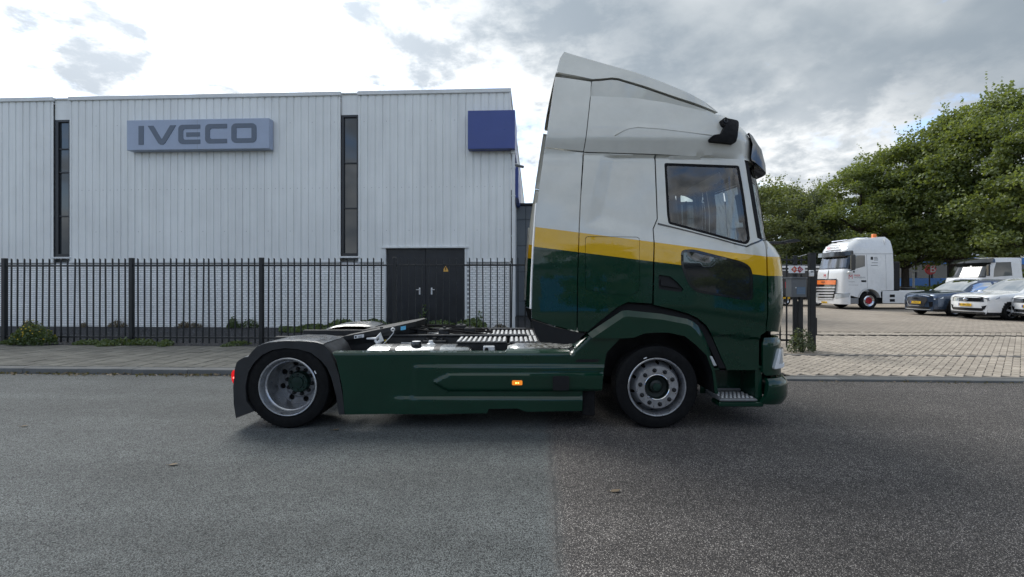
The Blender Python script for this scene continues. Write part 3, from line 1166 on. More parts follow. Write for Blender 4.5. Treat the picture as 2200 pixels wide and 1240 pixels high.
# ------------------------------------------------------------------ signs on the building
ZS = lambda py, px, v: SPz(px, py, v)[1]
vs = V_WALL - .34
sgn = thing('name_sign', 'long pale blue-grey sign box with dark lettering high on the cladding', 'sign', (SP(430, vs)[0], vs, ZS(322, 430, vs)), on_street=True)
s0, s1 = SP(272, vs)[0], SP(578, vs)[0]
z0, z1 = ZS(321, 430, vs), ZS(256, 430, vs)
SG = P_('sign_pale_blue', (0.36, 0.42, 0.54), 0.35, var=(1.5, 0.04))
part('box', MB().box(s0, s1, vs, vw - .02, z0, z1, .012), SG, sgn)
part('seam', MB().box((s0 + s1) / 2 - .003, (s0 + s1) / 2 + .003, vs - .001, vs + .002, z0 + .01, z1 - .01), MATS['ink_grey'], sgn)
part('bracket', MB().box(s0 + .3, s0 + .4, vw - .03, vw + .01, z0 + .1, z1 - .1).box(s1 - .4, s1 - .3, vw - .03, vw + .01, z0 + .1, z1 - .1), MATS['dark_steel'], sgn)
LET = P_('sign_letter', (0.125, 0.155, 0.205), 0.5)
lx = lambda cx: SP(cx / 2.952, vs)[0]
lz = lambda cy: ZS(cy / 2.952 + 180, 430, vs)


def letter(shapes):
    mb = MB()
    for s in shapes:
        mb.join(panel([(lx(a), lz(b)) for a, b in s[0]], lambda a, b, o: (a, vs - .012 + o, b), .5,
                      [[(lx(a), lz(b)) for a, b in h] for h in s[1:]], .014))
    return part('letter', mb, LET, sgn)


def rr(x0, x1, y0, y1, rs):
    """rounded rectangle, radius at the four corners TL TR BR BL"""
    out = []
    for (cx, cy, a0), r in zip(((x0, y0, 180), (x1, y0, 270), (x1, y1, 0), (x0, y1, 90)), rs):
        if r == 0:
            out.append((cx, cy))
            continue
        ox = cx + r if a0 in (180, 90) else cx - r
        oy = cy + r if a0 in (180, 270) else cy - r
        for k in range(5):
            t = R(a0 + 22.5 * k)
            out.append((ox + r * math.cos(t), oy + r * math.sin(t)))
    return out


letter([[[(880, 262), (912, 262), (912, 382), (880, 382)]]])
letter([[[(938, 262), (974, 262), (1023, 345), (1030, 345), (1080, 261), (1117, 261), (1048, 374), (1036, 383), (1018, 383), (1005, 374)]]])
eo = rr(1132, 1270, 259, 381, (26, 0, 0, 26))
letter([[[(1270, 259), (1270, 286), (1172, 286)] + [(1162, 296), (1162, 344)] + [(1172, 354), (1270, 354), (1270, 381)] + [p for p in rr(1132, 1270, 259, 381, (26, 0, 0, 26))[7:]] + rr(1132, 1270, 259, 381, (26, 0, 0, 26))[:5]],
        [[(1182, 308), (1268, 308), (1268, 334), (1182, 334)]]])
letter([[[(1440, 257), (1440, 285), (1342, 285), (1332, 295), (1332, 343), (1342, 352), (1440, 352), (1440, 379)] + rr(1302, 1440, 257, 379, (26, 0, 0, 26))[7:] + rr(1302, 1440, 257, 379, (26, 0, 0, 26))[:5]]])
letter([[rr(1468, 1627, 256, 378, (28, 28, 28, 28)), rr(1500, 1596, 284, 350, (4, 4, 4, 4))]])

vb = V_WALL - .36
bs = thing('blue_sign', 'blank dark blue box sign wrapping the warehouse corner', 'sign', (UC - .7, vb, 5.9), on_street=True)
b0 = SP(1005, vb)[0]
bz0, bz1 = ZS(320, 1050, vb), ZS(237, 1050, vb)
BL = P_('sign_blue', (0.045, 0.075, 0.27), 0.35, var=(1.2, 0.06))
part('box', MB().box(b0, SP(1106.5, vb)[0], vb, vw - .03, bz0, bz1, .012).box(UC + .06, SP(1106.5, vb)[0] - .01, vw - .029, vw + 1.6, bz0, bz1, .008), BL, bs)
part('frame_edge', MB().box(b0 + .02, UC + 0.12, vb - .004, vb + .004, bz0 - .012, bz0 - .0005), MATS['dark_steel'], bs)
bs2 = thing('side_sign', 'narrow dark blue sign far back on the warehouse side wall', 'sign', (UC + .06, V_WALL + 3.6, 4.2), on_street=True)
part('panel', MB().box(UC + .04, UC + .2, V_WALL + 3.0, V_WALL + 6.5, 4.9, 6.1, .01), BL, bs2)
part('mount', MB().box(UC + .032, UC + .04, V_WALL + 3.4, V_WALL + 6.0, 5.0, 6.0), MATS['dark_steel'], bs2)

# ------------------------------------------------------------------ grey panelled block behind
gb = thing('grey_building', 'dark grey flat-panelled block standing behind the warehouse corner', 'building', (4.2, 20.6, .08), on_street=True)
GP = P_('grey_panel', (0.10, 0.118, 0.135), 0.4, var=(0.8, 0.08))
GJ = P_('grey_joint', (0.02, 0.022, 0.025), 0.7)
part('core', MB().box(-1.05, 9.0, 20.64, 28, .05, 5.02), GJ, gb)
zz = [0.1, 0.75, 2.05, 3.2, 4.35, 4.97]
uu = [-0.95, -0.36, 0.62, 1.9, 3.1, 4.3, 5.5, 6.7, 7.9, 9.0]
for i in range(len(uu) - 1):
    for j in range(len(zz) - 1):
        part('wall_panel', MB().box(uu[i] + .008, uu[i + 1] - .008, 20.6, 20.66, zz[j] + .008, zz[j + 1] - .008, .006), GP, gb)
part('coping', MB().box(-1.0, 9.06, 20.52, 28.0, 4.99, 5.08, .01), GJ, gb)

# ------------------------------------------------------------------ bar fence
BLK = P_('fence_black', (0.012, 0.014, 0.016), 0.42, var=(5, 0.25))
fen = thing('bar_fence', 'black steel bar fence in front of the white building', 'fence', (-5.5, V_FENCE, .08), on_street=True)
posts_px = [10, 283, 562, 848]
pu = [SP(p, V_FENCE)[0] for p in posts_px]
step = (pu[-1] - pu[0]) / 3
pu = [pu[0] - step] + pu + [pu[-1] + step, pu[-1] + 2 * step]
ZP = 2.185
pk = MB()
w = .0125
pk.v = [(-w, -w, .13), (w, -w, .13), (w, w, .13), (-w, w, .13), (-w, -w, ZP), (w, -w, ZP - .022), (w, w, ZP - .022), (-w, w, ZP)]
pk.f = [(0, 1, 5, 4), (1, 2, 6, 5), (2, 3, 7, 6), (3, 0, 4, 7), (4, 5, 6, 7), (3, 2, 1, 0)]
pk_me = mesh_of('picket', pk, (0, 0, .08))
pk_me.materials.append(BLK)
po_me = mesh_of('post', MB().box(-.045, .045, -.045, .045, .06, ZP + .01, .006), (0, 0, .08))
po_me.materials.append(BLK)
fo = ORG[fen.name]
for i, u in enumerate(pu):
    piece('post', po_me, fen, (u - fo[0], 0, 0))
    if i + 1 < len(pu):
        b = pu[i + 1]
        part('top_rail', MB().box(u + .046, b - .046, V_FENCE - .02, V_FENCE + .02, 1.985, 2.025, .003), BLK, fen)
        part('bottom_rail', MB().box(u + .046, b - .046, V_FENCE - .02, V_FENCE + .02, .245, .285, .003), BLK, fen)
        for k in range(1, 20):
            uu_ = u + (b - u) * k / 20
            piece('picket', pk_me, fen, (uu_ - fo[0], random.uniform(-.003, .003), random.uniform(-.004, .004)), (random.uniform(-.005, .005), random.gauss(0, .005), 0))

# ------------------------------------------------------------------ the green tractor unit
YN, YC = 5.10, 6.35              # near flank and centre line


def truck_paint():
    m = bpy.data.materials.new('truck_paint')
    m.use_nodes = True
    nt = NT(m.node_tree)
    b = nt.n['Principled BSDF']
    pos = nt.node('ShaderNodeTexCoord').outputs['Object']
    x, y, z = nt.sep(pos)
    xc = nt.math('MINIMUM', x, 2.80)
    up = nt.math('MULTIPLY_ADD', xc, -0.1290, 2.2560)
    lo = nt.math('MULTIPLY_ADD', xc, -0.1262, 2.0355)
    is_y = nt.math('GREATER_THAN', z, lo)
    is_w = nt.math('GREATER_THAN', z, up)
    green = (0.0006, 0.029, 0.0155)
    col = nt.mix(is_w, nt.mix(is_y, green, (0.74, 0.43, 0.012)), (0.70, 0.695, 0.635))
    dirt = nt.ramp(nt.noise(pos, 2.6, 6.0, 0.65), 0.30, 0.75, 1.03, 0.93)
    col = nt.mix(1.0, col, nt.comb(dirt, dirt, dirt), 'MULTIPLY')
    nt.put(b.inputs['Base Color'], col)
    nt.put(b.inputs['Roughness'], nt.ramp(nt.noise(pos, 3.5, 5.0, 0.6), 0.3, 0.7, 0.22, 0.36))
    b.inputs['Coat Weight'].default_value = 1.0
    b.inputs['Coat Roughness'].default_value = 0.03
    b.inputs['Coat IOR'].default_value = 1.5
    b.inputs['Specular IOR Level'].default_value = 0.15
    bn = nt.node('ShaderNodeBump')
    bn.inputs['Strength'].default_value = 0.05
    bn.inputs['Distance'].default_value = 0.01
    nt.put(bn.inputs['Height'], nt.noise(pos, 6.0, 2.0))
    nt.put(b.inputs['Coat Normal'], bn.outputs[0])
    nt.put(b.inputs['Normal'], bn.outputs[0])
    MATS['truck_paint'] = m
    return m


PAINT = truck_paint()
GREEN = P_('truck_green', (0.0006, 0.029, 0.0155), 0.35, coat=1.0, spec=0.1, coat_rough=0.04, var=(3, 0.08), bump=(5, 0.05, 0.01))
XF = [(0.2, 3.12), (1.75, 3.12), (1.9, 3.10), (2.0, 3.04), (2.08, 2.96), (2.7, 2.915), (3.0, 2.87), (3.05, 2.86), (3.15, 2.85), (3.3, 2.82),
      (3.38, 2.76), (3.48, 2.67), (3.6, 2.52), (3.75, 2.42), (3.9, 2.30), (4.1, 2.05), (4.5, 1.6)]
RC = [(0.2, .35), (2.05, .35), (2.9, .45), (3.2, .5), (3.6, .5), (4.4, .35)]
INS = [(0.2, .0), (1.3, .0), (2.0, .02), (2.98, .085), (3.03, .11), (3.21, .045), (3.33, .06), (3.6, .12), (3.95, .21), (4.3, .34)]


def rec_disp(s, z):
    """sunk field behind the door window that runs out into the door"""
    if z > 3.02 or z < 1.9:
        return 0.0
    d_left = (s - (0.985 - (3.0 - z) * 0.22)) * 0.97
    d_bot = (z - (2.46 - s * 0.265)) * 0.966
    d = min(d_left, d_bot)
    t = max(0.0, min(1.0, d / 0.15))
    return 0.042 * t * (1 - smooth(2.42, 2.66, s))


def cab(s, z, off=0.0, disp=True):
    """arc length s along the flank and round the nose, height z -> point on the cab skin"""
    xf, r, ins = lerp_tab(XF, z), lerp_tab(RC, z), lerp_tab(INS, z)
    a = xf - r
    y0 = YN + ins
    if s <= a:
        q = rec_disp(s, z) if disp else 0.0
        return (s, y0 + q + off, z)
    ph = (s - a) / r
    if ph < math.pi / 2:
        q = rec_disp(s, z) if disp else 0.0
        return (a + (r - off - q) * math.sin(ph), y0 + r - (r - off - q) * math.cos(ph), z)
    t = s - a - r * math.pi / 2
    return (xf - off, y0 + r + t, z)


def smax(z):
    xf, r, ins = lerp_tab(XF, z), lerp_tab(RC, z), lerp_tab(INS, z)
    return xf - r + r * math.pi / 2 + (YC - (YN + ins + r))


def C(px, py):
    """photo pixel -> (s, z) on the cab skin"""
    t = (px - 1100.0) / F
    z = H - (py - HOR) / F * 5.2
    s = t * 5.2
    for _ in range(14):
        lo = 0.0
        a = lerp_tab(XF, z) - lerp_tab(RC, z)
        hi = a + lerp_tab(RC, z) * 1.05
        for _ in range(26):
            mid = (lo + hi) / 2
            p = cab(mid, z)
            if p[0] / p[1] < t:
                lo = mid
            else:
                hi = mid
        s = (lo + hi) / 2
        z = H - (py - HOR) / F * cab(s, z)[1]
    return (s, z)


CC = lambda pts: [C(*p) for p in pts]
trk = thing('tractor_truck', 'dark green tractor truck with white cab top and yellow stripe, parked on the road', 'truck', (0, 0, 0))
ORG[trk.name] = (0.0, 0.0, 0.0)
trk.location = (1.2, YC, 0.0)
ORG[trk.name] = (1.2, YC, 0.0)
# paint lines are written in world x / z; shift for the thing's own origin
_pt = MATS['truck_paint'].node_tree
for n in _pt.nodes:
    if n.type == 'SEPXYZ':
        src = n.inputs[0].links[0].from_socket
        ad = _pt.nodes.new('ShaderNodeVectorMath')
        ad.operation = 'ADD'
        ad.inputs[1].default_value = (1.2, YC, 0)
        _pt.links.new(src, ad.inputs[0])
        _pt.links.new(ad.outputs[0], n.inputs[0])


def both(name, mb, mat, parent=None, sharp=35, label=None):
    """near-side part and its mirror on the far side"""
    a = part(name, mb, mat, parent[0] if parent else trk, sharp, label)
    b = part(name, mb.mirrored(YC), mat, parent[1] if parent else trk, sharp, label)
    return a, b


def skin(pts, step=.05, holes=(), off=0.0, depth=.02, disp=True):
    return panel(pts, lambda s, z, d: cab(s, z, d + off, disp), step, holes, depth)


# --- roof
sp_top = [(1212, 112.5), (1234, 119.5), (1300, 138.5), (1363, 156), (1425, 178.5), (1467, 196), (1512, 220), (1541, 242)]
sp_low = [(1541, 242.6), (1501, 225.5), (1453, 209.5), (1384, 185.5), (1328, 169), (1314, 167.5), (1290, 170), (1272, 171), (1235, 163), (1197, 156), (1196, 152), (1203, 126)]
spo = both('roof_spoiler', skin(CC(sp_top + sp_low)[::-1], .05, off=-.012, depth=.04), PAINT)
top3 = [Vector(cab(*C(*p), -.012)) for p in sp_top]
back3 = [Vector(cab(*C(*p), -.012)) for p in [(1196, 152), (1203, 126), (1212, 112.5)]]
rows = []
line = back3[:2] + top3
for k in range(13):
    t = k / 12
    rows.append([Vector((p.x, p.y + (2 * (YC - p.y)) * t, p.z + 0.06 * math.sin(math.pi * t) ** .6)) for p in line])
part('roof_top', MB().grid(rows), PAINT, trk)
g_low = [(1272, 175), (1290, 174), (1314, 171.5), (1328, 173), (1384, 190), (1453, 214), (1501, 230), (1534, 243)]
l_low = [(1269, 205), (1363, 209), (1432, 219), (1500, 235), (1534, 245)]
gz = [C(*p) for p in g_low]
lz_ = [C(*p) for p in l_low]


def scoop(s, z, d):
    zg, zl = lerp_tab(gz, s), lerp_tab(lz_, s)
    t = max(0.0, min(1.0, (zg - z) / max(.01, zg - zl)))
    return cab(s, z, d + .002 + .055 * t * min(1.0, (zg - zl) / .1))


both('roof_side_recess', panel((CC(g_low) + CC(l_low)[::-1])[::-1], scoop, .04, depth=.01), PAINT)
front_top = C(1538, 246)
roof_poly = CC([(1605, 345), (1560, 341), (1500, 336.5), (1408, 331), (1330, 328.5), (1254.5, 326)]) + CC([(1269.5, 206.5), (1363, 210.5), (1432, 220.5), (1500, 236), (1538, 246)])
zt, zb = roof_poly[-1][1], roof_poly[0][1]
zmid = [zb + .0] if False else []
roof_poly = [(smax(zb), zb)] + roof_poly + [(smax(zt) * .5 + roof_poly[-1][0] * .5, zt + .015), (smax(zt), zt + .02)]


def crease(s, z, d):
    """pressed line along the roof flank"""
    zc = 3.345 - 0.062 * (s - 1.2)
    w = 0.5 * smooth(1.12, 1.32, s) * (1 - smooth(1.9, 2.4, s))
    return cab(s, z, d - .014 * w * (1 - smooth(-.005, .03, z - zc)) * smooth(-.32, -.10, z - zc))


rf = both('roof_fairing', panel(roof_poly[::-1], crease, .035, depth=.02), PAINT)
cl = resample(CC([(1321, 290), (1340, 280), (1352, 276), (1370, 273), (1422, 277), (1529, 290)]), .04, False)
both('roof_crease', MB().grid([[cab(s, z, .001) for s, z in cl], [cab(s, z - .004, -.012) for s, z in cl], [cab(s, z - .018, .001) for s, z in cl]], flip=True), PAINT, rf)
# rounded roof cap between the two fairings
cap_line = CC([(1269.5, 206.5), (1363, 210.5), (1432, 220.5), (1500, 236), (1538, 246)])
zc0 = cap_line[-1][1]
rows = []
nose = [cab(smax(zc0) * t + cap_line[-1][0] * (1 - t), zc0 + .017 * t, .03) for t in (.15, .35, .6, .85, 1.0)]
edge = [cab(s, z, .03) for s, z in cap_line] + nose
for k in range(9):
    t = k / 8
    rows.append([(p[0], p[1] + (2 * (YC - p[1])) * t, p[2] - .01 + .05 * math.sin(math.pi * t)) for p in edge])
part('roof_cap', MB().grid(rows), PAINT, trk)
both('upper_deflector', skin(CC([(1193, 165), (1235, 170.5), (1270, 176), (1268, 205), (1253, 325), (1212, 321), (1171, 316)])[::-1], .05, depth=.03), PAINT)
lo_def = both('side_deflector', skin(CC([(1171, 318.5), (1212, 323), (1252, 328), (1246, 430), (1243, 500), (1240, 600), (1238.5, 711), (1190, 699.5), (1142, 684),
                                (1144, 600), (1148, 520), (1153, 450), (1159, 400)])[::-1], .05, depth=.03), PAINT)
e0 = [cab(*C(*p), .005) for p in [(1154, 436), (1148, 520), (1144, 600), (1142, 664)]]
both('trailing_lip', MB().grid([[(a - .012, b, c) for a, b, c in e0], [(a - .02, b + .06, c) for a, b, c in e0]]).grid([[(a - .012, b, c) for a, b, c in e0], [(a + .01, b + .004, c) for a, b, c in e0]]),
     MATS['white_plastic'], lo_def)
both('lower_fairing', skin(CC([(1142, 687), (1190, 703), (1238, 714), (1256, 717), (1252, 722), (1235, 738), (1215, 740), (1160, 735), (1149, 715)])[::-1], .06, off=.012, depth=.05), MATS['black_plastic'])

# --- flank behind the door, with the stowage hatch
hatch = round_poly(CC([(1258, 509), (1373, 510), (1373, 624), (1357, 634), (1330, 634), (1258, 622)]), .035)
cx_, cz_ = sum(p[0] for p in hatch) / len(hatch), sum(p[1] for p in hatch) / len(hatch)
grow = lambda pts, g: [(cx_ + (a - cx_) * (1 + g / abs(.29)), cz_ + (b - cz_) * (1 + g / .31)) for a, b in pts]
side_pts = CC([(1255, 328.5), (1330, 330.5), (1407, 333), (1411, 470), (1402, 492), (1401, 652), (1350, 649), (1338, 654), (1325, 661), (1290, 689), (1262, 713), (1241, 710.5), (1242, 600), (1245, 500), (1248, 430)])
both('side_panel', skin(side_pts[::-1], .022, [grow(hatch, .004)[::-1]]), PAINT)
both('stowage_hatch', skin(hatch[::-1], .045, off=.001), PAINT)

# --- door
door_pts = CC([(1410, 333.5), (1500, 338), (1599, 343.5), (1607, 390), (1617, 450), (1627, 511), (1640, 518), (1646, 560), (1648, 640), (1647, 714), (1636, 721), (1635, 797), (1600, 797),
               (1566, 795), (1552, 765), (1535, 725), (1520, 700), (1500, 683), (1480, 674), (1440, 663), (1404.5, 655), (1404.5, 492), (1413.5, 471)])
win = round_poly(CC([(1427, 350), (1588, 355.5), (1600, 425), (1612, 516), (1604, 526), (1540, 509), (1436, 481), (1433, 460)]), .03)
wcx, wcz = sum(p[0] for p in win) / len(win), sum(p[1] for p in win) / len(win)
lwin = round_poly(CC([(1463, 537), (1490, 535.5), (1595, 562), (1612, 572), (1618, 590), (1618, 645), (1600, 645), (1498, 629), (1480, 614), (1463, 572)]), .05)
hnd = round_poly(CC([(1415, 590), (1440, 594), (1455, 606), (1470, 623), (1463, 628), (1415, 621)]), .02)


def door_fn(s, z, d):
    # waist crease below the lower window and the deep lip near the sill
    zc = lerp_tab([(1.5, 1.33), (2.0, 1.31), (2.8, 1.19)], s)
    q = .018 * (1 - smooth(-.03, .03, z - zc))
    zc2 = lerp_tab([(2.1, 1.045), (2.75, .99)], s)
    q += .03 * (1 - smooth(-.012, .012, z - zc2)) * smooth(2.15, 2.2, s)
    return cab(s, z, d + q)


doors = both('door', panel(door_pts[::-1], door_fn, .03, [win[::-1], lwin[::-1], hnd[::-1]], .025), PAINT)


def shrink(pts, g):
    """offset a closed outline inward"""
    n = len(pts)
    area = sum(pts[i][0] * pts[(i + 1) % n][1] - pts[(i + 1) % n][0] * pts[i][1] for i in range(n))
    sg = 1 if area > 0 else -1
    out = []
    for i in range(n):
        a, b, c = Vector(pts[i - 1]), Vector(pts[i]), Vector(pts[(i + 1) % n])
        d = (c - a)
        if d.length < 1e-9:
            out.append(pts[i])
            continue
        d.normalize()
        out.append((b.x - d.y * g * sg, b.y + d.x * g * sg))
    return out


w_in = shrink(win, .028)
sw = both('window_seal', skin(shrink(win, .002)[::-1], .04, [w_in[::-1]], off=.002), MATS['rubber'], doors)
both('window_glass', panel(w_in[::-1], lambda s, z, d: cab(s, z, d + .008), .06, depth=.002, rim=False), MATS['side_glass'], doors)
l_in = shrink(lwin, .03)
both('kerb_window_frame', panel(shrink(lwin, .002)[::-1], lambda s, z, d: door_fn(s, z, d + .001), .04, [l_in[::-1]], .02), MATS['gloss_black'], doors)
both('kerb_window', panel(l_in[::-1], lambda s, z, d: door_fn(s, z, d + .008), .06, rim=False), MATS['dark_glass'], doors)
both('handle_recess', panel(shrink(hnd, .001)[::-1], lambda s, z, d: door_fn(s, z, d + .022), .05, rim=False), MATS['black_plastic'], doors)
hp = CC([(1420, 602), (1440, 605), (1462, 620), (1420, 613)])
both('door_handle', panel(hp[::-1], lambda s, z, d: door_fn(s, z, d + .002), .05, depth=.018), MATS['black_plastic'], doors)
pp = CC([(1413.5, 479), (1434, 484), (1470, 493), (1540, 511), (1604, 528), (1613, 523), (1640, 512), (1640, 515), (1614, 527), (1604, 531.5), (1540, 514), (1470, 496), (1434, 487.5), (1413, 483)])
both('waist_seal', skin(pp[::-1], .05, off=-.003, depth=.008), MATS['gloss_black'], doors)

# --- front: pillar, screen, nose, lamps, bumper
zA0, zA1 = C(1600, 345)[1], C(1645, 516)[1]


def edge_s(z):
    """front edge of the door as s"""
    return lerp_tab(sorted([(C(1601, 345)[1], C(1601, 345)[0]), (C(1609, 390)[1], C(1609, 390)[0]), (C(1619, 450)[1], C(1619, 450)[0]), (C(1629, 511)[1], C(1629, 511)[0])]), z)


zs_ = [2.085 + (2.99 - 2.085) * k / 10 for k in range(11)]
pil = [(edge_s(z) + .008, z) for z in zs_] + [(edge_s(z) + .075, z) for z in zs_[::-1]]
both('door_pillar', skin(pil[::-1], .06, off=.012, disp=False), MATS['rubber'])
scr = [(edge_s(z) + .073, z) for z in zs_] + [(smax(2.99), 2.99), (smax(2.085), 2.085)]
both('windscreen', panel(scr[::-1], lambda s, z, d: cab(s, z, d + .008, False), .08, rim=False), MATS['screen_glass'])
nz = [C(1645.5, 517)[1], 1.95, 1.6, 1.3, C(1650, 712)[1]]
ns = [C(1645.5, 517)[0], C(1648.5, 545)[0], C(1650.5, 607)[0], C(1651, 660)[0], C(1650.5, 712)[0]]
nose_poly = list(zip(ns, nz)) + [(lerp_tab(XF, 1.07) - .35 + .30, 1.055), (smax(1.05), 1.04), (smax(2.07), 2.07)]


def nose_fn(s, z, d):
    return cab(s, z, d + .035 * (1 - smooth(1.02, 1.3, z)), False)


both('nose_panel', panel(nose_poly, nose_fn, .045, depth=.03), PAINT)
lampp = [(C(1647, 727)[0] + .005, C(1647, 727)[1])] + [(C(1641, p)[0], C(1641, p)[1]) for p in (740, 770, 800)] + [(C(1648, 808)[0], C(1648, 808)[1])]
lampp += [(smax(.55), .58), (smax(.98), .985)]
both('headlight_surround', panel(lampp, lambda s, z, d: cab(s, z, d + .02 + .03 * smooth(.93, 1.0, z), False), .05, depth=.04), GREEN)
hl = round_poly([(2.955, .875), (3.30, .86), (3.38, .66), (2.87, .655)], .03)
hls = both('headlight', panel(hl[::-1], lambda s, z, d: cab(s, z, d - .006, False), .05, depth=.03), MATS['lamp_glass'])
dl = round_poly([(2.965, .865), (3.0, .865), (2.945, .705), (3.2, .70), (3.2, .665), (2.885, .662)], .01)
both('daylight_strip', panel(dl[::-1], lambda s, z, d: cab(s, z, d - .012, False), .05, depth=.01), MATS['label_white'], hls)
bp = [(C(1649, 814)[0], C(1649, 814)[1]), (C(1642, 848)[0], C(1642, 848)[1]), (C(1633, 868)[0], C(1633, 868)[1]), (3.0, .26), (smax(.3), .235), (smax(.5), .56)]
bp.insert(-1, (smax(.5), .4))


def bump_fn(s, z, d):
    up = smooth(.50, .56, z)
    dn = 1 - smooth(.22, .40, z)
    return cab(s, z, d - .045 + .05 * up + .06 * dn * dn, False)


both('bumper', panel(bp, bump_fn, .035, depth=.06), GREEN)
part('grille', MB().box(3.05, 3.085, YC - .8, YC + .8, .45, 1.5), MATS['black_hole'], trk)

# door step: recessed well, tread, sill strip
part('step_well', MB().box(2.23, 2.72, YN + .40, YN + .42, .30, .68).box(2.70, 2.78, YN + .05, YN + .42, .28, .69, .02).box(2.2, 2.75, YN + .05, YN + .42, .64, .66), GREEN, trk)
tr = [(FP(1545, 848, YN)[0], YN - .01, .335), (2.62, YN - .02, .335)]
tread = part('step', MB().box(2.275, 2.69, YN - .012, YN + .40, .305, .335, .012).box(2.275, 2.69, YN + .36, YN + .40, .335, .365, .01), MATS['step_grey'], trk)
studs = MB()
for i in range(8):
    for j in range(6):
        x0 = 2.31 + i * .046 + (.02 if j % 2 else 0)
        y0 = YN + .03 + j * .05
        studs.box(x0, x0 + .026, y0, y0 + .018, .3345, .343, .003)
part('anti_slip_studs', studs, MATS['brushed_alu'], tread, kind='stuff')
both('sill_strip', MB().box(2.27, 2.76, YN - .006, YN + .2, .245, .30, .012), GREEN)

# --- roof camera arm and sun visor
arm_px = [(1552.6, 256), (1544, 262), (1549, 273), (1553.5, 274), (1544, 292), (1527, 294), (1520, 302), (1522, 307), (1571, 312), (1575, 309), (1579, 284), (1578, 266.6), (1574.7, 263), (1557, 259)]
ca = round_poly(CC(arm_px), .02)
cams = both('mirror_camera', panel(ca, lambda s, z, d: (s, cab(s, z)[1] - .07 + d, z), .05, depth=.08), MATS['rubber'])
c0 = C(1552, 265)
both('camera_lens', MB().lathe([(.014, -.004), (.022, -.006), (.024, .012)], (c0[0], cab(*c0)[1] - .085, c0[1]), 16), MATS['dark_steel'], cams)
vis = []
s_a = lerp_tab(XF, 3.1) - .5
for k in range(29):
    t = k / 28
    s = s_a + .36 + (smax(3.1) - s_a - .36) * t
    g = smooth(0, .22, t)
    z_top = 3.30 - .02 * g
    vis.append([cab(s, z_top, .0, False), cab(s, z_top + .012, -.03 - .02 * g, False), cab(s, 3.17 - .02 * g, -.05 - .06 * g, False), cab(s, 3.03 - .06 * g, -.04 - .085 * g, False),
                cab(s, 2.99 - .12 * g, -.03 - .075 * g, False), cab(s, 3.02 - .08 * g, .0, False)])
both('sun_visor', MB().grid(vis, flip=True), MATS['gloss_black'])

# --- inner shell that shows black in the shut lines, rear wall, floor
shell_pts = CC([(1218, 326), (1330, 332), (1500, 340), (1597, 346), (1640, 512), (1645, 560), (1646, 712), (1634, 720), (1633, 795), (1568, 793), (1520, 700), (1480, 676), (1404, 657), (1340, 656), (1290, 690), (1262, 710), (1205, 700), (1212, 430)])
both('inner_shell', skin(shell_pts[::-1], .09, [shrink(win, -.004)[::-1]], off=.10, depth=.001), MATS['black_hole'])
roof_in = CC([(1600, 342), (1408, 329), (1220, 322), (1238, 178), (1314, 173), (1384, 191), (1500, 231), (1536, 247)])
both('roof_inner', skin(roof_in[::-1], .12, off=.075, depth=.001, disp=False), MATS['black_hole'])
part('rear_wall', MB().box(.74, .77, YN + .10, 2 * YC - YN - .10, .98, 3.0), PAINT, trk)
part('rear_roof_wall', MB().box(.84, .86, YN + .25, 2 * YC - YN - .25, 3.0, 3.9), MATS['black_plastic'], trk)
part('cab_floor', MB().box(.78, 2.98, YN + .10, 2 * YC - YN - .10, 1.12, 1.2), MATS['cab_trim'], trk)
part('headliner', MB().box(.80, 2.5, YN + .16, 2 * YC - YN - .16, 2.94, 2.98), MATS['headliner'], trk)
part('bunk', MB().box(.80, 1.40, YN + .20, 2 * YC - YN - .20, 1.3, 1.85, .05), MATS['cab_cloth'], trk)
part('dashboard', MB().box(2.42, 2.86, YN + .15, 2 * YC - YN - .15, 1.2, 1.93, .06).box(2.25, 2.5, YC + .2, YC + .95, 1.5, 1.98, .05), MATS['cab_trim'], trk)
for yy in (YN + .62, 2 * YC - YN - .62):
    st_ = part('seat', MB().box(1.52, 2.02, yy - .25, yy + .25, 1.55, 1.72, .05), MATS['cab_cloth'], trk)
    part('backrest', MB().tube([(1.56, yy, 1.72), (1.50, yy, 2.05), (1.44, yy, 2.30)], [.17, .19, .13], 10), MATS['cab_cloth'], st_)
    part('headrest', MB().box(1.38, 1.47, yy - .13, yy + .13, 2.33, 2.52, .04), MATS['cab_cloth'], st_)
sw_ = MB()
ring = []
for k in range(25):
    t = 2 * math.pi * k / 24
    ring.append((2.20 + .10 * math.cos(t), YC + .62 + .215 * math.sin(t), 2.03 + .19 * math.cos(t)))
sw_.tube(ring, .016, 8, False).tube([(2.42, YC + .62, 1.85), (2.22, YC + .62, 2.01)], .03).tube([ring[6], (2.22, YC + .62, 2.01), ring[18]], .014)
part('steering_wheel', sw_, MATS['cab_trim'], trk)
b0, b1, b2, b3 = C(1436, 354), C(1440, 390), C(1456, 430), C(1470, 505)
both('seat_belt', MB().tube([cab(*b0, .10), cab(*b1, .10), cab(*b2, .14), cab(*b3, .2)], [.03, .03, .036, .04], 6), MATS['cab_trim'])
part('interior_mirror', MB().box(2.50, 2.53, YC + .35, YC + .47, 2.42, 2.78, .03), MATS['cab_trim'], trk)

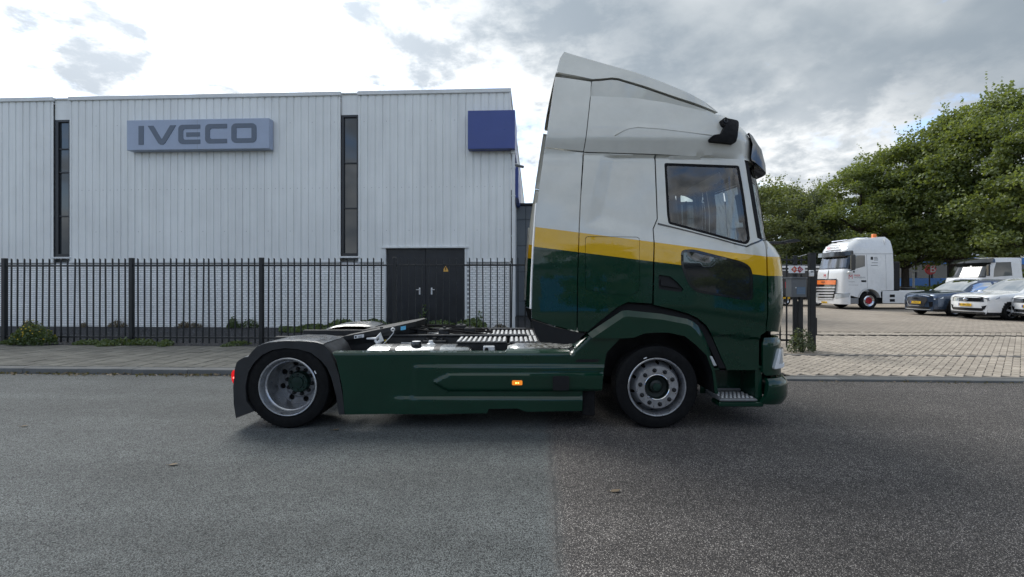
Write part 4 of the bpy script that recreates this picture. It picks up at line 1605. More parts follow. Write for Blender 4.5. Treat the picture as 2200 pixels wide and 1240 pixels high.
# --- front mudguard
fo_px = [(1264, 717.5), (1338, 669), (1345, 667.5), (1352, 667.5), (1424, 675), (1480, 686), (1492, 691), (1503, 700), (1514, 716), (1532, 759), (1541, 800), (1547, 845)]
ff_px = [(1272, 727), (1339, 682), (1345, 680.5), (1352, 680), (1424, 687), (1476, 697), (1485, 701), (1494, 709), (1505, 724), (1526, 763), (1537, 802), (1543, 846)]
fi_px = [(1331, 727.5), (1361, 726), (1385, 716.5), (1410, 714.5), (1436, 715), (1472, 722.5), (1496, 742), (1518, 764), (1531, 800), (1536, 846)]
YF = YN - .045
ff = [FP(*p, YF) for p in ff_px]
fo = [FP(*p, YF) for p in fo_px]
fi = [FP(*p, YF) for p in fi_px]
face = [ff[0]] + ff[1:] + fi[::-1]
fnd = both('front_mudguard', panel(face[::-1], lambda a, b, d: (a, YF + d, b), .05, depth=.03), GREEN)
A = [(a, YF, b) for a, b in ff]
B = [(a, YF + .055, b) for a, b in fo]
Cc = [(a, YF + .42, b + .0) for a, b in fo]
both('mudguard_shoulder', MB().grid([A, B, Cc], flip=True), GREEN, fnd)
Ii = [(a, YF + .005, b) for a, b in fi]
Io = [(a, YF + .50, b) for a, b in fi]
both('wheel_arch_liner', MB().grid([Ii, Io]), MATS['black_plastic'], fnd)
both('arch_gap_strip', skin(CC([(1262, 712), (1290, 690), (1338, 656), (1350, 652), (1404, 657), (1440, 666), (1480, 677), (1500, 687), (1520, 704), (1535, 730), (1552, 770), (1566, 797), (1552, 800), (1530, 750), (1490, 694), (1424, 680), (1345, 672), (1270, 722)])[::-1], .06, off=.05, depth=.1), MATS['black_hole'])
rl = [FP(*p, YF) for p in [(1524, 765), (1529, 765), (1539, 785), (1533, 786)]]
both('side_reflector', panel(rl, lambda a, b, d: (a, YF - .01 + d, b), .1, depth=.02), MATS['lamp_glass'], fnd)

# --- side skirt
sk_px = [(713, 757.5), (1084, 757.5), (1094, 752), (1222, 752.5), (1234, 747), (1264, 719), (1269, 717.5), (1300, 722.5), (1331, 729), (1303, 758), (1295, 803), (1291, 838), (1251, 839), (1250, 881), (1130, 883),
         (1112, 876), (1050, 877), (1047, 886), (740, 891), (736, 835), (722, 772)]
sk = [FP(*p, YN) for p in sk_px]
PXM = lambda a: 1100 + a / YN * F
PYM = lambda b: HOR + (H - b) / YN * F


def skirt_fn(a, b, d):
    px, py = PXM(a), PYM(b)
    q = 0.0
    # top roll
    q += .09 * max(0.0, 1 - (py - 752) / 10.0) ** 2 if px < 1235 else 0.0
    # tapering field that stands proud, pointed at its rear end
    half = 17.0 * min(1.0, max(0.0, (px - 930) / 36.0)) if px < 1296 else 17.0
    dd = half - abs(py - 820.5)
    q -= .030 * smooth(-3.0, 2.5, dd) * smooth(928, 940, px)
    # shelf above it and the bottom kick
    q -= .016 * smooth(783, 790, py) * smooth(880, 900, px)
    q -= .020 * smooth(851, 857, py) * smooth(830, 870, px)
    # forward rise: diagonal shoulder
    e = (px - 1234) + (py - 747)
    if px > 1225:
        q += .08 * max(0.0, 1 - max(0.0, e) / 13.0) ** 1.6
    return (a, YN + q + d, b)


skt = both('side_skirt', panel(sk[::-1], skirt_fn, .018, depth=.03), GREEN)
top_l = [FP(*p, YN) for p in [(713, 757.5), (1084, 757.5), (1094, 752), (1222, 752.5), (1234, 747), (1264, 719)]]
both('skirt_top', MB().grid([[(a, skirt_fn(a, b, 0)[1], b) for a, b in top_l], [(a, YN + .12, b + .004) for a, b in top_l]], flip=True), GREEN, skt)
mk = round_poly([FP(*p, YN) for p in [(1100, 815.5), (1122, 815.5), (1122, 825), (1100, 825)]], .012)
mks = both('marker_lamp', panel(mk, lambda a, b, d: (a, YN - .060 + d, b), .05, depth=.03), MATS['orange_lens'], skt)
led = MB()
for xx in (-.012, .012):
    c = FP(1111, 820.3, YN)
    led.lathe([(.0005, -.002), (.006, -.001), (.008, .003)], (c[0] + xx, YN - .061, c[1]), 8)
part('marker_led', led, MATS['orange_lamp_core'], mks[0])
blk = [FP(*p, YN) for p in [(1187, 806), (1221, 806), (1221, 836), (1187, 836)]]
both('sensor_cover', panel(round_poly(blk, .012), lambda a, b, d: (a, YN - .066 + d, b), .1, depth=.03), MATS['black_plastic'], skt)
x0, z0 = FP(1253, 897, YN)
both('mud_flap', MB().box(x0, x0 + .14, YN + .06, YN + .4, z0, z0 + .30, .01), MATS['rubber'])
fl = [FP(*p, YN) for p in [(1240, 772), (1288, 772), (1284, 778), (1235, 778)]]
both('skirt_slot', panel(fl, lambda a, b, d: (a, YN - .002 + d, b), .1, depth=.01), MATS['black_hole'], skt)

# --- wheels


def make_wheel(front, cx, cz, y0, name):
    """wheel facing -y; y0 is the tyre's outer sidewall"""
    w = part(name, MB(), MATS['tyre'], trk)
    wd = .30 if front else .62
    tprof = [(.318, .03), (.325, .008), (.36, .0), (.42, .002), (.446, .012), (.456, .03), (.458, .06)]
    for g in ((.085, .105, .115, .135), (.135, .150, .160, .180), (.18, .195, .205, .215)):
        tprof += [(.458, g[1] - .008), (.446, g[1] - .006), (.446, g[1] + .006), (.458, g[1] + .008)]
    tprof += [(.458, .22), (.45, .255), (.40, .30), (.325, .295)]
    if not front:
        t2 = [(r, h + .33) for r, h in tprof]
        tprof += [(.30, .30), (.30, .335)] + t2
    c = (cx, y0, cz)
    mb = MB().lathe(tprof, c, 72)
    # tread blocks at the shoulder
    for k in range(60):
        t = 2 * math.pi * k / 60
        for hh in ((.045,) if front else (.045, .375)):
            pts = []
            for r, dt, h in ((.457, 0, hh - .03), (.457, .028, hh - .03), (.462, .028, hh + .03), (.462, 0, hh + .03), (.462, .028, hh + .06), (.462, 0, hh + .06)):
                pts.append((cx + r * math.cos(t + dt), y0 + h, cz + r * math.sin(t + dt)))
            o = len(mb.v)
            mb.v += pts
            mb.f += [(o, o + 1, o + 2, o + 3), (o + 3, o + 2, o + 4, o + 5)]
    root = ORG[trk.name]
    me = mesh_of('tyre', mb, root)
    me.materials.append(MATS['tyre'])
    w.data = me
    w.name = name
    # rim
    lip = [(.318, .024), (.322, .0), (.316, -.006), (.306, -.004), (.300, .012), (.292, .03)]
    if front:
        lip += [(.288, .09), (.284, .13)]
    else:
        lip += [(.286, .055), (.280, .075), (.268, .085), (.264, .20), (.262, .335)]
    part('rim', MB().lathe(lip, c, 72), MATS['rim_silver'], w)
    circ = lambda r, n=48: [(r * math.cos(2 * math.pi * k / n), r * math.sin(2 * math.pi * k / n)) for k in range(n)]
    holes = []
    nh = 10 if front else 8
    R_in, R_out = (.135, .285) if front else (.10, .262)

    def disc(a, b, d):
        r = math.hypot(a, b)
        if front:
            h = lerp_tab([(.13, .0), (.228, .0), (.236, .006), (.262, .075), (.285, .12)], r)
        else:
            h = lerp_tab([(.10, .31), (.17, .305), (.18, .31), (.19, .33), (.262, .325)], r)
        return (cx + a, y0 + h + d, cz + b)
    hr, hrad = (.261, .020) if front else (.218, .033)
    for k in range(nh):
        t = 2 * math.pi * (k + .35) / nh
        holes.append([(hr * math.cos(t) + hrad * math.cos(q) * (1.25 if False else 1), hr * math.sin(t) + hrad * math.sin(q)) for q in (2 * math.pi * i / 12 for i in range(12))])
    part('wheel_disc', panel(circ(R_out), disc, .016, holes + [circ(R_in, 32)], .02), MATS['disc_grey'], w)  # on the front wheel the darker grey stands in for the cone's shade
    if front:
        part('flange_ring', MB().lathe([(.231, .004), (.228, -.003), (.141, -.003), (.138, .002)], c, 64), MATS['rim_silver'], w)
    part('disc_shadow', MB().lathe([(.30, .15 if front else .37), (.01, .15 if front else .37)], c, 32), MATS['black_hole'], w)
    nr = .187 if front else .145
    for k in range(10):
        t = 2 * math.pi * (k + .75) / 10
        a, b = nr * math.cos(t), nr * math.sin(t)
        base = disc(a, b, 0)[1]
        nm = MB().lathe([(.025, .0), (.025, -.008), (.018, -.012), (.016, -.030), (.004, -.034)], (cx + a, base, cz + b), 8)
        part('wheel_nut', nm, MATS['black_plastic'], w)
    if front:
        hb = MB().lathe([(.137, .0), (.128, .005), (.120, .05), (.075, .058), (.07, .03), (.05, .02), (.001, .018)], c, 40)
        part('hub', hb, MATS['hub_dark'], w)
        part('hub_ring', MB().lathe([(.143, -.002), (.137, -.005), (.132, .0)], c, 40), MATS['chrome'], w)
        part('hub_cap', MB().lathe([(.045, .02), (.045, .005), (.001, .003)], c, 6), MATS['hub_green'], w)
    else:
        part('hub', MB().lathe([(.125, .31), (.118, .26), (.11, .245), (.07, .24), (.065, .225), (.001, .22)], c, 40), MATS['hub_green'], w)
        for k in range(8):
            t = 2 * math.pi * k / 8
            part('hub_bolt', MB().lathe([(.010, .245), (.010, .228), (.001, .226)], (cx + .09 * math.cos(t), y0, cz + .09 * math.sin(t)), 6), MATS['hub_green'], w)
    # size mark on the sidewall
    tm = R(112) if front else R(28)
    mk_ = MB().box(-.018, .018, -.001, .004, -.006, .006, .001)
    M = Matrix.Translation((cx + .345 * math.cos(tm), y0 + .0, cz + .345 * math.sin(tm))) @ Matrix.Rotation(-(tm - math.pi / 2), 4, 'Y')
    mk_.v = [tuple(M @ Vector(p)) for p in mk_.v]
    part('tyre_mark', mk_, MATS['label_white'], w)
    return w


ZW = 0.460
XFW, XRW = (1411 - 1100) / F * (YN + .02), (619 - 1100) / F * (YN + .03)
wf = make_wheel(True, XFW, ZW, YN + .01, 'front_wheel')
wr = make_wheel(False, XRW, ZW, YN + .015, 'rear_wheel')
for w_ in (wf, wr):
    # far-side twin: turned half round the wheel's own upright axis
    cx = XFW if w_ is wf else XRW
    tw = copy_tree(w_, trk)
    M = Matrix.Translation((2 * (cx - ORG[trk.name][0]), 0, 0)) @ Matrix.Rotation(math.pi, 4, 'Z')
    tw.matrix_local = M

# --- rear mudguards (plastic shell over each rear wheel)
top_px = [(512, 775), (524, 768), (533, 766.5), (540, 757), (552, 745), (566, 739), (579, 735.5), (611, 732.5), (654, 733), (680, 735.5), (694, 740)]
top_in = [(575, 753), (583, 746), (588, 745), (594, 738), (605, 730), (618, 725.5), (632, 721.5), (660, 718), (698, 718.5), (722, 721), (735, 728)]
YI = YN + .62
To = [(FP(*p, YN)[0], YN, FP(*p, YN)[1]) for p in top_px]
# inner edge: same profile pushed across the truck
rowsf = []
for t, dz in ((0.0, 0.0), (.03, .006), (.10, .009), (.58, .004), (.62, -.02)):
    rowsf.append([(x, y + t, z + dz) for x, y, z in To])
fw_px = [(694, 740), (714, 758)]
near_leg = [(694, 740), (706, 752), (716, 772), (728, 806), (736, 850), (741, 891)]
Lo = [(FP(*p, YN)[0], YN, FP(*p, YN)[1]) for p in near_leg]
shell = MB().grid(rowsf, flip=True)
P_('fender_top_lit', (0.10, 0.102, 0.105), 0.25, coat=0.5, coat_rough=0.12, var=(5, 0.15), bump=(60, 0.05, 0.002))  # paler than the flange: skylight on the top put into the base colour
rg_ = both('rear_mudguard', shell, MATS['fender_top_lit'])
out_px = [(507, 898.5), (502, 868), (501, 830), (504, 795), (508, 780)] + top_px + near_leg[1:]
in_px = [(728, 891), (722, 850), (712, 812), (702, 790), (690, 775), (668, 758), (640, 750), (612, 748), (585, 752), (562, 763), (545, 780), (533, 800), (527, 830), (529, 862), (546, 884)]
both('mudguard_flange', panel([FP(*p, YN) for p in out_px + in_px][::-1], lambda a, b, d: (a, YN + d + .03 * smooth(XRW + .34, XRW + .52, a) * 0, b), .06, depth=.05), MATS['fender_plastic'], rg_)
tail = [(FP(*p, YN)[0], FP(*p, YN)[1]) for p in [(507, 898.5), (502, 868), (501, 830), (504, 795), (508, 780), (512, 775)]]
both('tail_shell', MB().grid([[(a, YN, b) for a, b in tail], [(a + .0, YN + .62, b) for a, b in tail]]), MATS['fender_plastic'], rg_)
leg = [FP(*p, YN) for p in near_leg]
both('front_leg', MB().grid([[(a, YN, b) for a, b in leg], [(a, YN + .6, b) for a, b in leg]], flip=True), MATS['fender_plastic'], rg_)
# ribs pressed into the top
for k in range(4):
    yb = YN + .14 + k * .12
    pts = []
    for (x, y, z), q in zip(To[6:10], (-.016, -.001, -.001, -.016)):
        pts.append((x, yb, z + q))
    both('top_rib', MB().tube(pts, .014, 6), MATS['fender_top_lit'], rg_)
both('inner_arch', MB().grid([[(FP(*p, YN)[0], YN + .05, FP(*p, YN)[1]) for p in in_px], [(FP(*p, YN)[0], YN + .62, FP(*p, YN)[1]) for p in in_px]]), MATS['black_plastic'], rg_)
tl = [FP(*p, YN) for p in [(496, 797), (503, 795), (507, 800), (506, 826), (499, 828), (494, 818), (493, 805)]]
tls = both('tail_lamp', panel(round_poly(tl, .02), lambda a, b, d: (a, YN + .03 + d, b), .1, depth=.35), MATS['red_lens'])
c = FP(499, 813, YN)
part('lamp_core', MB().lathe([(.001, -.004), (.010, -.003), (.013, .004)], (c[0], YN + .03, c[1]), 10), MATS['red_lamp_core'], tls[0])

# --- chassis, coupling and deck gear
for yy in (YC - .40, YC + .40):
    part('frame_rail', MB().box(-3.02, 2.6, yy - .035, yy + .035, .66, .92, .01), MATS['chassis_black'], trk)
    part('rail_flange', MB().box(-1.9, .2, yy - .06, yy + .06, .925, .945, .004), MATS['dark_steel'], trk)
for xx in (-2.95, -1.75, -1.0, -.3):
    part('cross_member', MB().box(xx, xx + .1, YC - .36, YC + .36, .70, .86, .01), MATS['chassis_black'], trk)
part('rear_axle', MB().tube([(XRW, YN + .3, ZW), (XRW, YC - .25, ZW), (XRW, YC, ZW), (XRW, YC + .25, ZW), (XRW, 2 * YC - YN - .3, ZW)], [.07, .09, .22, .09, .07], 14), MATS['chassis_black'], trk)
part('front_axle', MB().box(XFW - .06, XFW + .06, YN + .3, 2 * YC - YN - .3, .36, .48, .02), MATS['chassis_black'], trk)
part('engine_shade_box', MB().box(.95, 2.9, YC - .45, YC + .45, .38, 1.08, .05), MATS['chassis_black'], trk)  # unseen mass put in to darken the space beneath the cab
part('drive_shaft', MB().cyl((XRW + .2, YC, ZW + .03), (.95, YC, .62), .06), MATS['chassis_black'], trk)
both('frame_box', MB().box(.25, .72, YN + .16, YC - .5, .28, .78, .03), MATS['chassis_black'])
both('air_tank_shade_box', MB().box(-1.62, -.4, YC - .62, YC - .46, .24, .8, .04), MATS['chassis_black'])  # unseen slab added to block light passing under the chassis
part('exhaust_shade_box', MB().box(-.2, .75, YC - .3, YC + .9, .20, .75, .05), MATS['chassis_black'], trk)  # unseen box added to darken the ground below the truck
part('gearbox_shade_box', MB().box(-.9, .3, YC - .3, YC + .3, .26, .8, .06), MATS['chassis_black'], trk)  # also added unseen, hung low for the shade underneath
# fifth wheel
x0, z0 = FP(741, 727, YC - .47)
x1, z1 = FP(893, 697, YC - .47)
n_ = 12
plate = [(-.02, -.47), (.30, -.50), (.62, -.46), (.86, -.30), (.94, 0), (.86, .30), (.62, .46), (.30, .50), (-.02, .47), (-.02, .20), (.10, .16), (.30, .06), (.30, -.06), (.10, -.16), (-.02, -.20)]
ux, uz = (x1 - x0) / .9, (z1 - z0) / .9
fn5 = lambda a, b, d: (x0 + a * ux, YC + b, z0 + a * uz + .028 - d)
fw5 = part('fifth_wheel', panel(plate, fn5, .12, depth=.06), MATS['chassis_black'], trk)
part('plate_web', MB().grid([[fn5(a, b, .03) for a, b in plate[:9]], [fn5(a * .97 + .02, b * .9, .14) for a, b in plate[:9]]]), MATS['chassis_black'], fw5)
part('pedestal', MB().box(x0 + .35, x0 + .6, YC - .46, YC - .36, .93, z0 + .1, .01).box(x0 + .35, x0 + .6, YC + .36, YC + .46, .93, z0 + .1, .01), MATS['chassis_black'], fw5)


def sticker(px0, px1, py0, py1, slope, mat, name, parent, Y=None):
    Y = Y or YC - .505
    pts = [FP(px0, py0, Y), FP(px1, py0 + slope, Y), FP(px1, py1 + slope, Y), FP(px0, py1, Y)]
    return part(name, panel(pts[::-1], lambda a, b, d: (a, Y - .004 + d, b), .5, depth=.004), mat, parent)


sl = sticker(761, 782, 721, 728, -3, MATS['label_white'], 'white_label', fw5)
sticker(763, 766, 722, 726, -.4, MATS['ink_black'], 'printed_arrow', sl, YC - .508)
sticker(770, 778, 722, 723.5, -1, MATS['ink_grey'], 'printed_line', sl, YC - .508)
sticker(770, 778, 725, 726, -1, MATS['ink_grey'], 'printed_line', sl, YC - .508)
sticker(861, 872, 702, 710, -2, MATS['label_blue'], 'blue_label', fw5)
sticker(826, 831, 730, 736, 0, P_('label_yellow', (0.6, 0.45, 0.05), 0.5), 'warning_label', fw5)
# release handle and cable
hx, hz = FP(806, 729, YC - .56)
part('release_handle', MB().tube([(hx - .12, YC - .5, hz), (hx + .02, YC - .57, hz + .01), (hx + .06, YC - .57, hz + .06), (hx + .08, YC - .57, hz - .01), (hx + .03, YC - .57, hz - .05), (hx + .0, YC - .57, hz - .01)], [.012, .02, .034, .034, .03, .015], 8), MATS['white_plastic'], fw5)
cb = [FP(846, 709, YC - .58), FP(845, 716, YC - .58), FP(836, 727, YC - .58), FP(824, 739, YC - .58), FP(816, 748, YC - .58)]
part('release_cable', MB().tube([(a, YC - .58, b) for a, b in cb], .006, 6), MATS['brushed_alu'], fw5)
rx, rz = FP(845, 708, YC - .54)
part('cable_eye', MB().lathe([(.018, -.01), (.028, .0), (.018, .01), (.010, .0), (.018, -.01)], (rx, YC - .56, rz), 12), MATS['brushed_alu'], fw5)
# air cylinders and lines on the deck
for i, (pa, pb, yy) in enumerate((((862, 727), (938, 721), YC - .1), ((908, 716), (946, 713), YC + .25), ((930, 722), (962, 716), YC + .1))):
    a, b = FP(*pa, yy), FP(*pb, yy)
    part('air_cylinder', MB().cyl((a[0], yy, a[1]), (b[0], yy, b[1]), .028, n=12), MATS['white_plastic'], trk)
rh = random.Random(5)
for k in range(7):
    yy = YC - .35 + k * .11
    xs0 = -1.55 + rh.uniform(-.1, .1)
    pts = [(xs0 + t * .24, yy + rh.uniform(-.04, .04), .955 + rh.uniform(-.01, .04) + .03 * math.sin(t)) for t in range(6)]
    part('air_hose', MB().tube(pts, .013, 6), MATS['rubber'], trk)
for k, (xx, yy) in enumerate(((-1.25, YC - .25), (-.95, YC - .35), (-.78, YC + .1), (-1.75, YC - .42), (-1.62, YC - .44), (-.62, YC - .30))):
    part('valve_block', MB().box(xx, xx + .14, yy, yy + .12, .93, 1.0 + .01 * (k % 3), .012).cyl((xx + .07, yy + .06, .99), (xx + .07, yy + .06, 1.035), .02), MATS['chassis_black'], trk)
# manifold with bosses seen at the near rail
mx, mz = FP(908, 737, YC - .5)
part('air_manifold', MB().box(mx, mx + .30, YC - .52, YC - .44, mz, mz + .035, .01).cyl((mx + .06, YC - .48, mz + .03), (mx + .06, YC - .48, mz + .06), .022).cyl((mx + .15, YC - .48, mz + .03), (mx + .15, YC - .48, mz + .07), .026).cyl((mx + .24, YC - .48, mz + .03), (mx + .24, YC - .48, mz + .06), .022), MATS['chassis_black'], trk)
part('bright_rod', MB().box(*[FP(862, 737, YC - .47)[0], FP(890, 737, YC - .47)[0]], YC - .475, YC - .465, FP(862, 738, YC - .47)[1], FP(862, 736, YC - .47)[1]), MATS['brushed_alu'], trk)
# fuel tank
tx0, tx1 = FP(795, 750, YN + .42)[0], FP(1017, 750, YN + .42)[0]
prof = []
for k in range(24):
    t = 2 * math.pi * k / 24
    c_, s_ = math.cos(t), math.sin(t)
    prof.append((YN + .42 + .27 * math.copysign(abs(c_) ** .6, c_), .585 + .285 * math.copysign(abs(s_) ** .6, s_)))
tk = part('fuel_tank', MB().grid([[(tx0 + .0, YN + .42 + (y - YN - .42) * f, .585 + (z - .585) * f) for y, z in prof] for f in ()] or [[(x, YN + .42 + (y - YN - .42) * f, .585 + (z - .585) * f) for y, z in prof] for x, f in
          ((tx0, .6), (tx0 + .01, .92), (tx0 + .05, 1.0), (tx1 - .05, 1.0), (tx1 - .01, .92), (tx1, .6))], True).poly([(tx0, YN + .42 + (y - YN - .42) * .6, .585 + (z - .585) * .6) for y, z in prof]), MATS['polished_alu'], trk)
for pxs in (845, 937):
    xs_ = FP(pxs, 750, YN + .42)[0]
    part('tank_strap', MB().grid([[(x, YN + .42 + (y - YN - .42) * 1.012, .585 + (z - .585) * 1.012) for y, z in prof] for x in (xs_, xs_ + .07)], True), MATS['dark_steel'], tk)
fx = FP(893, 751, YN + .3)[0]
part('filler_cap', MB().lathe([(.001, .07), (.055, .07), (.062, .055), (.062, .01), (.05, .0)], (fx, YN + .34, .85), 20, 'z'), MATS['gloss_black'], tk)
part('cap_label', MB().lathe([(.001, .0), (.05, .0)], (fx, YN + .34, .922), 16, 'z'), MATS['label_white'], tk)
gx = FP(925, 747, YN + .45)[0]
part('tank_sensor', MB().lathe([(.001, .05), (.025, .05), (.03, .02), (.05, .01), (.05, .0)], (gx, YN + .48, .865), 14, 'z'), MATS['white_plastic'], tk)
wx0, wx1 = FP(1038, 749, YN + .3)[0], FP(1063, 749, YN + .3)[0]
bx_ = part('valve_box', MB().box(wx0, wx1, YN + .3, YN + .5, .68, .872, .01), MATS['white_plastic'], trk)
part('switch_knob', MB().cyl((wx0 + .04, YN + .3, .835), (wx0 + .04, YN + .27, .835), .022, n=10), MATS['black_plastic'], bx_)
# silver cover beside the cab
sx0, sx1 = FP(1090, 748, YN + .25)[0], FP(1240, 748, YN + .25)[0]
cov = MB()
rowsc = []
for i in range(17):
    x = sx0 + (sx1 - sx0) * i / 16
    e = min(1.0, i / 2.0)
    rowsc.append([(x, YN + .07, .845), (x, YN + .10, .845 + .035 * e), (x, YN + .20, .865 + .035 * e), (x, YN + .5, .875 + .035 * e), (x, YN + .52, .8)])
cov.grid(rowsc, flip=True)
part('tank_cover', cov, MATS['polished_alu'], trk)
# catwalk of ribbed aluminium plates
for (xa, xb, ya, yb) in ((-.66, -.06, YN + .34, YN + .92), (-.03, .66, YN + .34, YN + .92), (-.40, .66, YN + .96, YN + 1.62)):
    cw = part('catwalk_plate', MB().box(xa, xb, ya, yb, .895, .912, .004), MATS['dark_steel'], trk)
    n = int((xb - xa) / .056)
    me = mesh_of('tread_bar', MB().box(-.017, .017, ya + .025 - ORG[trk.name][1], yb - .025 - ORG[trk.name][1], .911, .925, .006))
    me.materials.append(MATS['brushed_alu'])
    for k in range(n):
        piece('tread_bar', me, cw, (xa + (k + .5) * (xb - xa) / n - ORG[trk.name][0], 0, 0))
part('deck_board', MB().box(-.9, .66, YN + .9, YN + 1.66, .80, .89, .01), MATS['step_grey'], trk)
both('catwalk_bracket', MB().box(-.64, .62, YN + .36, YN + .40, .70, .894, .005), MATS['chassis_black'])

# ------------------------------------------------------------------ vehicles in the yard
ZY = 0.05
WHITE = P_('lorry_white', (0.72, 0.73, 0.73), 0.3, coat=0.5, var=(1.2, 0.05))
P_('car_white', (0.74, 0.75, 0.75), 0.25, coat=0.8, var=(2, 0.03))
P_('car_blue', (0.055, 0.085, 0.14), 0.22, 0.55, coat=0.9)
P_('car_silver', (0.52, 0.54, 0.55), 0.25, 0.5, coat=0.8)
P_('plate_yellow', (0.75, 0.45, 0.02), 0.4)
P_('lorry_orange', (0.85, 0.20, 0.03), 0.35, coat=0.4)
P_('logo_red', (0.55, 0.03, 0.05), 0.4)
P_('car_lamp', (0.26, 0.28, 0.30), 0.10, 0.4, coat=0.9)
P_('rim_red', (0.42, 0.02, 0.03), 0.4)
P_('eu_blue', (0.02, 0.05, 0.35), 0.4)
glass_mat('car_glass', (0.30, 0.36, 0.36), 0.10)


class Cab:
    """lorry cab skin heading along -x; s runs forward from the cab's rear edge"""
    def __init__(self, x0, yn, yc, xf, rc, ins):
        self.x0, self.yn, self.yc, self.xf, self.rc, self.ins = x0, yn, yc, xf, rc, ins

    def pt(self, s, z, off=0.0):
        xf, r, i = lerp_tab(self.xf, z), lerp_tab(self.rc, z), lerp_tab(self.ins, z)
        a = xf - r
        y0 = self.yn + i
        if s <= a:
            return (self.x0 - s, y0 + off, z)
        ph = (s - a) / r
        if ph < math.pi / 2:
            return (self.x0 - a - (r - off) * math.sin(ph), y0 + r - (r - off) * math.cos(ph), z)
        t = s - a - r * math.pi / 2
        bow = 0.07 * (1 - min(1.0, t / max(.1, self.yc - y0 - r) - 1) ** 2)
        return (self.x0 - xf - bow + off, y0 + r + t, z)

    def smax(self, z):
        xf, r, i = lerp_tab(self.xf, z), lerp_tab(self.rc, z), lerp_tab(self.ins, z)
        return xf - r + r * math.pi / 2 + (self.yc - (self.yn + i + r))

    def S(self, px, py):
        t = (px - 1100) / F
        z = H
        Y = self.yn
        for _ in range(6):
            z = H - (py - HOR) / F * Y
            Y = self.yn + lerp_tab(self.ins, z)
        return (self.x0 - t * Y, z)

    def Fr(self, px, py):
        t = (px - 1100) / F
        z = 1.5
        Y = self.yc
        for _ in range(8):
            xf, r, i = lerp_tab(self.xf, z), lerp_tab(self.rc, z), lerp_tab(self.ins, z)
            Y = (self.x0 - xf - .04) / t
            z = H - (py - HOR) / F * Y
        return (xf - r + r * math.pi / 2 + (Y - (self.yn + i + r)), z)

    def skin(self, pts, step=.12, holes=(), off=0.0, depth=.03):
        n = len(pts)
        area = sum(pts[i][0] * pts[(i + 1) % n][1] - pts[(i + 1) % n][0] * pts[i][1] for i in range(n))
        if area < 0:
            pts = pts[::-1]
        return panel(pts, lambda s, z, d: self.pt(s, z, d + off), step, holes, depth, flip=True)


def lorry_wheel(parent, cx, y0, cz, rad, rimmat, name='wheel', dish=0.0):
    c = (cx, y0, cz)
    k = rad / .5
    w = part(name, MB().lathe([(.30 * k, .02), (.33 * k, .0), (.43 * k, .0), (.48 * k, .03), (.5 * k, .08), (.5 * k, .26), (.46 * k, .3), (.3 * k, .3)], c, 32), MATS['tyre'], parent)
    part('rim', MB().lathe([(.30 * k, .02), (.305 * k, -.004), (.29 * k, .0), (.27 * k, .05 + dish), (.21 * k, .03 + dish), (.20 * k, .0 + dish), (.19 * k, .0 + dish)], c, 32), MATS['chrome'], w)
    part('wheel_disc', MB().lathe([(.20 * k, .001 + dish), (.12 * k, .001 + dish), (.11 * k, .04 + dish), (.001, .04 + dish)], c, 24), rimmat, w)
    for i in range(10):
        t = 2 * math.pi * i / 10
        part('wheel_nut', MB().lathe([(.016, .0), (.016, -.02), (.001, -.025)], (cx + .165 * k * math.cos(t), y0 + dish, cz + .165 * k * math.sin(t)), 6), MATS['gloss_black'], w)
    return w


# --- white tractor with the sleeper cab
X0 = 21.33
wt = thing('white_tractor', 'white high-roof tractor truck with orange grille parked in the yard', 'truck', (20.0, 27.25, ZY))
cb_ = Cab(X0, 26.0, 27.25,
          [(0, 2.78), (1.3, 2.80), (2.2, 2.74), (2.35, 2.68), (3.05, 2.52), (3.2, 2.58), (3.55, 2.50), (3.85, 2.25), (4.1, 1.7), (4.25, 1.2)],
          [(0, .25), (3.1, .3), (3.6, .45), (4.2, .5)], [(0, 0), (2.2, .01), (3.15, .06), (3.2, .05), (3.6, .10), (3.95, .20), (4.2, .40)])
S, Fr = cb_.S, cb_.Fr
pxc = lambda a, b: (1720 + a / 5.636, 480 + b / 5.636)


def wboth(name, mb, mat, parent=None, sharp=35):
    a = part(name, mb, mat, parent or wt, sharp)
    part(name, mb.mirrored(27.25), mat, parent or wt, sharp)
    return a


Sc = lambda pts: [S(*pxc(*p)) for p in pts]
zr0 = S(1900, 545)[1]
zbot = S(1900, 624)[1]
top_z = 4.12
door_w = Sc([(575, 388), (780, 388), (782, 520), (680, 548), (572, 556)])
body = [(0.0, zbot), (S(1889, 624)[0], zbot)]
arc_c = S(1868, 646)
arch = []
for k in range(13):
    t = math.pi * (k / 12)
    arch.append((arc_c[0] - .66 * math.cos(t), .55 + .70 * math.sin(t)))
arch = [p for p in arch if p[1] > .62]
body_pts = [(0.0, zbot), (arch[0][0], zbot)] + [p for p in arch if p[1] > .0] + [(2.50, .86), (2.55, .86), (2.52, 2.30), (2.36, 3.08), (2.30, 3.16), (0.0, 3.16)]
bs_ = wboth('cab_side', cb_.skin(body_pts, .10, [door_w], depth=.02), WHITE)
wboth('door_glass', cb_.skin(door_w, .2, off=.02, depth=.01), MATS['car_glass'])
dl_ = [S(1862, 548)[0], S(1820, 548)[0]]
wboth('door_seam', cb_.skin([(dl_[0], .95), (dl_[0] + .015, .95), (dl_[0] + .015, 3.12), (dl_[0], 3.12)], .3, off=-.004, depth=.01), MATS['ink_grey'])
wboth('side_seam', cb_.skin([(.42, zbot + .02), (.43, zbot + .02), (.43, 3.14), (.42, 3.14)], .4, off=-.004, depth=.01), MATS['ink_grey'])
wboth('roof_seam', cb_.skin([(.0, 3.165), (2.28, 3.165), (2.28, 3.18), (.0, 3.18)], .4, off=.0, depth=.01), MATS['ink_grey'])
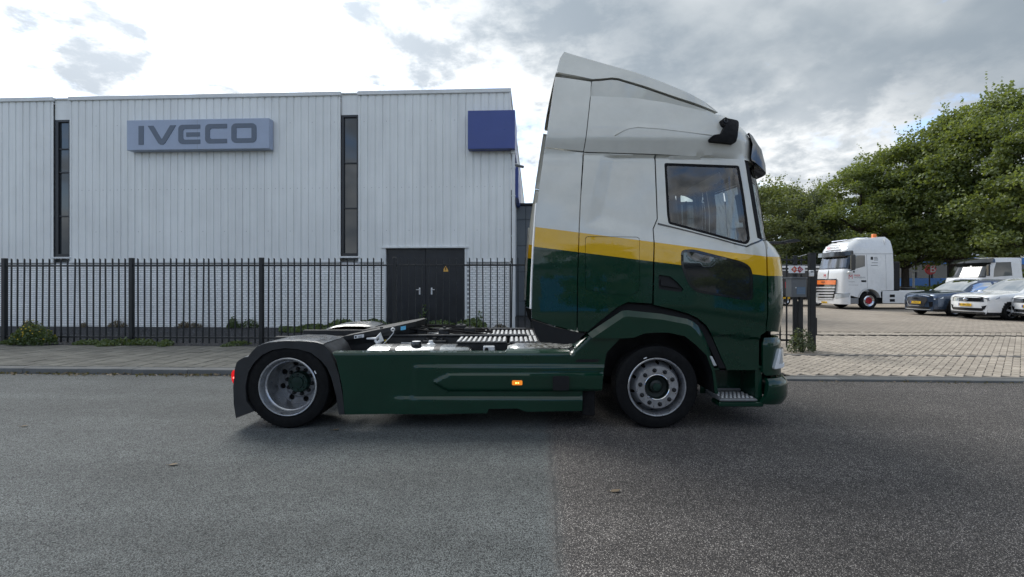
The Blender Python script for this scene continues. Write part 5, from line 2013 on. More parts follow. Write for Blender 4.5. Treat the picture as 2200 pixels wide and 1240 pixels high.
roof_p = [(0.0, 3.18), (2.28, 3.18), (cb_.smax(3.18), 3.18), (cb_.smax(3.6), 3.6), (cb_.smax(3.85), 3.85), (1.6, 3.98), (1.15, 4.06), (.6, 4.12), (.22, 4.15), (.06, 3.9)]
wboth('roof_shell', cb_.skin(roof_p, .12), WHITE)
ridge = [(.22, 4.15), (.6, 4.12), (1.15, 4.06), (1.6, 3.98), (cb_.smax(3.85), 3.85)]
rws = []
for t in range(9):
    q = t / 8
    rws.append([(p[0], p[1] + 2 * (27.25 - p[1]) * q, p[2] + .05 * math.sin(math.pi * q)) for p in (cb_.pt(a, b) for a, b in ridge)])
part('roof_top', MB().grid(rws), WHITE, wt)
part('rear_wall', MB().box(X0 - .42, X0 - .38, 26.1, 28.4, zbot, 4.0), WHITE, wt)
fr_all = [(2.52, 2.30), (2.36, 3.08)]
wsn = [(2.62, 2.42), (cb_.smax(2.42), 2.42), (cb_.smax(3.02), 3.02), (2.50, 3.02)]
wboth('windscreen', cb_.skin(wsn, .12, off=.0, depth=.01), MATS['car_glass'])
wboth('screen_surround', cb_.skin([(2.44, 2.34), (cb_.smax(2.36), 2.36), (cb_.smax(2.42), 2.415), (2.62, 2.415), (2.50, 3.02), (cb_.smax(3.03), 3.025), (cb_.smax(3.1), 3.16), (2.34, 3.16), (2.36, 3.08)], .12, off=-.004), MATS['gloss_black'])
part('cab_interior', MB().box(X0 - 2.2, X0 - .5, 26.25, 28.25, 1.3, 2.35), MATS['cab_trim'], wt)
part('dashboard', MB().box(X0 - 2.62, X0 - 2.2, 26.3, 28.2, 1.6, 2.40, .05), MATS['cab_trim'], wt)
wboth('nose_panel', cb_.skin([(2.535, .95), (cb_.smax(.95), .95), (cb_.smax(2.33), 2.33), (2.52, 2.33)], .10), WHITE)
vz = []
for k in range(11):
    t = k / 10
    s = 2.25 + (cb_.smax(3.2) - 2.25) * t
    g = smooth(0, .3, t)
    vz.append([cb_.pt(s, 3.36, -.01), cb_.pt(s, 3.30, -.06 - .16 * g), cb_.pt(s, 3.10 - .04 * g, -.05 - .22 * g), cb_.pt(s, 3.16, -.01)])
wboth('sun_visor', MB().grid(vz, flip=False), MATS['gloss_black'])
# illuminated name box and lettering
q = [Fr(*pxc(*p)) for p in [(232, 285), (460, 262), (437, 330), (228, 340)]]
q = [(cb_.smax(3.5) - .62, 3.42), (cb_.smax(3.5) + .62, 3.42), (cb_.smax(3.5) + .62, 3.74), (cb_.smax(3.5) - .62, 3.74)]
part('name_box', cb_.skin(q, .3, off=-.03), MATS['dark_steel'], wt)
q2 = shrink(q, .03)
nb = part('name_face', cb_.skin(q2, .3, off=-.04), MATS['label_white'], wt)
qc = (sum(p[0] for p in q) / 4, sum(p[1] for p in q) / 4)
tfn = lambda sc: (lambda a, b, o: cb_.pt(qc[0] - a + sc, qc[1] + b, -.046))
part('lettering', text_mb('MEER', .20, tfn(.30), squeeze=.8), MATS['logo_red'], nb)
part('lettering', text_mb('MAGAZIJN', .20, tfn(-.22), squeeze=.72), MATS['ink_grey'], nb)
lq = [Fr(*pxc(*p)) for p in [(490, 262), (553, 245), (540, 300), (470, 318)]]
lq = [(cb_.smax(3.5) - 1.05, 3.46), (cb_.smax(3.5) - .72, 3.44), (cb_.smax(3.5) - .74, 3.70), (cb_.smax(3.5) - 1.0, 3.72)]
part('roof_lamp', cb_.skin(lq, .2, off=-.02), MATS['lamp_glass'], wt)
lf = Fr(*pxc(300, 637))
part('front_emblem', text_mb('M', .30, lambda a, b, o: cb_.pt(lf[0] - a, lf[1] + b, -.012)), MATS['logo_red'], wt)
gq = [Fr(*pxc(*p)) for p in [(185, 676), (442, 672), (420, 900), (380, 925), (235, 918), (205, 880)]]
grl = part('grille', cb_.skin(gq, .2, off=-.062), MATS['gloss_black'], wt)
oq = [Fr(*pxc(*p)) for p in [(190, 690), (440, 688), (436, 742), (196, 738)]]
op = part('grille_panel', cb_.skin(oq, .2, off=-.085), MATS['lorry_orange'], grl)
oc = Fr(*pxc(295, 715))
part('lettering', text_mb('MEER', .17, lambda a, b, o: cb_.pt(oc[0] - a, oc[1] + b, -.092)), MATS['ink_black'], op)
for k in range(5):
    ya = 768 + k * 34
    xa = 196 + k * 5
    xb = 434 - k * 7
    part('grille_bar', cb_.skin([Fr(*pxc(xa, ya)), Fr(*pxc(xb, ya)), Fr(*pxc(xb - 3, ya + 17)), Fr(*pxc(xa + 3, ya + 17))], .2, off=-.09), MATS['brushed_alu'], grl)
bq = [(2.45, .90), (cb_.smax(.9), .92), (cb_.smax(.3), .34), (2.45, .34)]
wboth('bumper', cb_.skin(bq, .12, off=-.05, depth=.05), WHITE)
hq = [Fr(*pxc(*p)) for p in [(440, 862), (548, 842), (535, 895), (430, 910)]]
wboth('headlight', cb_.skin(hq, .12, off=-.065), MATS['lamp_glass'])
part('step_well', cb_.skin(Sc([(580, 905), (700, 905), (700, 975), (575, 965)]), .3, off=-.005), MATS['ink_grey'], wt)
pq = Fr(*pxc(303, 955))
pl_ = part('number_plate', cb_.skin([(pq[0] - .26, pq[1] - .055), (pq[0] + .26, pq[1] - .055), (pq[0] + .26, pq[1] + .055), (pq[0] - .26, pq[1] + .055)], .3, off=-.07), MATS['plate_yellow'], wt)
part('plate_lettering', text_mb('97-BNX-1', .11, lambda a, b, o: cb_.pt(pq[0] - a, pq[1] + b, -.075)), MATS['ink_black'], pl_)
# door lettering, side decals, handle
def sidetext(body, size, px, py, mat, sq=1.0, align='LEFT'):
    c_ = S(*pxc(px, py))
    return part('door_lettering', text_mb(body, size, lambda a, b, o: cb_.pt(c_[0] - a, c_[1] + b, -.006), align=align, squeeze=sq), mat, wt)


sidetext('M', .36, 578, 650, MATS['logo_red'], .9)
sidetext('MEER', .15, 645, 633, MATS['logo_red'], 1.0)
sidetext('MAGAZIJN.NL', .11, 645, 657, MATS['ink_grey'], .95)
sidetext('transport', .09, 582, 706, MATS['ink_grey'])
sidetext('www.meermagazijn', .07, 580, 746, MATS['ink_grey'])
dsq = Sc([(848, 405), (878, 405), (878, 442), (848, 442)])
part('side_decal', cb_.skin(dsq, .3, off=-.004, depth=.004), MATS['ink_black'], wt)
for k, (xa, xb, ya) in enumerate(((890, 930, 408), (890, 935, 424), (890, 938, 440), (860, 935, 474), (850, 935, 505))):
    part('side_decal', cb_.skin(Sc([(xa, ya), (xb, ya), (xb, ya + 8), (xa, ya + 8)]), .3, off=-.004, depth=.004), MATS['ink_grey'], wt)
part('door_handle', cb_.skin(Sc([(735, 688), (795, 688), (795, 712), (735, 712)]), .3, off=-.006), MATS['gloss_black'], wt)
mc = S(*pxc(612, 470))
mx_ = X0 - mc[0]
mir = part('mirror', MB().box(mx_ - .20, mx_ + .06, 25.72, 25.86, mc[1] - .45, mc[1] + .42, .05), MATS['gloss_black'], wt)
part('mirror_arm', MB().tube([(mx_, 25.8, mc[1] - .55), (mx_ - .06, 26.0, mc[1] - .5)], .05).tube([(mx_, 25.8, mc[1] + .38), (mx_, 26.02, mc[1] + .42)], .03), MATS['black_plastic'], mir)
part('mirror_foot', MB().box(mx_ - .28, mx_ - .02, 25.8, 25.98, mc[1] - .62, mc[1] - .50, .04), WHITE, mir)
# beacon, roof bar
bc = cb_.pt(*S(*pxc(937, 150)))
part('beacon', MB().box(bc[0] - .10, bc[0] + .10, bc[1] + .2, bc[1] + .4, 4.06, 4.34, .03), MATS['lorry_orange'], wt)
part('roof_bar', MB().tube([(X0 - 1.05, 26.5, 4.10), (X0 - 1.7, 26.5, 4.10), (X0 - 2.2, 26.6, 3.98)], .025).tube([(X0 - 1.1, 26.5, 4.12), (X0 - 1.1, 28.0, 4.12)], .025).tube([(X0 - 2.15, 26.6, 4.0), (X0 - 2.15, 27.9, 4.0)], .025), MATS['chrome'], wt)
# arch trim, skirt, chassis behind
ar = [(X0 - p[0], p[1]) for p in arch]
wboth('arch_lip', MB().grid([[(a, 25.97, b) for a, b in ar], [(X0 - arc_c[0] + (a - X0 + arc_c[0]) * .93, 25.97, .55 + (b - .55) * .93) for a, b in ar], [(X0 - arc_c[0] + (a - X0 + arc_c[0]) * .93, 26.5, .55 + (b - .55) * .93) for a, b in ar]]), WHITE)
x_a, x_b = X0 + .62, X0 + 3.9
skw = MB().box(X0 - .62, x_b, 26.0, 26.05, .40, 1.08, .02)
sk_ = wboth('side_skirt', skw, WHITE)
for yy in (870, 925):
    a, b = S(*pxc(1080, yy)), S(*pxc(1140, yy + 20))
    part('vent_slot', MB().box(X0 - a[0], X0 - b[0], 25.992, 26.02, b[1] - .02, a[1] + .04), MATS['black_hole'], sk_)
part('frame_rail', MB().box(X0 - 2, x_b + .8, 26.8, 26.9, .7, 1.0).box(X0 - 2, x_b + .8, 27.6, 27.7, .7, 1.0), MATS['chassis_black'], wt)
part('fifth_wheel', MB().lathe([(.001, .06), (.5, .05), (.52, .0), (.4, -.05)], (X0 + 1.7, 27.25, 1.22), 24, 'z'), MATS['chassis_black'], wt)
part('air_intake_stack', MB().box(X0 + .02, X0 + .55, 26.2, 28.3, 1.1, 2.75, .06), MATS['black_plastic'], wt)
part('underbody', MB().box(X0 - 2.5, X0 + 3.0, 26.4, 28.1, .35, .9, .05), MATS['chassis_black'], wt)
lorry_wheel(wt, X0 - arc_c[0], 26.03, .05 + .5, .5, MATS['rim_red'], 'front_wheel', .02)
lorry_wheel(wt, X0 - arc_c[0], 28.1, .05 + .5, .5, MATS['rim_red'], 'front_wheel', .02)
lorry_wheel(wt, X0 + 2.9, 26.1, .05 + .5, .5, MATS['rim_red'], 'rear_wheel', .08)
lorry_wheel(wt, X0 + 2.9, 27.9, .05 + .5, .5, MATS['rim_red'], 'rear_wheel', .08)

# --- second white lorry, only the low day cab shows
X1 = 31.2
YT = 28.4
t3 = thing('white_lorry', 'white low-cab lorry with dark visor standing behind the parked cars', 'truck', (29.6, YT + 1.25, ZY))
c3 = Cab(X1, YT, YT + 1.25, [(0, 2.55), (1.6, 2.6), (1.85, 2.52), (2.95, 1.98), (3.2, 1.8)], [(0, .22), (3.2, .3)], [(0, 0), (1.9, .02), (2.9, .12), (3.15, .22)])
pxd = lambda a, b: (1920 + a / 6.2, 520 + b / 6.2)


def tboth(name, mb, mat, parent=None):
    a = part(name, mb, mat, parent or t3)
    part(name, mb.mirrored(YT + 1.25), mat, parent or t3)
    return a


dw = [(.62, 1.98), (1.80, 1.90), (1.72, 2.35), (1.55, 2.80), (.62, 2.82)]
tboth('cab_side', c3.skin([(0, .9), (2.3, .9), (2.3, 1.8), (1.75, 2.98), (1.6, 3.06), (0.05, 3.08)], .12, [dw]), WHITE)
tboth('door_glass', c3.skin(dw, .3, off=.03, depth=.01), MATS['car_glass'])
tboth('nose_panel', c3.skin([(2.3, .9), (c3.smax(.9), .9), (c3.smax(1.86), 1.86), (2.28, 1.86)], .12), WHITE)
tboth('windscreen', c3.skin([(2.30, 1.93), (c3.smax(1.93), 1.93), (c3.smax(2.80), 2.80), (1.88, 2.80)], .12, depth=.01), MATS['car_glass'])
tboth('screen_surround', c3.skin([(2.22, 1.87), (c3.smax(1.87), 1.87), (c3.smax(1.93), 1.928), (2.30, 1.928), (1.88, 2.80), (c3.smax(2.8), 2.805), (c3.smax(2.9), 2.95), (1.72, 2.95)], .12, off=.002), MATS['gloss_black'])
vz = []
for k in range(9):
    t = k / 8
    s = 1.62 + (c3.smax(2.9) - 1.62) * t
    g = smooth(0, .3, t)
    vz.append([c3.pt(s, 3.05, .0), c3.pt(s, 3.0, -.05 - .14 * g), c3.pt(s, 2.78, -.04 - .26 * g), c3.pt(s, 2.84, -.01)])
tboth('sun_visor', MB().grid(vz), MATS['gloss_black'])
part('roof', MB().grid([[(p[0], p[1] + 2 * (YT + 1.25 - p[1]) * q, p[2] + .06 * math.sin(math.pi * q)) for p in (c3.pt(0.05, 3.08), c3.pt(1.6, 3.06), c3.pt(c3.smax(3.05) * .5 + .8, 3.04))] for q in [k / 6 for k in range(7)]]), WHITE, t3)
part('rear_wall', MB().box(X1 - .06, X1, YT + .1, YT + 2.4, .9, 3.04), WHITE, t3)
part('cab_interior', MB().box(X1 - 2.2, X1 - .2, YT + .2, YT + 2.3, 1.0, 1.85), MATS['cab_trim'], t3)
part('chassis', MB().box(X1 - 1.8, X1 + 4.2, YT + .6, YT + 1.9, .55, 1.0, .03), MATS['chassis_black'], t3)
for xx in (X1 - 1.3, X1 + 2.6):
    for yy in (YT + .05, YT + 2.15):
        lorry_wheel(t3, xx, yy, .55, .5, MATS['dark_steel'])
part('side_mirror', MB().box(X1 - 2.34, X1 - 2.24, YT - .25, YT - .05, 1.95, 2.65, .04), MATS['gloss_black'], t3)
part('bumper', MB().box(X1 - 2.68, X1 - 2.2, YT + .02, YT + 2.48, .35, .88, .05), WHITE, t3)


# ------------------------------------------------------------------ parked cars
def crom(pts, t):
    """Catmull-Rom through a list of tuples, t in 0..len-1"""
    n = len(pts)
    i = min(int(t), n - 2)
    f = t - i
    p0, p1, p2, p3 = pts[max(i - 1, 0)], pts[i], pts[i + 1], pts[min(i + 2, n - 1)]
    return tuple(0.5 * ((2 * b) + (c - a) * f + (2 * a - 5 * b + 4 * c - d) * f * f + (3 * b - a - 3 * c + d) * f ** 3) for a, b, c, d in zip(p0, p1, p2, p3))


def make_car(label, x, y, paint, L=4.5, W=1.86, Ht=1.66, plate='', style=0, yaw=0.0, group='cars parked in the yard'):
    car = thing('parked_car', label, 'car', (x, y, ZY), yaw, group)
    hw = W / 2
    xs = [0.0, .10, .35, .8, 1.25, 1.42, 1.8, 2.2, 2.6, 3.2, 3.7, L - .45, L - .12, L]
    zc = [.96, 1.02, 1.07, 1.12, 1.16, 1.21, 1.45, Ht - .05, Ht, Ht, Ht - .03, Ht - .22, 1.15, .95]
    zb = [.83, .92, .98, 1.01, 1.03, 1.03, 1.03, 1.02, 1.03, 1.05, 1.07, 1.09, 1.05, .90]
    yw = [.80, .90, .975, 1.0, 1.0, 1.0, 1.0, 1.0, 1.0, 1.0, 1.0, .985, .95, .88]
    yr = [.62, .68, .74, .78, .80, .80, .74, .69, .67, .66, .65, .64, .68, .66]
    secs = []
    for i, xx in enumerate(xs):
        w_ = yw[i] * hw
        cab_ = zc[i] - zb[i]
        zr = zb[i] + cab_ * (.78 if cab_ < .2 else .90)
        secs.append([(xx, -w_ * .95, .24), (xx, -w_, .42), (xx, -w_ * 1.0, .70), (xx, -w_ * .985, zb[i]), (xx, -yr[i] * hw, zr), (xx, -yr[i] * hw * .5, zc[i] - .012), (xx, 0.0, zc[i])])
    nu, nv = 120, 36
    G = []
    for a in range(nu + 1):
        col = [crom([s[k] for s in secs], a * (len(secs) - 1) / nu) for k in range(7)]
        G.append([crom(col, b * 6 / nv) for b in range(nv + 1)])
    wz, wr_ = .36, .355
    wx = (.86, .86 + L * .61)
    body, side_g, screen, clad = MB(), MB(), MB(), MB()

    def add(m, q, mir):
        o = len(m.v)
        m.v += [((p[0], -p[1], p[2]) if mir else p) for p in q]
        m.f.append((o, o + 1, o + 2, o + 3) if mir else (o + 3, o + 2, o + 1, o))
    for a in range(nu):
        for b in range(nv):
            q = [G[a][b], G[a + 1][b], G[a + 1][b + 1], G[a][b + 1]]
            cx = sum(p[0] for p in q) / 4
            cz = sum(p[2] for p in q) / 4
            ta, tb = (a + .5) * (len(secs) - 1) / nu, (b + .5) * 6 / nv
            if tb < 3 and any((cx - w_) ** 2 + (cz - wz) ** 2 < (wr_ + .035) ** 2 for w_ in wx):
                continue
            m = body
            if tb < .45 or (tb < 2.2 and any((cx - w_) ** 2 + (cz - wz) ** 2 < (wr_ + .10) ** 2 for w_ in wx)):
                m = clad
            if 4.55 < ta < 11.1 and 3.06 < tb < 3.90 and cz > 1.05:
                # side glass with pillars
                if not (8.35 < ta < 8.55 or 10.0 < ta < 10.15) and cx > 1.55 + (cz - 1.03) * .95:
                    m = side_g
            if 4.75 < ta < 7.0 and tb > 4.05:
                m = screen
            for mir in (False, True):
                add(m, q, mir)

    def weld(m):
        idx, v2 = {}, []
        for p in m.v:
            k = (round(p[0], 4), round(p[1], 4), round(p[2], 4))
            if k not in idx:
                idx[k] = len(v2)
                v2.append(p)
        m.f = [tuple(idx[(round(m.v[i][0], 4), round(m.v[i][1], 4), round(m.v[i][2], 4))] for i in f) for f in m.f]
        m.f = [f for f in m.f if len(set(f)) == 4]
        m.v = v2
        return m
    bd = part('body', weld(body), paint, car, local=True, sharp=50)
    part('side_window', weld(side_g), MATS['car_glass'], car, local=True, sharp=60)
    part('windscreen', weld(screen), MATS['car_glass'], car, local=True, sharp=60)
    part('wheel_arch_trim', weld(clad), MATS['black_plastic'], car, local=True, sharp=50)
    # front fascia closes the nose
    y0, zt, z0 = .80 * hw, .955, .24

    def fas(yy, z, off=0.0):
        e = yy / y0
        return (-(.16 * (1 - min(1.0, abs(e)) ** 2.4)) * (1 - .25 * smooth(.55, .95, z)) - off, yy, z)
    yl = lambda z: lerp_tab([(.24, .76), (.42, .80), (.7, .80), (.83, .79), (.92, .62), (.96, .01)], z) * hw
    rows_ = []
    for k in range(13):
        z = z0 + (zt - z0) * k / 12
        rows_.append([fas(yl(z) * (j / 10), z) for j in range(-10, 11)])
    part('front_bumper', MB().grid(rows_), paint, car, local=True)
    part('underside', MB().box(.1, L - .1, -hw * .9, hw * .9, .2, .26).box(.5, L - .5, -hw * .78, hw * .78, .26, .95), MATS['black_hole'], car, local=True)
    part('cabin', MB().box(1.7, L - .7, -hw * .62, hw * .62, .95, 1.02).box(2.1, 2.3, -.6, -.15, 1.0, 1.35, .05).box(2.1, 2.3, .15, .6, 1.0, 1.35, .05), MATS['cab_trim'], car, local=True)

    def fp(name, pts, mat, off=.012, parent=None):
        n = len(pts)
        area = sum(pts[i][0] * pts[(i + 1) % n][1] - pts[(i + 1) % n][0] * pts[i][1] for i in range(n))
        if area < 0:
            pts = pts[::-1]
        return part(name, panel(pts, lambda a, b, d: fas(a, b, off - d), .08, depth=.01, flip=True), mat, parent or car, local=True)
    mir_ = lambda pts: [(-a, b) for a, b in pts]
    if style == 0:       # broad shield grille, slim lamps
        gr = fp('grille', round_poly([(-.44, .86), (.44, .86), (.53, .75), (.37, .47), (-.37, .47), (-.53, .75)], .06), MATS['dark_steel'])
        fp('grille_frame', [(-.54, .705), (-.52, .70), (-.36, .46), (.36, .46), (.52, .70), (.54, .705), (.38, .435), (-.38, .435)], MATS['chrome'], .02, gr)
        for k in range(4):
            part('ring_emblem', MB().lathe([(.045, -.006), (.045, .006), (.036, .006), (.036, -.006)], (-.185, -.09 + k * .06, .79), 16, 'x'), MATS['gloss_black'], gr, local=True)
        fp('lower_intake', [(-.62, .40), (.62, .40), (.55, .30), (-.55, .30)], MATS['gloss_black'])
        fp('lower_lip', [(-.66, .30), (.66, .30), (.62, .27), (-.62, .27)], MATS['car_silver'], .02)
        for f in (lambda p: p, mir_):
            fp('side_intake', f([(.56, .62), (.70, .66), (.70, .42), (.60, .40)]), MATS['gloss_black'])
            part('headlight', MB().grid([[(.0, (-1 if f is mir_ else 1) * (.60), .80), (.02, (-1 if f is mir_ else 1) * .76, .83), (.28, (-1 if f is mir_ else 1) * .905, .88)], [(-.03, (-1 if f is mir_ else 1) * .60, .745), (.0, (-1 if f is mir_ else 1) * .77, .755), (.26, (-1 if f is mir_ else 1) * .925, .81)]]), MATS['lamp_glass'], car, local=True)
        pz = .60
    else:                # slatted grille between wide lamps
        gr = fp('grille', [(-.62, .90), (.62, .90), (.64, .74), (-.64, .74)], MATS['gloss_black'])
        for k in range(3):
            fp('grille_bar', [(-.62, .762 + k * .048), (.62, .762 + k * .048), (.62, .778 + k * .048), (-.62, .778 + k * .048)], MATS['chrome'], .022, gr)
        part('round_emblem', MB().lathe([(.001, -.02), (.05, -.018), (.065, -.01), (.065, .02)], (-.175, 0, .82), 20, 'x'), MATS['chrome'], gr, local=True)
        fp('lower_intake', [(-.66, .48), (.66, .48), (.60, .36), (-.60, .36)], MATS['gloss_black'])
        fp('chrome_strip', [(-.68, .335), (.68, .335), (.66, .31), (-.66, .31)], MATS['chrome'], .025)
        fp('lower_apron', [(-.70, .305), (.70, .305), (.68, .245), (-.68, .245)], MATS['black_plastic'], .015)
        for f in (lambda p: p, mir_):
            sg = -1 if f is mir_ else 1
            fp('side_intake', f([(.58, .56), (.72, .60), (.66, .42), (.60, .44)]), MATS['gloss_black'])
            part('headlight', MB().grid([[(-.035, sg * .58, .895), (.02, sg * .755, .91), (.34, sg * .90, .965)], [(-.04, sg * .58, .775), (.01, sg * .785, .785), (.30, sg * .94, .88)]]), MATS['car_lamp'], car, local=True)
        pz = .60
    pp_ = fp('number_plate', [(-.26, pz - .055), (.26, pz - .055), (.26, pz + .055), (-.26, pz + .055)], MATS['plate_yellow'], .03)
    if plate:
        part('plate_lettering', text_mb(plate, .11, lambda a, b, o: (fas(a, pz)[0] - .034, -a, pz + b), squeeze=.95), MATS['ink_black'], pp_, local=True)
        part('plate_band', MB().grid([[(fas(.24, pz)[0] - .033, .22, pz - .05), (fas(.24, pz)[0] - .031, .258, pz - .05)], [(fas(.24, pz)[0] - .033, .22, pz + .05), (fas(.24, pz)[0] - .031, .258, pz + .05)]]), MATS['eu_blue'], pp_, local=True)
    for sg in (-1, 1):
        m_ = part('door_mirror', MB().box(1.62, 1.80, sg * (hw + .03), sg * (hw + .24), 1.03, 1.18, .05), paint, car, local=True)
        part('mirror_stalk', MB().box(1.68, 1.76, sg * (hw - .06), sg * (hw + .05), 1.0, 1.05, .01), MATS['black_plastic'], m_, local=True)
        part('door_handle', MB().box(2.75, 2.95, sg * (hw - .005), sg * (hw + .02), .88, .905, .008), paint, car, local=True)
        part('roof_rail', MB().tube([(2.3, sg * .60, Ht - .06), (2.5, sg * .60, Ht + .02), (3.6, sg * .58, Ht + .01), (3.85, sg * .58, Ht - .08)], .016, 6), MATS['car_silver'], car, local=True)
        for w_ in wx:
            yc_ = sg * (hw - .02)
            d = -1 if sg < 0 else 1
            tw_ = part('wheel', MB().lathe([(.24, d * .0), (.30, d * .012), (.345, -d * .01), (.36, -d * .05), (.36, -d * .19), (.33, -d * .23), (.2, -d * .23)], (w_, yc_, wz), 32), MATS['tyre'], car, local=True)
            rim_ = MB().lathe([(.24, -d * .0), (.245, d * .006), (.225, -d * .01), (.21, -d * .10)], (w_, yc_, wz), 32)
            for k in range(5):
                t = 2 * math.pi * k / 5 + .3
                c_, s_ = math.cos(t), math.sin(t)
                pr = [(w_ + c_ * r_ - s_ * h_, yc_ + d * e_, wz + s_ * r_ + c_ * h_) for r_, h_, e_ in ((.03, -.035, .0), (.225, -.04, -.012), (.225, .04, -.012), (.03, .035, .0))]
                rim_.poly(pr)
            part('rim', rim_, MATS['rim_silver'], tw_, local=True)
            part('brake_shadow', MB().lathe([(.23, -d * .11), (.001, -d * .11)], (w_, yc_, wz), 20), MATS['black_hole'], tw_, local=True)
    return car


def car_at(px, py, label, **kw):
    """front near corner of the car placed where the photo shows it"""
    Y = (H - ZY) / (py - HOR) * F
    X = (px - 1100) / F * Y
    return make_car(label, X, Y + .93, **kw)


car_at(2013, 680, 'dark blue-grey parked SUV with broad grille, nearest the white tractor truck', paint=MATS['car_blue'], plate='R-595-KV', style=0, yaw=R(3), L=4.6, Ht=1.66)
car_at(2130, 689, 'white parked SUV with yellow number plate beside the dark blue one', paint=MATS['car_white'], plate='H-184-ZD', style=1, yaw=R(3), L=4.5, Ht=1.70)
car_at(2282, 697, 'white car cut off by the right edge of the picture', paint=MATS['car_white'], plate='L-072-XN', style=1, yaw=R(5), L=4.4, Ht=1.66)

# --- dark trailer unit glimpsed between truck nose and gate post
dv = thing('dark_van', 'dark box van with white stripes parked behind the gate post', 'van', (18.6, 30.6, ZY))
XV = 17.4
part('body', MB().box(XV - .6, XV + 3.0, 30.0, 32.0, .45, 2.72, .08), P_('van_dark', (0.02, 0.022, 0.026), 0.35, coat=0.4), dv)
part('white_band', MB().box(XV - .61, XV + 3.01, 29.985, 30.01, 2.50, 2.62).box(XV - .61, XV + 3.01, 29.985, 30.01, 2.32, 2.38), MATS['label_white'], dv)
part('windscreen', MB().box(XV - .62, XV - .58, 30.15, 31.85, 1.55, 2.3), MATS['dark_glass'], dv)
part('bumper', MB().box(XV - .75, XV - .5, 30.0, 32.0, .35, .75, .05), MATS['label_white'], dv)
part('tail_lamp', MB().box(XV + .2, XV + .5, 29.98, 30.01, 1.2, 1.6, .01), MATS['logo_red'], dv)
part('number_plate', MB().box(XV + .0, XV + .5, 29.97, 29.99, .5, .62), MATS['plate_yellow'], dv)
for xx in (XV + .2, XV + 2.3):
    lorry_wheel(dv, xx, 29.98, .40, .36, MATS['dark_steel'])

# ------------------------------------------------------------------ gate posts, letter box, sign
gx = lambda px: SP(px, V_FENCE)[0]
gp = thing('gate_post', 'thick black square steel gate post beside the yard entrance', 'post', (gx(1742), V_FENCE, .05), on_street=True)
part('column', MB().box(gx(1738), gx(1750), V_FENCE - .06, V_FENCE + .06, .05, SPz(1742, 545, V_FENCE)[1], .006), BLK, gp)
part('cap', MB().box(gx(1738) - .006, gx(1750) + .006, V_FENCE - .066, V_FENCE + .066, SPz(1742, 545, V_FENCE)[1] - .002, SPz(1742, 543.5, V_FENCE)[1], .004), BLK, gp)
ks = part('key_reader', MB().box(gx(1733), gx(1743), V_FENCE - .12, V_FENCE - .061, SPz(1738, 594.5, V_FENCE)[1], SPz(1738, 581, V_FENCE)[1], .015), MATS['brushed_alu'], gp)
part('reader_slot', MB().box(gx(1735), gx(1741), V_FENCE - .124, V_FENCE - .118, SPz(1738, 585.5, V_FENCE)[1], SPz(1738, 583.5, V_FENCE)[1]), MATS['black_hole'], ks)
part('hinge_plate', MB().box(gx(1750) + .001, gx(1753), V_FENCE - .05, V_FENCE + .05, .4, .8, .004).box(gx(1750) + .001, gx(1753), V_FENCE - .05, V_FENCE + .05, 1.5, 1.8, .004), BLK, gp)
gs = thing('side_gate', 'narrow black steel gate leaf with thin bars next to the gate post', 'gate', (gx(1715), V_FENCE + .05, .05), on_street=True)
vg = V_FENCE + .04
part('stile', MB().box(gx(1706), gx(1714), vg - .03, vg + .03, .08, SPz(1708, 549, vg)[1], .005), BLK, gs)
part('inner_stile', MB().box(gx(1716), gx(1718.5), vg - .02, vg + .02, .08, SPz(1708, 647, vg)[1], .003), BLK, gs)
for pxb in (1692, 1723.5, 1678):
    part('bar', MB().box(gx(pxb) - .013, gx(pxb) + .013, vg - .013, vg + .013, .12, SPz(pxb, 549, vg)[1]), BLK, gs)
part('top_bar', MB().box(gx(1660), gx(1733), vg - .02, vg + .02, SPz(1708, 560, vg)[1], SPz(1708, 557, vg)[1], .003), BLK, gs)
part('spring_wire', MB().tube([(gx(1715), vg - .03, SPz(1708, 552, vg)[1]), (gx(1733), vg - .03, SPz(1708, 547, vg)[1])], .006, 6), MATS['brushed_alu'], gs)
part('bottom_bar', MB().box(gx(1660), gx(1733), vg - .02, vg + .02, SPz(1708, 733, vg)[1], SPz(1708, 729, vg)[1], .003), BLK, gs)
vb_ = V_FENCE - .2
lb = thing('letter_box', 'grey metal letter box with blue label on a black post', 'letter box', (gx(1708), vb_, .05), on_street=True)
bu0, bu1 = SP(1692, vb_)[0], SP(1724, vb_)[0]
lz0, lz1 = SPz(1708, 638, vb_)[1], SPz(1708, 598, vb_)[1]
GREYB = P_('box_grey', (0.13, 0.14, 0.15), 0.45, 0.3, var=(3, 0.1))
lbx = part('box', MB().box(bu0, bu1, vb_ - .16, vb_ + .08, lz0, lz1, .008), GREYB, lb)
part('lid', MB().prism([(bu0 - .01, lz1 - .004), (bu1 + .01, lz1 - .004), (bu1 + .01, lz1 + .02), (bu0 - .01, lz1 + .03)], lambda a, b, d: (a, vb_ + d, b), -.19, .17), GREYB, lbx)
part('door_label', MB().box(SP(1703, vb_)[0], SP(1721, vb_)[0], vb_ - .164, vb_ - .1605, SPz(1710, 632, vb_)[1], SPz(1710, 617, vb_)[1]), P_('label_slate', (0.10, 0.16, 0.24), 0.4), lbx)
for k in range(4):
    zz_ = SPz(1710, 620 + k * 3.2, vb_)[1]
    part('printed_line', MB().box(SP(1704.5, vb_)[0], SP(1719.5, vb_)[0], vb_ - .1655, vb_ - .1645, zz_ - .006, zz_), MATS['ink_grey'], lbx)
part('lock', MB().cyl((SP(1701, vb_)[0], vb_ - .17, (lz0 + lz1) / 2), (SP(1701, vb_)[0], vb_ - .158, (lz0 + lz1) / 2), .014), MATS['brushed_alu'], lbx)
part('leg', MB().box(gx(1706), gx(1713), vb_ - .035, vb_ + .035, .05, lz0 - .002, .005), BLK, lb)
vs_ = V_FENCE - .06
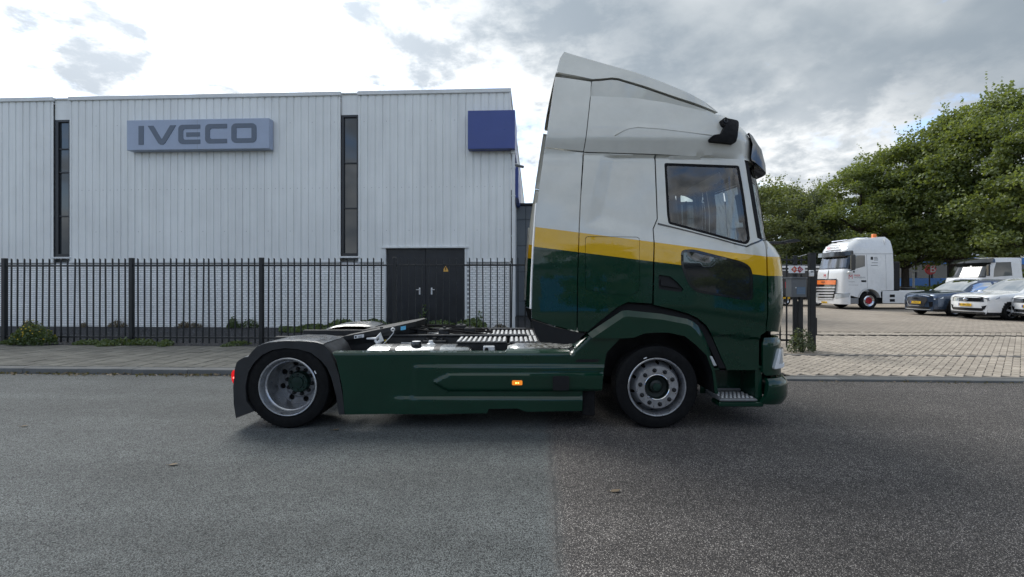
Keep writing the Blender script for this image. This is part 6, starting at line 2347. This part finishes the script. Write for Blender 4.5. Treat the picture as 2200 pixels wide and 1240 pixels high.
sg_ = thing('entrance_sign', 'small white sign with two red diamonds and white letters on the gate', 'sign', (gx(1711), vs_, 1.75), on_street=True)
su0, su1 = SP(1694.5, vs_)[0], SP(1729, vs_)[0]
sz0, sz1 = SPz(1710, 587, vs_)[1], SPz(1710, 571, vs_)[1]
part('board', MB().box(su0, su1, vs_ - .01, vs_ + .01, sz0, sz1, .003), MATS['label_white'], sg_)
mz_ = (sz0 + sz1) / 2
for cxp, mt, ch in ((1706.5, P_('sign_orange_red', (0.55, 0.10, 0.05), 0.5), 'B'), (1717.5, P_('sign_dark_red', (0.33, 0.015, 0.04), 0.5), 'G')):
    cxu = SP(cxp, vs_)[0]
    dpoly = [(cxu - .078, mz_), (cxu, mz_ - .078), (cxu + .078, mz_), (cxu, mz_ + .078)]
    dd_ = part('diamond', MB().prism(dpoly, lambda a, b, d: (a, vs_ - .011 - d, b), .002 if ch == 'B' else .0035, 0.0), mt, sg_)
    part('letter', text_mb(ch, .085, lambda a, b, o, cxu=cxu: (cxu + a + (-.012 if ch == 'B' else .012), vs_ - .0165, mz_ + b)), MATS['label_white'], dd_)
cxu = SP(1712, vs_)[0]
part('small_diamond', MB().prism([(cxu - .024, mz_), (cxu, mz_ - .024), (cxu + .024, mz_), (cxu, mz_ + .024)], lambda a, b, d: (a, vs_ - .0155 - d, b), .002, 0.0), MATS['label_white'], sg_)
part('fixing', MB().box(su0 + .05, su0 + .08, vs_ + .01, vs_ + .06, mz_ - .02, mz_ + .02).box(su1 - .08, su1 - .05, vs_ + .01, vs_ + .06, mz_ - .02, mz_ + .02), BLK, sg_)
# flat lamp head reaching out over the gate
vl = V_FENCE + 1.2
ll = thing('yard_lamp', 'dark flat yard lamp on a slim mast just behind the truck nose', 'lamp', (SP(1650, vl)[0], vl, .05), on_street=True)
lu, lzz = SPz(1668, 523, vl)
part('mast', MB().cyl((SP(1650, vl)[0], vl, .05), (SP(1650, vl)[0], vl, lzz + .02), .05, n=12), BLK, ll)
part('arm', MB().box(SP(1650, vl)[0], SP(1690, vl)[0], vl - .05, vl + .05, lzz - .02, lzz + .05, .02), BLK, ll)
part('lamp_head', MB().prism([(SP(1682, vl)[0], lzz), (SP(1712, vl)[0], lzz + .03), (SP(1712, vl)[0], lzz + .07), (SP(1700, vl)[0], lzz + .10), (SP(1682, vl)[0], lzz + .06)], lambda a, b, d: (a, vl + d, b), -.16, .16), BLK, ll)

# ------------------------------------------------------------------ blue premises across the yard
bb = thing('blue_building', 'low blue commercial building with dark windows behind the trees', 'building', (44.0, 48.0, 0))
YB = 47.0
BLU = P_('wall_blue', (0.05, 0.20, 0.55), 0.45, var=(.4, .08))
bx0, bx1 = .835 * YB, 1.32 * YB
part('core', MB().box(bx0, bx1, YB + .1, YB + 9, 0, 4.0), MATS['grey_panel'], bb)
part('fascia', MB().box(bx0 - .05, bx1, YB - .15, YB + .1, 3.35, 4.05, .02), BLU, bb)
part('sill_band', MB().box(bx0 - .05, bx1, YB - .1, YB + .1, 1.15, 1.95, .02), BLU, bb)
part('plinth', MB().box(bx0, bx1, YB, YB + .1, 0, 1.149), MATS['grey_panel'], bb)
n_w = 14
for k in range(n_w):
    a = bx0 + (bx1 - bx0) * k / n_w
    b = bx0 + (bx1 - bx0) * (k + 1) / n_w
    w_ = part('window', MB().box(a + .06, b - .06, YB + .05, YB + .09, 1.96, 3.34), MATS['dark_glass'], bb)
    part('mullion', MB().box(a - .05, a + .05, YB - .05, YB + .095, 1.955, 3.345), MATS['ink_grey'], w_)
for k in range(3):
    part('roof_railing', MB().tube([(bx0 - .1, YB + .5 + k, 4.32 + .16 * k), (bx1, YB + .5 + k, 4.32 + .16 * k)], .05, 6), MATS['label_white'], bb)
for k in range(22):
    xx = bx0 + (bx1 - bx0) * k / 21
    part('railing_post', MB().box(xx - .03, xx + .03, YB + .47, YB + .53, 4.0, 4.4), MATS['label_white'], bb)
rs = thing('round_sign', 'round red sign with a white letter in front of the blue building', 'sign', (40.0, 44.5, 0))
YR = 44.5
rxc, rzc = FP(1999, 578.5, YR)
rd = FP(2010.5, 578.5, YR)[0] - rxc
part('disc', MB().lathe([(.001, -.06), (rd, -.06), (rd, .06), (.001, .06)], (rxc, YR, rzc), 32), P_('sign_red', (0.60, 0.025, 0.03), 0.4), rs)
part('letter', text_mb('B', rd * 1.9, lambda a, b, o: (rxc + a + .15, YR - .07, rzc + b), squeeze=1.05), MATS['label_white'], rs)
part('pole', MB().cyl((rxc, YR + .1, 0), (rxc, YR + .1, rzc - rd + .02), .07), MATS['dark_steel'], rs)
lx_, lz_2 = FP(1963, 584, 43)
ls = thing('white_lamp_post', 'short white T-shaped lamp post before the blue building', 'lamp', (lx_, 43, 0))
part('pole', MB().cyl((lx_, 43, 0), (lx_, 43, lz_2), .08), MATS['white_plastic'], ls)
part('lamp_arm', MB().box(lx_ - .35, lx_ + .35, 42.9, 43.1, lz_2, lz_2 + .12, .03), MATS['white_plastic'], ls)

# ------------------------------------------------------------------ trees and weeds


def leaf_mat(name, c1, c2, trans=0.45, rough=0.55):
    m = bpy.data.materials.new(name)
    m.use_nodes = True
    nt = NT(m.node_tree)
    nt.n.clear()
    out = nt.node('ShaderNodeOutputMaterial')
    geo = nt.node('ShaderNodeNewGeometry')
    pos = geo.outputs['Position']
    rnd = geo.outputs['Random Per Island']
    f = nt.math('ADD', nt.math('MULTIPLY', rnd, 0.6), nt.math('MULTIPLY', nt.ramp(nt.noise(pos, 0.45, 3.0), 0.3, 0.7), 0.4))
    col = nt.mix(f, c1, c2)
    df = nt.node('ShaderNodeBsdfDiffuse')
    tr = nt.node('ShaderNodeBsdfTranslucent')
    gl = nt.node('ShaderNodeBsdfGlossy')
    gl.inputs['Roughness'].default_value = rough
    gl.inputs['Color'].default_value = (1, 1, 1, 1)
    nt.put(df.inputs[0], col)
    nt.put(tr.inputs[0], nt.mix(0.6, col, (0.26, 0.30, 0.03)))
    a = nt.node('ShaderNodeMixShader')
    a.inputs[0].default_value = trans
    nt.l.new(df.outputs[0], a.inputs[1])
    nt.l.new(tr.outputs[0], a.inputs[2])
    b = nt.node('ShaderNodeMixShader')
    b.inputs[0].default_value = 0.05
    nt.l.new(a.outputs[0], b.inputs[1])
    nt.l.new(gl.outputs[0], b.inputs[2])
    nt.l.new(b.outputs[0], out.inputs[0])
    MATS[name] = m
    return m


leaf_mat('leaf_oak', (0.065, 0.115, 0.022), (0.225, 0.275, 0.07), 0.55)
leaf_mat('leaf_pale', (0.08, 0.115, 0.035), (0.20, 0.225, 0.075))
leaf_mat('leaf_grey', (0.045, 0.07, 0.035), (0.09, 0.12, 0.06), 0.3)
leaf_mat('leaf_weed', (0.035, 0.075, 0.02), (0.09, 0.14, 0.04), 0.3)
leaf_mat('leaf_dry', (0.10, 0.07, 0.045), (0.17, 0.12, 0.07), 0.2)
P_('petal_yellow', (0.75, 0.55, 0.05), 0.6)
P_('bark', (0.055, 0.045, 0.036), 0.9, var=(6, 0.3), bump=(14, 0.8, 0.03))
P_('stem', (0.06, 0.075, 0.03), 0.7)
P_('twig', (0.10, 0.08, 0.06), 0.8)


def leaf_card(mb, c, size, rg):
    """a bent leaf-clump blade of two quads"""
    d = Vector((rg.gauss(0, 1), rg.gauss(0, 1), rg.gauss(0, .7))).normalized()
    n = Vector((rg.gauss(0, .8), rg.gauss(0, .8), rg.gauss(.6, .7)))
    s = d.cross(n)
    if s.length < 1e-3:
        return
    s.normalize()
    n = s.cross(d)
    c = Vector(c)
    L, Wd = size * rg.uniform(.7, 1.3), size * rg.uniform(.35, .6)
    a, e = c - d * L * .5, c + d * L * .5
    k1, k2 = c + s * Wd + n * L * .12, c - s * Wd + n * L * .12
    o = len(mb.v)
    mb.v += [tuple(a), tuple(k1), tuple(e), tuple(k2)]
    mb.f += [(o, o + 1, o + 2), (o, o + 2, o + 3)]


def make_tree_meshes(seed, height, rad, base, trunk_r, n_clump, per, leaf, droop=0.0, mat='leaf_oak', conic=0.0):
    """trunk with limbs, and a crown of leaf clumps gathered round the limb ends"""
    rg = random.Random(seed)
    tk, cr = MB(), MB()
    lean = rg.uniform(-.3, .3)
    axis = [(lean * (t ** 2), rg.uniform(-.1, .1) * t, height * .86 * t) for t in (0, .15, .3, .5, .7, .85, 1.0)]
    tk.tube(axis, [trunk_r * (1 - .85 * t) + .03 for t in (0, .15, .3, .5, .7, .85, 1.0)], 10)
    tips = []
    hc = (height - base) / 2
    for i in range(n_clump):
        # spread tips evenly over the crown's outer half
        zf = (i + .5) / n_clump
        zf = min(.985, max(.015, zf + rg.uniform(-.05, .05)))
        z = base + (height - base) * zf
        prof = math.sin(math.pi * (zf ** (.62 + conic) * .93 + .055)) ** .6
        ang = i * 2.39996 + rg.uniform(-.4, .4)
        rr = rad * prof * (rg.uniform(.35, 1.0) ** .6) * rg.uniform(.68, 1.2)
        tip = Vector((math.cos(ang) * rr, math.sin(ang) * rr, z))
        tips.append(tip)
        za = max(base * .6, z - rr * .55)
        ta = min(1.0, za / (height * .86))
        k = min(5, int(ta * 6))
        st_ = Vector(axis[k]).lerp(Vector(axis[k + 1]), .5)
        mid = st_.lerp(tip, .55) + Vector((rg.uniform(-.3, .3), rg.uniform(-.3, .3), rr * .10))
        if rr > rad * .25:
            r0 = max(.03, trunk_r * .26 * (1 - zf * .6))
            tk.tube([st_, mid, tip], [r0, r0 * .6, r0 * .2], 5, False)
    for tip in tips:
        cr_r = rad * rg.choice((.12, .16, .2, .25, .31)) * rg.uniform(.85, 1.1)
        m = int(per * rg.uniform(.7, 1.3) * (cr_r / (rad * .2)) ** 1.7)
        fl = rg.uniform(.42, .62)
        for _ in range(m):
            v = Vector((rg.gauss(0, 1), rg.gauss(0, 1), rg.gauss(0, 1)))
            v = v.normalized() * (rg.random() ** .45) * cr_r
            p = tip + Vector((v.x * 1.15, v.y * 1.15, v.z * fl))
            if droop:
                p.z -= droop * rg.random() ** 2 * cr_r * 2.2
            if p.z < base * .6:
                continue
            leaf_card(cr, p, leaf * rg.uniform(.75, 1.3), rg)
        # a sprig poking out for the ragged outline
        out = Vector((tip.x, tip.y, max(0.1, tip.z - base) * .5)).normalized()
        for j in range(rg.randint(1, 4)):
            e = tip + (out + Vector((rg.uniform(-.6, .6), rg.uniform(-.6, .6), rg.uniform(-.2, .8)))).normalized() * cr_r * rg.uniform(.9, 1.7)
            for q in range(11):
                leaf_card(cr, tip.lerp(e, .3 + .7 * q / 10) + Vector((rg.gauss(0, .10), rg.gauss(0, .10), rg.gauss(0, .08))) * (1.3 - q / 10), leaf, rg)
    a = mesh_of('trunk', tk)
    a.materials.append(MATS['bark'])
    b = mesh_of('crown', cr, sharp=None)
    b.polygons.foreach_set('use_smooth', [False] * len(b.polygons))
    b.materials.append(MATS[mat])
    return a, b


TREES = {
    'broad': make_tree_meshes(11, 15.5, 5.4, 3.8, .34, 105, 235, .20),
    'broad2': make_tree_meshes(23, 14.5, 5.0, 3.6, .30, 95, 235, .20),
    'pale': make_tree_meshes(37, 12.5, 5.2, 2.6, .22, 105, 170, .20, mat='leaf_pale'),
    'willow': make_tree_meshes(41, 11.0, 4.0, 2.0, .22, 90, 300, .16, droop=1.0, mat='leaf_grey'),
}


def plant_tree(kind, px, Y, top_py, label, turn=0.0, group='trees along the far side of the yard', wide=1.0, name='leafy_tree', xy=None):
    tm, cm = TREES[kind]
    x = (px - 1100) / F * Y if xy is None else xy[0]
    h0 = max(v.co.z for v in cm.vertices)
    top = H + (HOR - top_py) / F * Y
    s = top / h0
    t = thing(name, label, 'tree', (x, Y if xy is None else xy[1], 0.0), turn, group)
    t.scale = (s * wide, s * wide, s)
    for nm, me in (('trunk', tm), ('crown', cm)):
        piece(nm, me, t, (0, 0, 0))
    return t


plant_tree('pale', 1628, 46, 372, 'pale tree partly hidden by the truck windscreen', 4.3, wide=1.1)
plant_tree('pale', 1680, 50, 372, 'pale green loose tree seen just right of the truck cab', 0.3)
plant_tree('willow', 1738, 46, 392, 'grey-green drooping tree above the gate post', 1.1, wide=.95)
plant_tree('pale', 1765, 56, 378, 'pale tree behind the drooping tree and the white tractor', 2.2, wide=.8)
plant_tree('broad2', 1848, 43, 330, 'bushy green tree rising behind the white tractor truck', 0.7, wide=1.05)
plant_tree('broad', 1945, 42, 275, 'green tree above the round red sign', 2.0)
plant_tree('broad2', 2048, 40, 208, 'tall green tree behind the low white lorry', 4.1, wide=.95)
plant_tree('broad', 2158, 37, 160, 'tallest green tree in the row at the right edge', 5.2, wide=.95)
plant_tree('broad2', 2270, 33, 200, 'big leafy tree cut by the right edge of the picture', 0.9)
plant_tree('broad2', 1905, 58, 380, 'tree far back between the tractor truck and the red sign', 1.7)
plant_tree('broad2', 2075, 62, 400, 'tree far back above the blue building', 0.2)
# across the road, mirrored in the truck's flank
plant_tree('broad', 0, 1, 0, 'left tree across the road, mirrored in the cab side', 1.0, 'trees across the road mirrored in the truck', xy=(-5.5, -15.0)).scale = (.5, .5, .42)
plant_tree('broad2', 0, 1, 0, 'middle tree across the road, mirrored in the door', 2.5, 'trees across the road mirrored in the truck', xy=(4.5, -14.0)).scale = (.5, .5, .40)
plant_tree('broad', 0, 1, 0, 'right tree across the road, mirrored in the nose of the truck', 4.0, 'trees across the road mirrored in the truck', xy=(14.0, -16.5)).scale = (.55, .55, .45)
plant_tree('broad2', 0, 1, 0, 'far right tree across the road, added to darken the reflection in the headlight corner', 5.0, 'trees across the road mirrored in the truck', xy=(26.0, -13.0)).scale = (.8, .8, .6)  # this tree and the next are added to darken the nose's reflections
plant_tree('broad', 0, 1, 0, 'last tree across the road, added to darken the reflection at the edge of the nose panel', 0.6, 'trees across the road mirrored in the truck', xy=(38.0, -10.0)).scale = (.8, .8, .6)

ob = thing('opposite_building', 'low grey and blue building across the road, mirrored in the lower door window', 'building', (3.0, -24.0, 0))
part('wall', MB().box(-26, 34, -30, -22.1, 0, 4.2), P_('opposite_wall', (0.16, 0.165, 0.17), 0.6, var=(.6, .1)), ob)
for k in range(9):
    a = -22 + k * 6.0
    part('panel', MB().box(a, a + 4.6, -22.1, -22.0, .2, 3.6, .03), BLU if k % 2 == 0 else MATS['grey_panel'], ob)
part('roof_edge', MB().box(-26.2, 34.2, -30.2, -21.9, 4.21, 4.5, .05), MATS['grey_joint'], ob)

# shrubs under the trees and along the yard's far edge
def shrub_mesh(seed, w, d, h, n, leaf, mat, stems=9):
    rg = random.Random(seed)
    st_, fo_ = MB(), MB()
    for k in range(stems):
        a = rg.uniform(0, 6.28)
        r = rg.uniform(.1, 1.0)
        e = (math.cos(a) * w * .42 * r, math.sin(a) * d * .42 * r, h * rg.uniform(.5, .95))
        st_.tube([(e[0] * .15, e[1] * .15, -.02), (e[0] * .6, e[1] * .6, e[2] * .55), e], [.006 * h + .003, .004 * h + .002, .001], 5, False)
    for _ in range(n):
        a = rg.uniform(0, 6.28)
        r = rg.random() ** .5
        x, y = math.cos(a) * r * w / 2, math.sin(a) * r * d / 2
        top = h * (1 - .75 * r * r) * rg.uniform(.75, 1.1)
        leaf_card(fo_, (x, y, top * rg.random() ** .6), leaf, rg)
    a = mesh_of('stem', st_)
    a.materials.append(MATS['stem'])
    b = mesh_of('foliage', fo_, sharp=None)
    b.polygons.foreach_set('use_smooth', [False] * len(b.polygons))
    b.materials.append(MATS[mat])
    return a, b


def plant(name, label, meshes, u, v, z, turn=0.0, scale=1.0, group=None, on_street=True, cat='plant'):
    t = thing(name, label, cat, (u, v, z), turn, group, on_street)
    if on_street:
        t.rotation_euler = (0, 0, turn - TH)
    t.scale = (scale, scale, scale)
    piece('stem', meshes[0], t, (0, 0, 0))
    piece('foliage', meshes[1], t, (0, 0, 0))
    return t


hedge = shrub_mesh(5, 5.0, 2.4, 1.9, 2600, .22, 'leaf_oak', 14)
for k, (px, Y, s, lb_) in enumerate(((1985, 38, .7, 'green shrub beneath the round red sign'), (2030, 40, .9, 'green shrub half hidden by the low lorry'),
                                      (1700, 44, 1.5, 'shrub mass behind the gate sign'), (1790, 46, 1.6, 'shrub mass behind the roof of the white tractor'), (2190, 40, 1.5, 'shrub mass at the right edge behind the white cars'), (1660, 50, 1.6, 'shrub mass beside the truck nose'))):
    plant('shrub', lb_, hedge, (px - 1100) / F * Y, Y, 0.0, k * 1.3, s, 'shrubs at the back of the yard', False, 'shrub')

# weeds along the fence and the wall
bushy = shrub_mesh(61, 1.05, .5, .52, 1500, .05, 'leaf_weed', 16)
lowweed = shrub_mesh(62, .9, .35, .16, 420, .05, 'leaf_weed', 6)
drygrass = shrub_mesh(63, .7, .35, .30, 360, .045, 'leaf_dry', 22)
wallweed = shrub_mesh(64, .8, .3, .38, 520, .055, 'leaf_weed', 10)
vf = V_FENCE - .16
fb = plant('flowering_weed', 'tall green weed with small yellow flowers at the foot of the fence', bushy, SP(78, vf)[0], vf - .08, .09, 0.0, 1.08)
fl_ = MB()
rgf = random.Random(8)
for _ in range(46):
    a, r = rgf.uniform(0, 6.28), rgf.random() ** .5
    x, y = math.cos(a) * r * .5, math.sin(a) * r * .24
    z = .50 * (1 - .7 * r * r) * rgf.uniform(.8, 1.15)
    for k in range(2):
        leaf_card(fl_, (x, y, z), .035, rgf)
fo_ = part('flowers', fl_, MATS['petal_yellow'], fb, local=True, kind='stuff')
for k, (px, s, lb_) in enumerate(((190, .9, 'low creeping weed just right of the flowering weed'), (225, .9, 'low weed between the flowering weed and the second fence post'), (262, 1.1, 'low weed left of the second fence post'),
                                  (305, 1.0, 'low weed right of the second fence post'), (355, .9, 'low weed midway between second and third fence posts'), (505, .8, 'low weed above the tail of the truck'), (25, .8, 'low weed beside the first fence post'))):
    plant('fence_weed', lb_, lowweed, SP(px, vf)[0], vf + .02 * (k % 3), .09, k * 2.1, s, 'weeds along the foot of the fence')
vwl = V_WALL - .22
for k, (px, s, me_, lb_) in enumerate(((252, .9, drygrass, 'dry weed at the wall behind the second fence panel'), (395, .8, drygrass, 'brownish weed at the wall right of the second fence post'), (418, .7, drygrass, 'small dry weed at the wall near the third panel'),
                                       (500, 1.0, wallweed, 'green weed at the wall just left of the third fence post'), (535, .8, wallweed, 'green weed at the wall touching the third fence post'), (60, .8, drygrass, 'dry weed at the wall behind the flowering weed'),
                                       (770, .8, drygrass, 'dry curled weed at the wall above the far mudguard'), (180, .6, drygrass, 'thin dry weed at the wall below the left window'), (1022, 1.0, wallweed, 'green weed at the wall right of the black door'), (1075, .7, drygrass, 'dry weed at the wall corner by the downpipe'))):
    plant('wall_weed', lb_, me_, SP(px, vwl)[0], vwl, .085, k * 1.7, s, 'weeds along the foot of the wall')
# ivy mat in front of the door
rgi = random.Random(21)
iv = MB()
for _ in range(5200):
    px = rgi.uniform(600, 1045)
    v = rgi.uniform(V_WALL - 1.6, V_WALL - .12)
    u = SP(px, v)[0]
    hgt = .05 + .16 * abs(math.sin(px * .045)) + .12 * abs(math.sin(px * .013 + 1))
    hgt *= smooth(600, 760, px) * .8 + .25
    leaf_card(iv, (u, v, .085 + hgt * rgi.random() ** .7), .085, rgi)
for px, hh in ((912, .75), (1030, .62), (905, .5)):
    u = SP(px, V_WALL - .05)[0]
    for k in range(40):
        leaf_card(iv, (u + rgi.gauss(0, .05), V_WALL - .06 - rgi.random() * .05, .1 + hh * rgi.random()), .07, rgi)
solo('ivy', iv, MATS['leaf_weed'], 'green ivy ground cover in front of the black double door', 'ivy', kind='stuff', on_street=True, sharp=None)
gw = shrub_mesh(65, .75, .4, .62, 560, .045, 'leaf_grey', 26)
plant('gate_weed', 'wispy grey-green weed at the foot of the gate post', gw, SP(1722, V_FENCE - .28)[0], V_FENCE - .28, .05, 0.4, 1.0)

# litter of dry leaves in the gutter
rgl = random.Random(31)
lt = MB()
for _ in range(900):
    u = rgl.uniform(-12, -2.6) if rgl.random() < .75 else rgl.uniform(-5.2, -2.6)
    v = V_KERB - abs(rgl.gauss(0, .07)) - .01
    leaf_card(lt, (u, v, .008 + rgl.random() * .02), rgl.uniform(.02, .05), rgl)
for _ in range(160):
    u = rgl.uniform(4.6, 12)
    v = V_KERB - abs(rgl.gauss(0, .06)) - .01
    leaf_card(lt, (u, v, .008 + rgl.random() * .01), rgl.uniform(.015, .035), rgl)
solo('leaf_litter', lt, MATS['leaf_dry'], 'thin line of dry leaf litter lying in the gutter along the kerb', 'leaves', kind='stuff', on_street=True, sharp=None)
for px, py, lb_ in ((372, 1000, 'brown dry leaf lying alone on the grey asphalt at left'), (52, 917, 'dark dry leaf near the left edge of the road'), (722, 925, 'curled dry leaf beside the rear tyre'), (1322, 1057, 'pale yellowish dry leaf on the darker asphalt at right')):
    Y = H / (py - HOR) * F
    x = (px - 1100) / F * Y
    lm = MB()
    pts = [(-.04, 0, .004), (-.02, .018, .012), (.015, .02, .014), (.045, .004, .02), (.015, -.018, .012), (-.02, -.016, .008)]
    lm.poly([(x + a, Y + b, c) for a, b, c in pts])
    lm.tube([(x - .04, Y, .004), (x - .065, Y - .004, .012)], .0015, 4)
    solo('fallen_leaf', lm, MATS['leaf_dry'], lb_, 'leaf', (x, Y, 0), 'dry leaves on the road')
